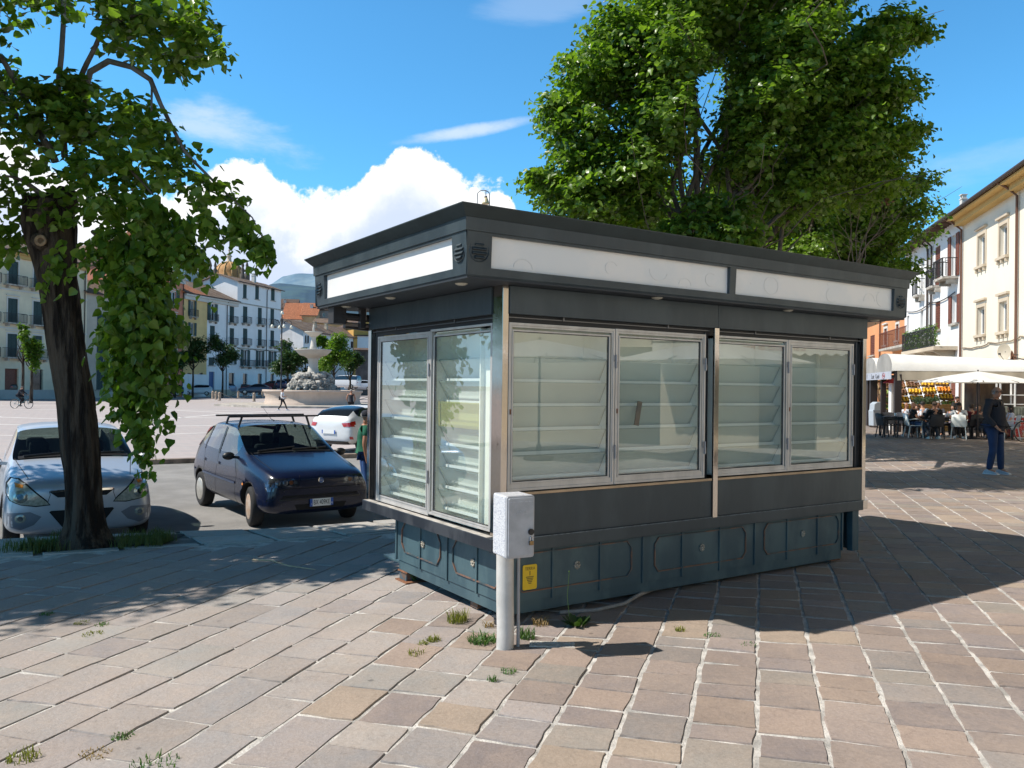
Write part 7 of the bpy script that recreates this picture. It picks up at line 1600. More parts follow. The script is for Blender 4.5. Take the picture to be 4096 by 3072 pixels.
# ================================================================ people
def skin(name, nodes, edges, m, parent, root=0, sub=1, smooth=True):
    """one continuous surface grown round a skeleton: nodes [(pos, radius or (rx, ry))]"""
    me = bpy.data.meshes.new(name); me.from_pydata([tuple(n[0]) for n in nodes], edges, [])
    ob = bpy.data.objects.new(name, me); COL.objects.link(ob); md = ob.modifiers.new('k', 'SKIN'); md.use_smooth_shade = True; md.branch_smoothing = .3
    for i, n in enumerate(nodes):
        v = me.skin_vertices[0].data[i]; r_ = n[1]; v.radius = r_ if isinstance(r_, tuple) else (r_, r_); v.use_root = (i == root)
    s_ = ob.modifiers.new('s', 'SUBSURF'); s_.levels = sub; s_.render_levels = sub
    dg = bpy.context.evaluated_depsgraph_get(); out = bpy.data.meshes.new_from_object(ob.evaluated_get(dg)); bpy.data.objects.remove(ob); out.name = name; out.materials.clear(); out.materials.append(m)
    out.polygons.foreach_set('material_index', [0]*len(out.polygons)); out.polygons.foreach_set('use_smooth', [True]*len(out.polygons))
    o = bpy.data.objects.new(name, out); COL.objects.link(o); o.parent = parent; return o
M_skin = mat('skin', (.50, .27, .18), .55, var=.08, vscale=20); M_skint = mat('tanned_skin', (.36, .17, .10), .55, var=.08, vscale=20)
HAIR = {k: mat(k+'_hair', c, .7, var=.3, vscale=40) for k, c in dict(black=(.012, .010, .009), brown=(.05, .028, .015), red=(.17, .055, .022), grey=(.26, .24, .22)).items()}
_cm = {}
def cloth(c):
    if c not in _cm: _cm[c] = mat('cloth', c, .88, var=.18, vscale=7, bump=.3, bscale=24)
    return _cm[c]
V3 = Vector
def person(loc, heading, label, H=1.75, pose='stand', top=(.1, .1, .1), sleeve='long', legs=(.05, .05, .06), shoes=(.6, .6, .6), hair='black', hairlen=0, skinm=None, head=0, nod=0, hands=False, group=None, J=None, bulk=1.0, face=False, loose=1.0, cap=None):
    """front is +x. Joints of a standing 1.75 m figure; poses move the joints, limbs keep their length"""
    k = H/1.75; sm = skinm or M_skin; root = empty('person', loc, heading, label=label, cat='person', group=group)
    j = dict(pel=V3((0, 0, .95)), wai=V3((0, 0, 1.08)), che=V3((0, 0, 1.30)), nek=V3((-.01, 0, 1.47)), hed=V3((.02, 0, 1.60)),
             hL=V3((0, .095, .90)), kL=V3((.02, .10, .49)), aL=V3((-.02, .10, .09)), hR=V3((0, -.095, .90)), kR=V3((.02, -.10, .49)), aR=V3((-.02, -.10, .09)),
             sL=V3((-.01, .185, 1.41)), eL=V3((-.03, .235, 1.12)), wL=V3((.05, .24, .87)), sR=V3((-.01, -.185, 1.41)), eR=V3((-.03, -.235, 1.12)), wR=V3((.05, -.24, .87)))
    if pose == 'walk': j.update(kL=V3((.17, .09, .52)), aL=V3((.30, .09, .13)), kR=V3((-.06, -.09, .50)), aR=V3((-.34, -.09, .16)), eL=V3((-.12, .23, 1.13)), wL=V3((-.06, .25, .88)), eR=V3((.06, -.23, 1.13)), wR=V3((.22, -.22, .93)))
    if pose == 'sit':
        dz = -.47
        for n in ('pel', 'wai', 'che', 'nek', 'hed', 'sL', 'sR', 'eL', 'eR', 'hL', 'hR'): j[n] = j[n]+V3((0, 0, dz))
        j['hL'].z = j['hR'].z = .49; j['pel'].z = .52
        j.update(kL=V3((.42, .13, .50)), aL=V3((.40, .13, .09)), kR=V3((.42, -.13, .50)), aR=V3((.44, -.13, .09)))
        for n in ('che', 'nek', 'hed', 'sL', 'sR'): j[n].x -= .03
        j.update(eL=V3((.08, .25, .70)), wL=V3((.30, .16, .74)), eR=V3((.08, -.25, .70)), wR=V3((.30, -.16, .72)))
    if J:
        for n, v in J.items(): j[n] = V3(v)
    for n in j: j[n] = j[n]*k
    s = bulk*k
    hd = j['hed']; nk = j['nek']; a = head; fwd = V3((math.cos(a)*math.cos(nod), math.sin(a)*math.cos(nod), -math.sin(nod))); upv = V3((math.cos(a)*math.sin(nod), math.sin(a)*math.sin(nod), math.cos(nod)))
    N = [(j['pel'], (.145*s, .115*s)), (j['wai'], (.135*s, .105*s)), (j['che'], (.155*s, .115*s)), (nk.lerp(j['che'], .25), (.09*k, .075*k)), (nk+V3((0, 0, .02*k)), .052*k), (hd-upv*.055*k+fwd*.012*k, .066*k), (hd+upv*.01*k, (.074*k, .088*k)), (hd+upv*.075*k-fwd*.008*k, (.068*k, .080*k)), (hd+upv*.115*k-fwd*.01*k, .03*k)]
    E = [(0, 1), (1, 2), (2, 3), (3, 4), (4, 5), (5, 6), (6, 7), (7, 8)]
    for S in 'LR':
        o = len(N); N += [(j['h'+S], .083*s), (j['k'+S], .052*s), (j['a'+S], .036*k), (j['a'+S]+V3((.13*k, 0, -.045*k)), .028*k)]; E += [(0, o), (o, o+1), (o+1, o+2), (o+2, o+3)]
        o = len(N); w_ = j['w'+S]; d = (w_-j['e'+S]).normalized(); N += [(j['s'+S], .052*s), (j['e'+S], .038*s), (w_, .026*k), (w_+d*.055*k, (.036*k, .018*k))]; E += [(3, o), (o, o+1), (o+1, o+2), (o+2, o+3)]
        if hands:
            pc = o+3; side = V3((0, 0, 1)).cross(d); side = side.normalized() if side.length > .1 else V3((0, 1, 0)); pal = d.cross(side).normalized()
            for q, (off, ln) in enumerate(((-.027, .062), (-.010, .074), (.009, .070), (.027, .055))):
                p0 = w_+d*.085*k+side*off*k; n0 = len(N); N += [(p0, .0095*k), (p0+d*ln*.5*k+pal*.008*k, .0085*k), (p0+d*ln*.85*k+pal*.03*k, .0075*k)]; E += [(pc, n0), (n0, n0+1), (n0+1, n0+2)]
            n0 = len(N); sg = 1 if S == 'L' else -1; N += [(w_+d*.045*k-side*.036*k*sg, .011*k), (w_+d*.085*k-side*.052*k*sg+pal*.01*k, .009*k)]; E += [(o+2, n0), (n0, n0+1)]
        else:
            n0 = len(N); N += [(w_+d*.12*k, (.026*k, .014*k))]; E += [(o+3, n0)]
    skin('body', N, E, sm, root, 0, 2 if hands else 1)
    # face: nose, ears
    b = MB(); side = upv.cross(fwd).normalized()
    b.sphere(hd+fwd*.092*k-upv*.005*k, .013*k, 6, 5, sc=(1, 1, 1.5)); b.build('nose', sm, root)
    for q in (1, -1): b = MB(); b.sphere(hd+side*.078*k*q-fwd*.004*k, .022*k, 7, 5, sc=(.7, .7, 1.1)); b.build('ear', sm, root)
    if face:
        for q in (1, -1):
            b = MB(); b.sphere(hd+fwd*.083*k+side*.031*k*q+upv*.022*k, .009*k, 8, 6); b.build('eye', mat('eye_dark', (.03, .02, .02), .2), root)
        b = MB(); b.bar(hd+fwd*.088*k-side*.024*k-upv*.05*k, hd+fwd*.088*k+side*.024*k-upv*.05*k, .008*k, .006*k); b.build('mouth', mat('lips', (.30, .11, .09), .5), root)
    # clothes
    f = loose
    tm = cloth(top)
    T = [(j['pel']+V3((0, 0, .0)), (.168*s*f, .138*s*f)), (j['wai'], (.155*s*f, .125*s*f)), (j['che'], (.172*s, .132*s)), (nk.lerp(j['che'], .28), (.112*k, .092*k)), (nk+V3((0, 0, -.015*k)), .062*k)]; TE = [(0, 1), (1, 2), (2, 3), (3, 4)]
    if loose > 1.04: T.insert(0, (j['pel']-V3((0, 0, .09*k)), (.172*s*f, .145*s*f))); TE = [(0, 1), (1, 2), (2, 3), (3, 4), (4, 5)]
    sh = 3 if loose <= 1.04 else 4
    for S in 'LR':
        o = len(T)
        if sleeve == 'none': T += [(j['s'+S]*.75+j['che']*.25, .05*s)]; TE += [(sh, o)]; continue
        T += [(j['s'+S], .066*s), (j['s'+S].lerp(j['e'+S], .6), .058*s*f)]; TE += [(sh, o), (o, o+1)]
        if sleeve == 'long': T += [(j['e'+S], .052*s*f), (j['e'+S].lerp(j['w'+S], .95), .037*s*f)]; TE += [(o+1, o+2), (o+2, o+3)]
    skin('top', T, TE, tm, root, 1 if loose <= 1.04 else 2, 1)
    L = [(j['pel']+V3((0, 0, .05*k)), (.150*s, .120*s))]; LE = []
    for S in 'LR':
        o = len(L); L += [(j['h'+S], .098*s), (j['h'+S].lerp(j['k'+S], .5), .082*s), (j['k'+S], .064*s), (j['k'+S].lerp(j['a'+S], .5), .060*s), (j['a'+S]+V3((0, 0, -.015*k)), .052*s)]; LE += [(0, o), (o, o+1), (o+1, o+2), (o+2, o+3), (o+3, o+4)]
    skin('trousers', L, LE, cloth(legs), root, 0, 1)
    for S in 'LR':
        A = j['a'+S]; b = MB(); pr = [(-.085, .0), (-.095, .03), (-.075, .075), (-.02, .095), (.05, .07), (.12, .055), (.175, .035), (.185, .0)]
        M_ = Matrix.Translation(A+V3((0, 0, -.09*k))) @ Matrix.Scale(k, 4); b.prism([(x, z+.002) for x, z in pr][::-1], M_ @ TF((0, -.043, 0)), .086)
        o = b.build('shoe', mat('shoe', shoes, .6, var=.15, vscale=30), root, .016)
        b = MB(); b.prism([(-.098, 0), (-.098, .022), (.19, .018), (.19, 0)][::-1], M_ @ TF((0, -.047, 0)), .094); b.build('sole', mat('sole', (.6, .6, .6) if sum(shoes) > .6 else (.05, .05, .05), .7), o, .004)
    if hair:
        b = MB(); c = hd+upv*.045*k-fwd*.012*k; n_, m_ = 14, 9; vs = []; Mh = Matrix((side, fwd, upv)).transposed()
        for i in range(m_+1):
            t = PI*.5*i/m_*1.18
            for q in range(n_):
                a_ = 2*PI*q/n_; fr = math.sin(a_)   # front is +1
                tt = t*(1-.36*max(0, fr)); r_ = .093*k
                p = Vector((r_*math.sin(tt)*math.cos(a_)*.92, r_*math.sin(tt)*math.sin(a_)*1.08, r_*math.cos(tt)*1.02))
                if hairlen and i == m_ and fr < .45: p.z -= hairlen*k*(1-.5*max(0, fr)); p *= 1.0
                vs.append(c+Mh @ p)
        fs = [(i*n_+q, i*n_+(q+1) % n_, (i+1)*n_+(q+1) % n_, (i+1)*n_+q) for i in range(m_) for q in range(n_)]; b.add(vs, fs, True); b.build('hair', HAIR[hair], root)
    if cap:
        b = MB(); c = hd+upv*.052*k; Mh = Matrix((side, fwd, upv)).transposed().to_4x4(); Mh.translation = c; o0 = len(b.v); b.lathe([(.104*k, -.02*k), (.106*k, .01*k), (.098*k, .05*k), (.06*k, .085*k), (0, .095*k)], 18); b.v = [tuple(Mh @ Vector(v)) for v in b.v]
        b.prism([(-.07*k, 0), (-.062*k, .07*k), (.062*k, .07*k), (.07*k, 0)], Mh @ TF((0, .085*k, -.018*k), 0, -PI/2), .008*k); b.build('cap', cloth(cap), root)
    return root
# man standing at the right
g = gnd(3978, 1897); man = person(g, rad(-60), 'bald man in a dark jacket, blue jeans and white trainers standing alone at the right', 1.72, 'stand', (.022, .020, .024), 'long', (.013, .032, .085), (.40, .41, .44), None, skinm=M_skint, head=rad(-38), hands=True, face=True, bulk=1.16, loose=1.2,
    J=dict(eR=(-.02, -.29, 1.13), wR=(.17, -.25, .93), eL=(-.06, .28, 1.12), wL=(.02, .28, .90), kL=(.05, .10, .49), aL=(.06, .11, .09), kR=(.03, -.11, .49), aR=(-.05, -.11, .09), hed=(.03, 0, 1.59)))
hd = V3((.03, 0, 1.59))*(1.72/1.75); a = rad(-38); fw_ = V3((math.cos(a), math.sin(a), 0)); sd_ = V3((-math.sin(a), math.cos(a), 0))
b = MB()
for q in (1, -1):
    c = hd+fw_*.092+sd_*.031*q+V3((0, 0, .018)); pts = [c+sd_*(.026*math.cos(t*PI/6))+V3((0, 0, .017*math.sin(t*PI/6))) for t in range(13)]; b.tube(pts, .0028, 5, cap=False); b.tube([c+sd_*.026*q, hd+sd_*.082*q+V3((0, 0, .022))], .0025, 5)
b.build('glasses', M_trim, man)
n = 60; a = RNG.uniform(.9, 5.4, n)+rad(-38); P = np.stack([hd.x+np.cos(a)*.082, hd.y+np.sin(a)*.075, hd.z+RNG.uniform(.0, .06, n)], 1); scatter('grey_hair', P, np.stack([np.cos(a)*.2, np.sin(a)*.2, -np.ones(n)], 1), np.stack([np.cos(a), np.sin(a), np.zeros(n)], 1), np.full(n, .035), HAIR['grey'], man, (LEAF_S, LFS))
b = MB(); b.add([(.13, -.045, 1.40), (.10, .05, 1.41), (.155, .035, 1.18), (.165, -.02, 1.18)], [(0, 1, 2, 3)]); b.build('shirt_front', cloth((.10, .07, .05)), man)
# man in the green shirt
g = at(1452, 1900, 14.4); g.z = ZR
person(Vector((g.x+.03, 14.4, ZR)), rad(20), 'man in a dark green polo shirt, blue jeans and a navy cap beside the kiosk', 1.66, 'stand', (.010, .11, .062), 'short', (.02, .075, .24), (.2, .2, .2), 'grey', 0, M_skint, head=rad(-6), hands=True, face=True, bulk=1.05, cap=(.012, .014, .024), J=dict(eR=(-.06, -.24, 1.13), wR=(-.02, -.25, .87)))
# walking woman with a phone
g = gnd(1129, 1643, ZP); person(g, rad(0), 'woman in a white T-shirt and black leggings walking past the fountain looking at her phone', 1.63, 'walk', (.80, .80, .80), 'short', (.018, .018, .02), (.7, .7, .72), 'red', .07, head=0, nod=.55, J=dict(eL=(.02, .22, 1.12), wL=(.24, .10, 1.16), eR=(.02, -.22, 1.12), wR=(.24, -.10, 1.14), kL=(.20, .09, .53), aL=(.36, .09, .12), kR=(-.06, -.09, .50), aR=(-.30, -.09, .12)))
b = MB(); b.box(-.05, .05, -.1, .1, -.14, .14); b.build('shoulder_bag', cloth((.015, .015, .02)), None, .03, loc=Vector((g.x-.16, g.y-.16, g.z+.93)), label='small black bag at the hip of the walking woman', cat='bag')
b = MB(); b.box(-.04, .04, -.07, .07, -.005, .005); b.build('phone', M_trim, None, .002, loc=Vector((g.x+.33, g.y, g.z+1.10)), label='black phone in the hands of the walking woman', cat='phone')
# man seen from behind
g = gnd(1403, 1668, ZP); person(g, rad(95), 'man seen from behind in a black waistcoat and black trousers walking towards the fountain', 1.73, 'walk', (.020, .022, .030), 'none', (.014, .014, .016), (.03, .03, .03), 'grey', 0, M_skint, bulk=1.14, J=dict(kL=(.10, .09, .50), aL=(.10, .09, .12), kR=(-.02, -.09, .50), aR=(-.22, -.09, .14), eL=(.0, .26, 1.12), wL=(.12, .22, .96), eR=(.0, -.26, 1.12), wR=(.14, -.20, .98)))
# ---- bicycles
M_frame = mat('frame_paint', (.12, .24, .26), .35, metal=.3)
def bicycle(loc, heading, label, fr=None, r=.335):
    root = empty('bicycle', loc, heading, label=label, cat='bicycle'); fr = fr or M_frame
    for x in (-.52, .53):
        wn = empty('wheel', (x, 0, r)); wn.parent = root
        b = MB(); b.tube([(r*math.cos(t*PI/16)*.97, 0, r*math.sin(t*PI/16)*.97) for t in range(33)], .022, 7, cap=False); b.build('tyre', M_tyre, wn)
        b = MB(); b.tube([(r*.91*math.cos(t*PI/16), 0, r*.91*math.sin(t*PI/16)) for t in range(33)], .011, 5, cap=False)
        for t in range(18): b.bar((0, .02*(-1)**t, 0), (r*.9*math.cos(t*PI/9), 0, r*.9*math.sin(t*PI/9)), .003)
        b.tube([(0, -.04, 0), (0, .04, 0)], .02, 8); b.build('rim', M_rim, wn)
    b = MB(); bb_, hd_, st_ = V3((-.09, 0, .28)), V3((.36, 0, .80)), V3((-.22, 0, .80))
    for p, q, w_ in ((bb_, V3((.38, 0, .68)), .018), (hd_, V3((-.2, 0, .74)), .015), (bb_, V3((-.25, 0, .90)), .015), (hd_, V3((.39, 0, .62)), .02)): b.tube([p, q], w_, 7)
    for s_ in (1, -1): b.tube([bb_+V3((0, s_*.03, 0)), V3((-.52, s_*.05, r))], .009, 6); b.tube([V3((-.2, s_*.02, .74)), V3((-.52, s_*.05, r))], .008, 6); b.tube([V3((.39, s_*.045, .62)), V3((.53, s_*.05, r))], .013, 6)
    b.build('frame', fr, root)
    b = MB(); b.tube([(.34, 0, .80), (.32, 0, .95), (.36, 0, .98)], .013, 6); b.tube([(.30, .29, 1.0), (.36, .18, .98), (.37, 0, .98), (.36, -.18, .98), (.30, -.29, 1.0)], .012, 6); b.build('handlebar', M_trim, root)
    b = MB(); b.sphere((-.29, 0, .93), .13, 10, 6, sc=(1, .5, .25)); b.build('saddle', M_trim, root)
    b = MB(); b.lathe([(.0, -.004), (.09, -.004), (.09, .004), (0, .004)], 18); b.v = [tuple(Matrix.Rotation(PI/2, 4, 'X') @ Vector(v)+V3((-.09, -.04, .28))) for v in b.v]; b.bar((-.09, -.06, .28), (-.02, -.06, .14), .018); b.bar((-.09, .06, .28), (-.16, .06, .42), .018); b.box(-.07, .03, -.13, -.05, .125, .145); b.box(-.21, -.11, .05, .13, .41, .43); b.build('crank', M_rim, root); return root
g = gnd(86, 1634, ZP); bicycle(g, rad(-4), 'grey green bicycle ridden across the square at the left')
cy = person(g+V3((0, 0, .0)), rad(-4), 'cyclist in black clothes and a flat cap riding across the square', 1.58, 'sit', (.016, .018, .028), 'long', (.014, .014, .02), (.05, .05, .05), 'brown', 0, cap=(.16, .14, .12), J=dict(pel=(-.28, 0, 1.05), wai=(-.24, 0, 1.16), che=(-.12, 0, 1.36), nek=(-.04, 0, 1.52), hed=(.02, 0, 1.64), hL=(-.26, .09, 1.02), hR=(-.26, -.09, 1.02), kL=(.10, .11, .93), aL=(-.12, .12, .56), kR=(.03, -.11, .70), aR=(-.02, -.12, .28), sL=(-.10, .17, 1.46), sR=(-.10, -.17, 1.46), eL=(.12, .22, 1.26), wL=(.30, .26, 1.12), eR=(.12, -.22, 1.26), wR=(.30, -.26, 1.12)))
# ================================================================ pavement cafe
CA = math.atan2(-.235, 1); CD = Vector((math.cos(CA), math.sin(CA), 0)); CY = Vector((-CD.y, CD.x, 0))
TP = at(3588.7, 1719, 33.5); TP.z = gz(TP.x, TP.y)
M_can = mat('white_canvas', (.82, .81, .78), .7, var=.06, vscale=1.5, bump=.2, bscale=5); M_canshade = mat('shaded_canvas', (.30, .29, .27), .8, var=.15, vscale=1.5); M_val = mat('cream_valance', (.60, .52, .40), .8, var=.12, vscale=1.2, bump=.3, bscale=4); M_post = mat('dark_brown_post', (.022, .014, .013), .5)  # canopy ends: their shade is put into the grey of the canvas
ter = empty('cafe_terrace', TP, CA, label='covered cafe terrace with white curved canvas roof and dark posts', cat='terrace')
TW_, TL = 5.3, 6.0
def trans(m, tr_=.25):
    t = NT(m.node_tree); b_ = t.n['Principled BSDF']; o = t.n['Material Output']; tl = t.new('ShaderNodeBsdfTranslucent'); tl.inputs[0].default_value = (.8, .76, .66, 1); ms = t.new('ShaderNodeMixShader'); ms.inputs[0].default_value = tr_; t.link(b_.outputs[0], ms.inputs[1]); t.link(tl.outputs[0], ms.inputs[2]); t.link(ms.outputs[0], o.inputs[0])
trans(M_can, .2); trans(M_val, .35)
for (x, y, w_) in ((.0, .0, .26), (0, 2.75, .2), (.0, 4.9, .30), (0, 5.75, .24), (TW_-.1, 0, .15), (3.0, 0, .12), (0, TL, .2), (TW_-.1, TL, .15)):
    b = MB(); b.box(x-w_/2, x+w_/2, y-w_/2, y+w_/2, 0, 2.55); b.build('post', M_post, ter, .01)
b = MB(); b.bar((0, 0, 2.2), (TW_, 0, 2.2), .1, .12); b.bar((0, 0, 2.28), (0, TL, 2.28), .1, .12); b.bar((0, TL, 2.4), (TW_, TL, 2.4), .1, .12); b.bar((0, 3, 2.5), (TW_, 3, 2.5), .08, .1); b.build('beam', M_post, ter)
for y0, y1, pk in ((-.15, 3.0, 3.28), (3.0, 6.1, 3.22)):
    b = MB(); n = 12; A = []; 
    for x in (-.25, TW_*.2, TW_*.5, TW_*.8, TW_):
        A.append([(x, y0+(y1-y0)*(.5-.5*math.cos(PI*t/n)), 2.52+(pk-2.52-(.25*(x/TW_)))*math.sin(PI*t/n)**.75) for t in range(n+1)])
    vs = [p for r_ in A for p in r_]; fs = [(i*(n+1)+t, (i+1)*(n+1)+t, (i+1)*(n+1)+t+1, i*(n+1)+t+1) for i in range(4) for t in range(n)]; b.add(vs, fs, True); cn = b.build('canopy', M_can, ter)
    b = MB(); b.add([(-.24, *p[1:]) for p in A[0]]+[(-.24, y1, 2.5), (-.24, y0, 2.5)], [tuple(range(n+3))], False); b.build('canopy_end', M_canshade, ter)
b = MB(); n = 24; vs = []
for i in range(n+1):
    x = -.05+(TW_+.05)*i/n; w_ = .035*math.sin(i*1.9)+.02*math.sin(i*.7); vs += [(x, -.14, 2.53), (x, -.16+w_, 2.12+.02*math.sin(i*.8))]
b.add(vs, [(2*i, 2*i+1, 2*i+3, 2*i+2) for i in range(n)], True); b.build('valance', M_val, ter)
b = MB(); b.box(-.27, -.25, -.05, 6.05, 2.18, 2.50); sg = b.build('name_board', mat('board_grey_white', (.42, .44, .50), .5, var=.08, vscale=2), ter)
M_txt = mat('board_letters', (.02, .02, .025), .6); MT = Matrix(((0, 0, -1, -.276), (-1, 0, 0, 0), (0, 1, 0, 2.33), (0, 0, 0, 1)))
text('lettering', 'Lux', .30, M_txt, sg, Matrix.Translation((0, 3.62, -.0)) @ MT, .002, xs=1.5); text('lettering', 'Cozzi', .27, M_txt, sg, Matrix.Translation((0, 2.62, -.01)) @ MT, .002, xs=1.35); text('lettering', 'I', .34, M_txt, sg, Matrix.Translation((0, 4.95, -.0)) @ MT, .002, xs=1.6)
b = MB(); b.tube([(-.277, 1.35+.24*math.cos(t*PI/10), 2.33+.12*math.sin(t*PI/10)) for t in range(21)], .008, 5, cap=False); b.build('logo_ring', mat('logo_red', (.42, .05, .05), .5), sg); text('lettering', 'Caffe', .12, mat('logo_red', (.42, .05, .05), .5), sg, Matrix.Translation((0, 1.35, 0)) @ MT, .002, xs=1.3)
b = MB(); b.box(TW_-1.1, TW_-.2, -.1, 6, 0, 2.4); b.build('bar_wall', mat('dark_bar_front', (.035, .022, .018), .5, col2=(.10, .07, .045), vscale=1.2), ter)
def L2(x, y, z=0): p = TP+CD*x+CY*y; return Vector((p.x, p.y, gz(p.x, p.y)+z))
# umbrella
c = at(3912, 1485, 28.0); ug = Vector((c.x, c.y, gz(c.x, c.y))); um = empty('parasol', ug, rad(20), label='wide white square parasol over the cafe tables', cat='parasol')
ap = c.z-ug.z; ed = at(3912, 1531, 28).z-ug.z; b = MB(); R_ = 1.53; n = 8; vs = [(0, 0, ap)]
ringp = []
for t in range(32):
    a = t*PI/16; q = 1/max(abs(math.cos(a)), abs(math.sin(a))); q = min(q, 1.30); sag = .05*abs(math.sin(4*a)); ringp.append((R_*q*math.cos(a), R_*q*math.sin(a), ed+sag*.0))
mid = [(x*.52, y*.52, ed+(ap-ed)*.56-.03*abs(math.sin(i*PI/4))) for i, (x, y, z) in enumerate(ringp)]
vs += mid+ringp; fs = [(0, 1+t, 1+(t+1) % 32) for t in range(32)]+[(1+t, 33+t, 33+(t+1) % 32, 1+(t+1) % 32) for t in range(32)]; b.add(vs, fs, True); b.build('canopy', M_can, um)
b = MB(); b.tube([(0, 0, 0), (0, 0, ap+.05)], .025, 8); b.lathe([(.3, 0), (.3, .06), (.05, .09), (.05, .3)], 16); b.build('pole', M_post, um)
for t in range(8):
    a = t*PI/4; b = MB(); b.bar((0, 0, ap-.03), (R_*(1.28 if t % 2 else 1)*math.cos(a), R_*(1.28 if t % 2 else 1)*math.sin(a), ed+.01), .02); b.build('rib', M_post, um)
# chairs and tables
M_wplast = mat('white_plastic', (.62, .64, .62), .4, spec=.5); M_dplast = mat('dark_wicker', (.022, .022, .026), .6, bump=.5, bscale=60)
def chair0(m, name='cafe_chair'):
    r = empty(name); b = MB(); b.box(-.22, .22, -.23, .23, .42, .45); b.build('seat', m, r, .02)
    b = MB(); n = 8; vs = []
    for t in range(n+1):
        y = -.23+.46*t/n; c_ = .05*math.sin(PI*t/n)
        for z, x in ((.44, -.20), (.62, -.24), (.86, -.29+.01)): vs.append((x-c_*.6, y*(1 if z < .8 else .92), z-.03*(abs(y)*4)**2*(z > .8)))
    k = len(vs); vs += [(x-.018, y, z) for x, y, z in vs]; fs = []
    for t in range(n):
        for q in range(2): a = t*3+q; fs += [(a, a+3, a+4, a+1), (a+k, a+1+k, a+4+k, a+3+k)]
    for t in range(n): a = t*3+2; fs += [(a, a+3, a+3+k, a+k)]
    b.add(vs, fs, True); b.build('backrest', m, r)
    for s_ in (1, -1):
        for x, dx in ((.19, .05), (-.19, -.07)): b = MB(); b.bar((x, s_*.20, .43), (x+dx, s_*.235, 0), .03, .025); b.build('leg', m, r)
        b = MB(); b.tube([(-.24, s_*.24, .64), (-.05, s_*.27, .67), (.15, s_*.26, .66), (.20, s_*.24, .60), (.19, s_*.23, .44)], .016, 6); b.build('armrest', m, r)
    return r
CW = chair0(M_wplast); CB = chair0(M_dplast); used = [0, 0]
def place_chair(k, p, hd_, label, grp='cafe chairs'):
    src = (CW, CB)[k]; o = src if not used[k] else copytree(src); used[k] = 1
    if o is not src:
        pass
    o.location = (p[0], p[1], gz(p[0], p[1])); o.rotation_euler.z = hd_; tag(o, label, 'chair', grp); return o
def tabl(p, rz, label, w_=.72, m=None):
    r = empty('cafe_table', (p[0], p[1], gz(p[0], p[1])), rz, label=label, cat='table', group='cafe tables'); b = MB(); b.box(-w_/2, w_/2, -w_/2, w_/2, .70, .73); b.build('tabletop', m or M_dplast, r, .008)
    b = MB(); b.box(-w_/2+.02, w_/2-.02, -w_/2+.02, w_/2-.02, .60, .70); b.build('apron', m or M_dplast, r)
    for sx in (1, -1):
        for sy in (1, -1): b = MB(); b.box(sx*(w_/2-.05)-.03, sx*(w_/2-.05)+.03, sy*(w_/2-.05)-.03, sy*(w_/2-.05)+.03, 0, .6); b.build('leg', m or M_dplast, r)
    return r
def PX(px, d): r = ray(px, 1600); t = d/r.y; return (r.x*t, d)
def sitter(px, d, hd_, label, chair, clabel, **k):
    p = PX(px, d); z = gz(*p); person(Vector((p[0], p[1], z)), hd_, label, pose='sit', group='people seated at the cafe', **k)
    if chair is not None: place_chair(chair, (p[0]-.0*math.cos(hd_), p[1]-.0*math.sin(hd_)), hd_, clabel)
D_ = rad
sitter(3655, 28.6, D_(-5), 'bald man in a black T-shirt and blue jeans seated on the leftmost white chair', 0, 'leftmost white chair, under the bald man in the black T-shirt', H=1.76, top=(.010, .010, .012), sleeve='short', legs=(.04, .09, .2), shoes=(.05, .05, .05), hair=None, skinm=M_skint, bulk=1.12, J=dict(eR=(.02, -.26, .72), wR=(.24, -.26, .62)))
sitter(3628, 30.6, D_(10), 'bald man in glasses seated behind the empty dark table', 1, 'dark chair behind the empty dark table', H=1.72, top=(.55, .55, .58), sleeve='short', hair=None, skinm=M_skint)
sitter(3668, 30.2, D_(-160), 'woman in a white top seated facing the bald man in the black T-shirt', 1, 'dark chair under the woman in the white top', H=1.62, top=(.62, .62, .66), sleeve='short', hair='brown', hairlen=.12)
sitter(3690, 30.8, D_(70), 'person in a pale blue shirt with a dark strap seen from behind', 1, 'dark chair under the person in the pale blue shirt', H=1.78, top=(.28, .36, .46), sleeve='long', hair='black')
sitter(3738, 27.9, D_(85), 'man in black seen from behind on a high backed dark chair with white trainers', 1, 'nearest high backed dark chair in the middle of the tables', H=1.78, top=(.012, .011, .012), hair='brown', shoes=(.65, .65, .6), bulk=1.15, skinm=M_skint, J=dict(aL=(.0, .15, .09), aR=(.0, -.15, .09), kL=(.36, .17, .48), kR=(.36, -.17, .48)))
sitter(3752, 30.6, D_(-120), 'grey haired man in a grey T-shirt leaning over the table', 1, 'dark chair under the grey haired man', H=1.8, top=(.05, .05, .06), sleeve='short', hair='grey', skinm=M_skint)
sitter(3812, 29.8, D_(-150), 'dark haired woman seated left of the man in the white T-shirt', 1, 'dark chair under the dark haired woman', H=1.64, top=(.20, .16, .20), hair='black', hairlen=.2)
sitter(3836, 28.0, D_(60), 'man in a white T-shirt with a black strap seen from behind on a white chair', 0, 'white chair in the middle, under the man in the white T-shirt', H=1.76, top=(.66, .66, .66), sleeve='short', legs=(.02, .02, .025), hair='black', skinm=M_skint, bulk=1.15)
p = PX(3828, 31.5); person(Vector((*p, gz(*p))), D_(-80), 'waiter in black standing behind the man in the white T-shirt', H=1.5, top=(.012, .012, .014), hair='black', skinm=M_skint, group='people at the cafe')
sitter(3884, 28.9, D_(100), 'person in a dark red shirt seen from behind', 1, 'dark chair under the person in the dark red shirt', H=1.7, top=(.13, .012, .02), sleeve='long', hair='brown', hairlen=.06)
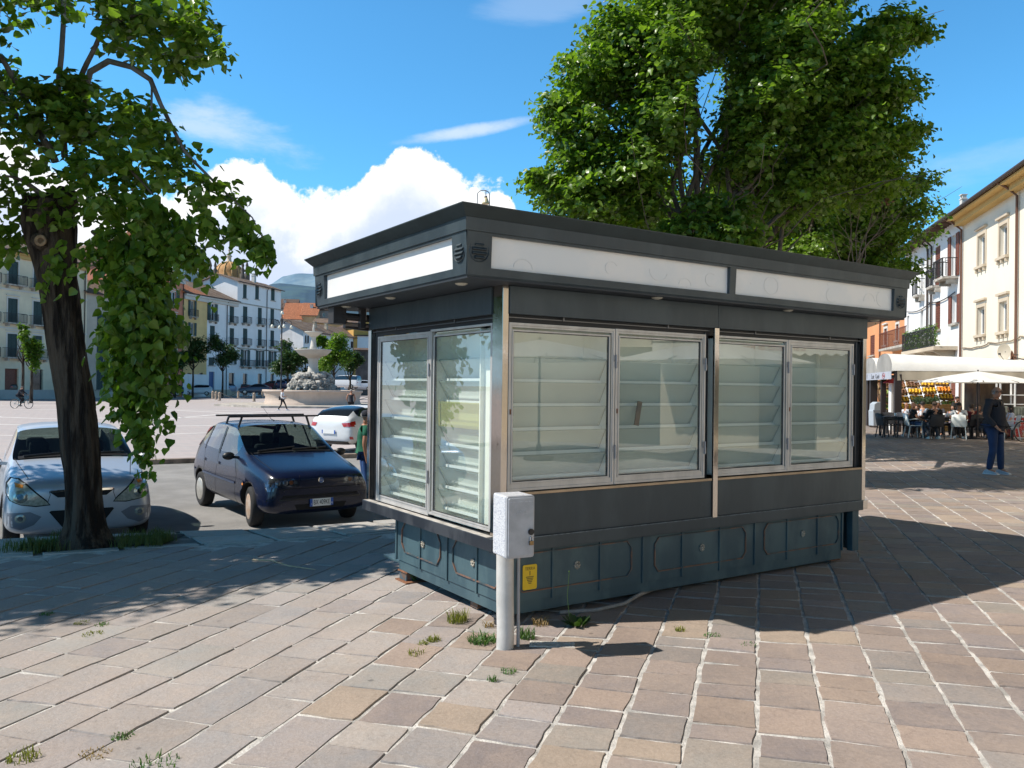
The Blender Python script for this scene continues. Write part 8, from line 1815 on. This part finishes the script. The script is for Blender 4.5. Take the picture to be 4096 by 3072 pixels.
sitter(3916, 29.8, D_(-110), 'woman with long brown hair facing the camera behind the standing man', 1, 'dark chair under the woman with long brown hair', H=1.66, top=(.16, .10, .09), sleeve='short', hair='brown', hairlen=.22)
sitter(4040, 27.6, D_(165), 'woman in a lilac white blouse with dark hair seated at the right edge', 0, 'white chair at the right, under the woman in the lilac blouse', H=1.66, top=(.56, .58, .68), sleeve='short', legs=(.5, .5, .52), hair='black', hairlen=.22)
sitter(4013, 29.6, D_(-60), 'child with dark hair peeping out right of the standing man', 1, 'dark chair under the child right of the standing man', H=1.4, top=(.03, .04, .06), hair='black', hairlen=.05)
p = PX(3492, 40); person(Vector((*p, gz(*p))), D_(-80), 'person in dark clothes standing at the far left terrace post', H=1.7, top=(.012, .012, .014), hair='black', group='people at the cafe')
# crossing strap of the white T-shirt
p = PX(3836, 28.0); e = empty('shoulder_strap', (*p, gz(*p)), D_(60), label='black strap across the back of the man in the white T-shirt', cat='strap'); b = MB(); b.bar((-.165, .12, .98), (-.19, -.12, .62), .035, .012, up=(1, 0, 0)); b.build('band', M_trim, e)
tabl(PX(3578, 29.3), CA, 'empty dark square table at the left of the cafe', .9); tabl(PX(3596, 31.2), CA, 'dark table behind the empty one', .8); tabl(PX(3705, 29.6), CA, 'dark table before the bald man in the black T-shirt', .8); tabl(PX(3782, 29.2), CA, 'dark table laden with cups in the middle of the cafe', .85); tabl(PX(3862, 30.3), CA, 'dark table near the dark red shirt', .8); tabl(PX(3945, 28.8), CA, 'dark table behind the standing man', .8); tabl(PX(4000, 28.4), CA, 'dark table before the woman in the lilac blouse', .7)
place_chair(1, PX(3560, 30.2), D_(-100), 'empty dark chair behind the leftmost table'); place_chair(1, PX(3612, 28.9), D_(170), 'empty dark chair at the right side of the leftmost table'); place_chair(1, PX(3545, 28.9), D_(5), 'empty dark chair at the left end of the leftmost table')
cupm = mat('white_cup', (.72, .72, .72), .3)
for k, (px, d, lb) in enumerate(((3583, 29.2, 'white paper cup alone on the empty dark table'), (3768, 29.1, 'glass nearest the man in black on the laden table'), (3778, 29.3, 'short cup in the middle of the laden table'), (3790, 29.0, 'tall cup at the right of the laden table'), (3797, 29.3, 'small cup at the far right corner of the laden table'))):
    p = PX(px, d); b = MB(); b.lathe([(.035, 0), (.045, .13), (.04, .13), (.03, .01)], 12); b.build('cup', cupm, loc=Vector((*p, gz(*p)+.731)), label=lb, cat='cup', group='cups on the cafe tables')
# bin
p = L2(-.8, 3.0); bn = empty('litter_bin', at(3509, 1703, 37.5), 0, label='pale blue grey litter bin with a rounded hood beside the terrace', cat='bin'); b = MB(); b.prism([(-.29, 0), (-.31, .7), (-.27, .72), (-.25, 1.0), (-.12, 1.1), (.12, 1.1), (.25, 1.0), (.27, .72), (.31, .7), (.29, 0)][::-1], TF((0, -.25, 0)), .5); b.build('body', mat('bin_plastic', (.36, .40, .44), .5), bn, .02); b = MB(); b.box(-.31, .31, -.262, -.245, .68, .73); b.build('rim', mat('bin_rim', (.26, .29, .33), .5), bn)
# red topped pillar
p = at(3571, 1640, 35.5); g = Vector((p.x, p.y, gz(p.x, p.y))); st = empty('display_pillar', g, 0, label='white pillar with a small red pointed roof inside the terrace', cat='display'); b = MB(); b.box(-.13, .13, -.13, .13, 0, 2.05); b.build('pillar', M_wht, st); b = MB(); b.lathe([(.42, 2.05), (.36, 2.1), (.1, 2.28), (0, 2.36)], 12); b.build('red_roof', mat('red_canvas', (.42, .015, .02), .6), st)
# fruit stall behind the terrace
p = at(3672, 1650, 39); g = Vector((p.x, p.y, gz(p.x, p.y))); stl = empty('fruit_stall', g, rad(-14), label='sloping wooden fruit stall under the terrace roof', cat='stall')
b = MB()
for k in range(7): b.bar((-1.7, -.6+.35*k, .75+.27*k), (1.6, -.6+.35*k, .95+.30*k), .06, .05)
b.bar((-1.6, -.7, 0), (-1.6, 1.7, 2.4), .1); b.bar((1.5, -.7, 0), (1.5, 1.7, 2.6), .1); b.bar((-1.6, 1.5, 0), (-1.6, 1.5, 2.4), .1); b.bar((1.5, 1.5, 0), (1.5, 1.5, 2.6), .1); b.build('rack', M_wood, stl)
FR = [mat(n_, c, .5, var=.2, vscale=9) for n_, c in (('brown_produce', (.16, .07, .035)), ('yellow_fruit', (.85, .50, .03)), ('orange_fruit', (.85, .28, .02)), ('green_produce', (.20, .30, .06)), ('onion_skin', (.30, .13, .06)))]
crate = None; M_cr = mat('crate_wood', (.34, .22, .10), .8, var=.3, vscale=8)
kk = 0
for r_ in range(5):
    for c_ in range(5):
        fm = [[4, 0, 0, 0, 1], [0, 4, 0, 1, 1], [3, 0, 1, 1, 2], [3, 1, 1, 2, 1], [3, 1, 1, 2, 3]][4-r_][c_]
        x = -1.35+c_*.64; y = -.45+.42*r_; z = .90+.34*r_+.05*c_
        e = empty('fruit_crate', g+Matrix.Rotation(rad(-14), 3, 'Z') @ Vector((x, y, z)), rad(-14), label='crate of %s on the fruit stall, %s column, %s row' % (['brown roots', 'yellow fruit', 'oranges', 'greens', 'onions'][fm], ['first', 'second', 'third', 'fourth', 'fifth'][c_], ['lowest', 'second', 'middle', 'fourth', 'top'][r_]), cat='crate', group='produce crates on the fruit stall')
        e.rotation_euler.x = rad(34); b = MB(); b.box(-.29, .29, -.2, .2, 0, .02); b.frame(-.29, .29, 0, .12, .02, -.2, -.185); b.box(-.29, .29, .185, .2, 0, .12); b.box(-.29, -.275, -.2, .2, 0, .12); b.box(.275, .29, -.2, .2, 0, .12); b.build('box', M_cr, e)
        b = MB()
        for q in range(16): b.sphere((-.22+.145*(q % 4)+random.gauss(0, .012), -.13+.085*(q//4), .10+random.gauss(0, .015)), .06, 6, 4)
        b.build('fruit', FR[fm], e); e.children[-1]['kind'] = 'stuff'
p = at(3726, 1660, 35.5); g = Vector((p.x, p.y, gz(p.x, p.y))); cb = empty('wooden_counter', g, CA, label='light wooden counter with panelled front behind the seated people', cat='counter'); b = MB(); b.box(-.75, .75, -.35, .35, 0, 1.1); b.box(-.8, .8, -.4, .4, 1.1, 1.15); b.build('cabinet', mat('light_wood', (.50, .27, .08), .5, var=.2, vscale=5), cb, .01); b = MB()
for x in (-.37, .37): b.frame(x-.33, x+.33, .15, 1.0, .05, -.37, -.35)
b.build('panel_trim', mat('amber_wood', (.36, .17, .05), .5), cb)
n = 240; P = np.stack([RNG.uniform(-.7, .3, n), RNG.uniform(-.2, .2, n), RNG.uniform(1.16, 1.42, n)], 1); sa = empty('salad_heads', g, CA, label='heap of pale green salad on the wooden counter', cat='vegetables'); scatter('salad', P, RNG.normal(size=(n, 3)), RNG.normal(size=(n, 3)), RNG.uniform(.1, .2, n), mat('salad_leaf', (.30, .42, .22), .6), sa, (LEAF_S, LFS)); sa.children[0]['kind'] = 'stuff'
# white wire shelf
p = at(4022, 1640, 31); g = Vector((p.x, p.y, gz(p.x, p.y))); ws_ = empty('wire_shelf', g, CA, label='white metal shelf rack beside the cream palace wall', cat='shelf'); b = MB()
for x in (-.25, .25):
    for y in (-.2, .2): b.bar((x, y, 0), (x, y, 2.0), .05)
b.build('uprights', M_wht, ws_)
for z in (.9, 1.2, 1.55): b = MB(); b.box(-.25, .7, -.2, .2, z, z+.03); b.build('shelf', M_wht, ws_)
# ice cream freezer
p = at(4072, 1716, 29); g = Vector((p.x, p.y, gz(p.x, p.y))); fz = empty('ice_cream_freezer', g, rad(-8), label='red ice cream freezer with a white heart swirl at the right edge', cat='freezer'); b = MB(); b.box(-.36, .9, -.32, .32, .06, .74); b.build('cabinet', mat('freezer_red', (.52, .018, .02), .35), fz, .03); b = MB(); b.frame(-.38, .92, .02, .80, .045, -.35, -.30); b.box(-.36, .9, -.3, .3, .74, .80); b.build('white_edge', M_wht, fz, .01)
b = MB()
for r_ in (.10, .06): b.tube([(-.0+r_*1.3*math.cos(t*PI/8), -.327, .55+r_*math.sin(t*PI/8)) for t in range(-3, 12)], .014, 5)
b.build('swirl_logo', M_wht, fz); b = MB(); b.prism([(-.02, .10), (.06, .30), (.16, .34), (.26, .28), (.20, .10)], TF((0, -.333, 0)), .01); b.build('cone_picture', mat('ice_cone', (.62, .44, .26), .6, col2=(.75, .66, .5), vscale=12), fz)
b = MB(); b.box(-.5, 1.3, -.1, .5, 0, 1.12); 
for k in range(18): b.box(-.5+k*.1, -.44+k*.1, -.12, -.1, .1, 1.12)
b.build('screen', mat('grey_wood_screen', (.16, .17, .14), .8, var=.3, vscale=6), None, loc=Vector((g.x+.15, g.y+.7, g.z)), rz=rad(-10), label='grey slatted wooden screen behind the red freezer', cat='screen')
g = at(4091, 1752, 26.6); g.z = gz(g.x, g.y); bicycle(Vector((g.x+.52, g.y+.05, g.z)), rad(8), 'bicycle parked at the right edge, only its wheel in the photo', M_trim, .345)
# satellite dishes on the cream palace
for px, py, rr, hd_, lb in ((4016, 1407, .34, rad(205), 'pale satellite dish on the cream palace above the terrace'), (4047, 1430, .30, rad(160), 'rusty brown satellite dish seen edge on right of the pale one')):
    q = at(px, py, 33.3); e = empty('satellite_dish', q, hd_, label=lb, cat='dish'); b = MB(); n = 20; vs = [(-.09, 0, 0)]
    for r_, x in ((.5, -.065), (1.0, 0)):
        for t in range(n): a = 2*PI*t/n; vs.append((x, rr*r_*math.cos(a)*.85, rr*r_*math.sin(a)))
    b.add(vs, [(0, 1+t, 1+(t+1) % n) for t in range(n)]+[(1+t, n+1+t, n+1+(t+1) % n, 1+(t+1) % n) for t in range(n)], True); b.build('reflector', mat('dish_cream', (.46, .40, .31), .5) if px < 4040 else M_rust, e)
    b = MB(); b.tube([(-.08, 0, 0), (-.5, 0, -.1), (-.9, 0, -.1)], .02, 6); b.tube([(0, 0, -rr), (.28, 0, -.1)], .012, 5); b.box(.24, .32, -.03, .03, -.13, -.06); b.build('arm', M_iron, e)
# two parasols of the cafe behind the camera, mirrored in the kiosk glass
for k, (x, y, lb) in enumerate(((9.8, 1.8, 'white parasol across the street, mirrored in the kiosk window, nearer one'), (10.6, 5.0, 'white parasol across the street, mirrored in the kiosk window, farther one'))):
    o = copytree(um); o.location = (x, y, gz(x, y)); tag(o, lb, 'parasol')
bpy.context.view_layer.update()
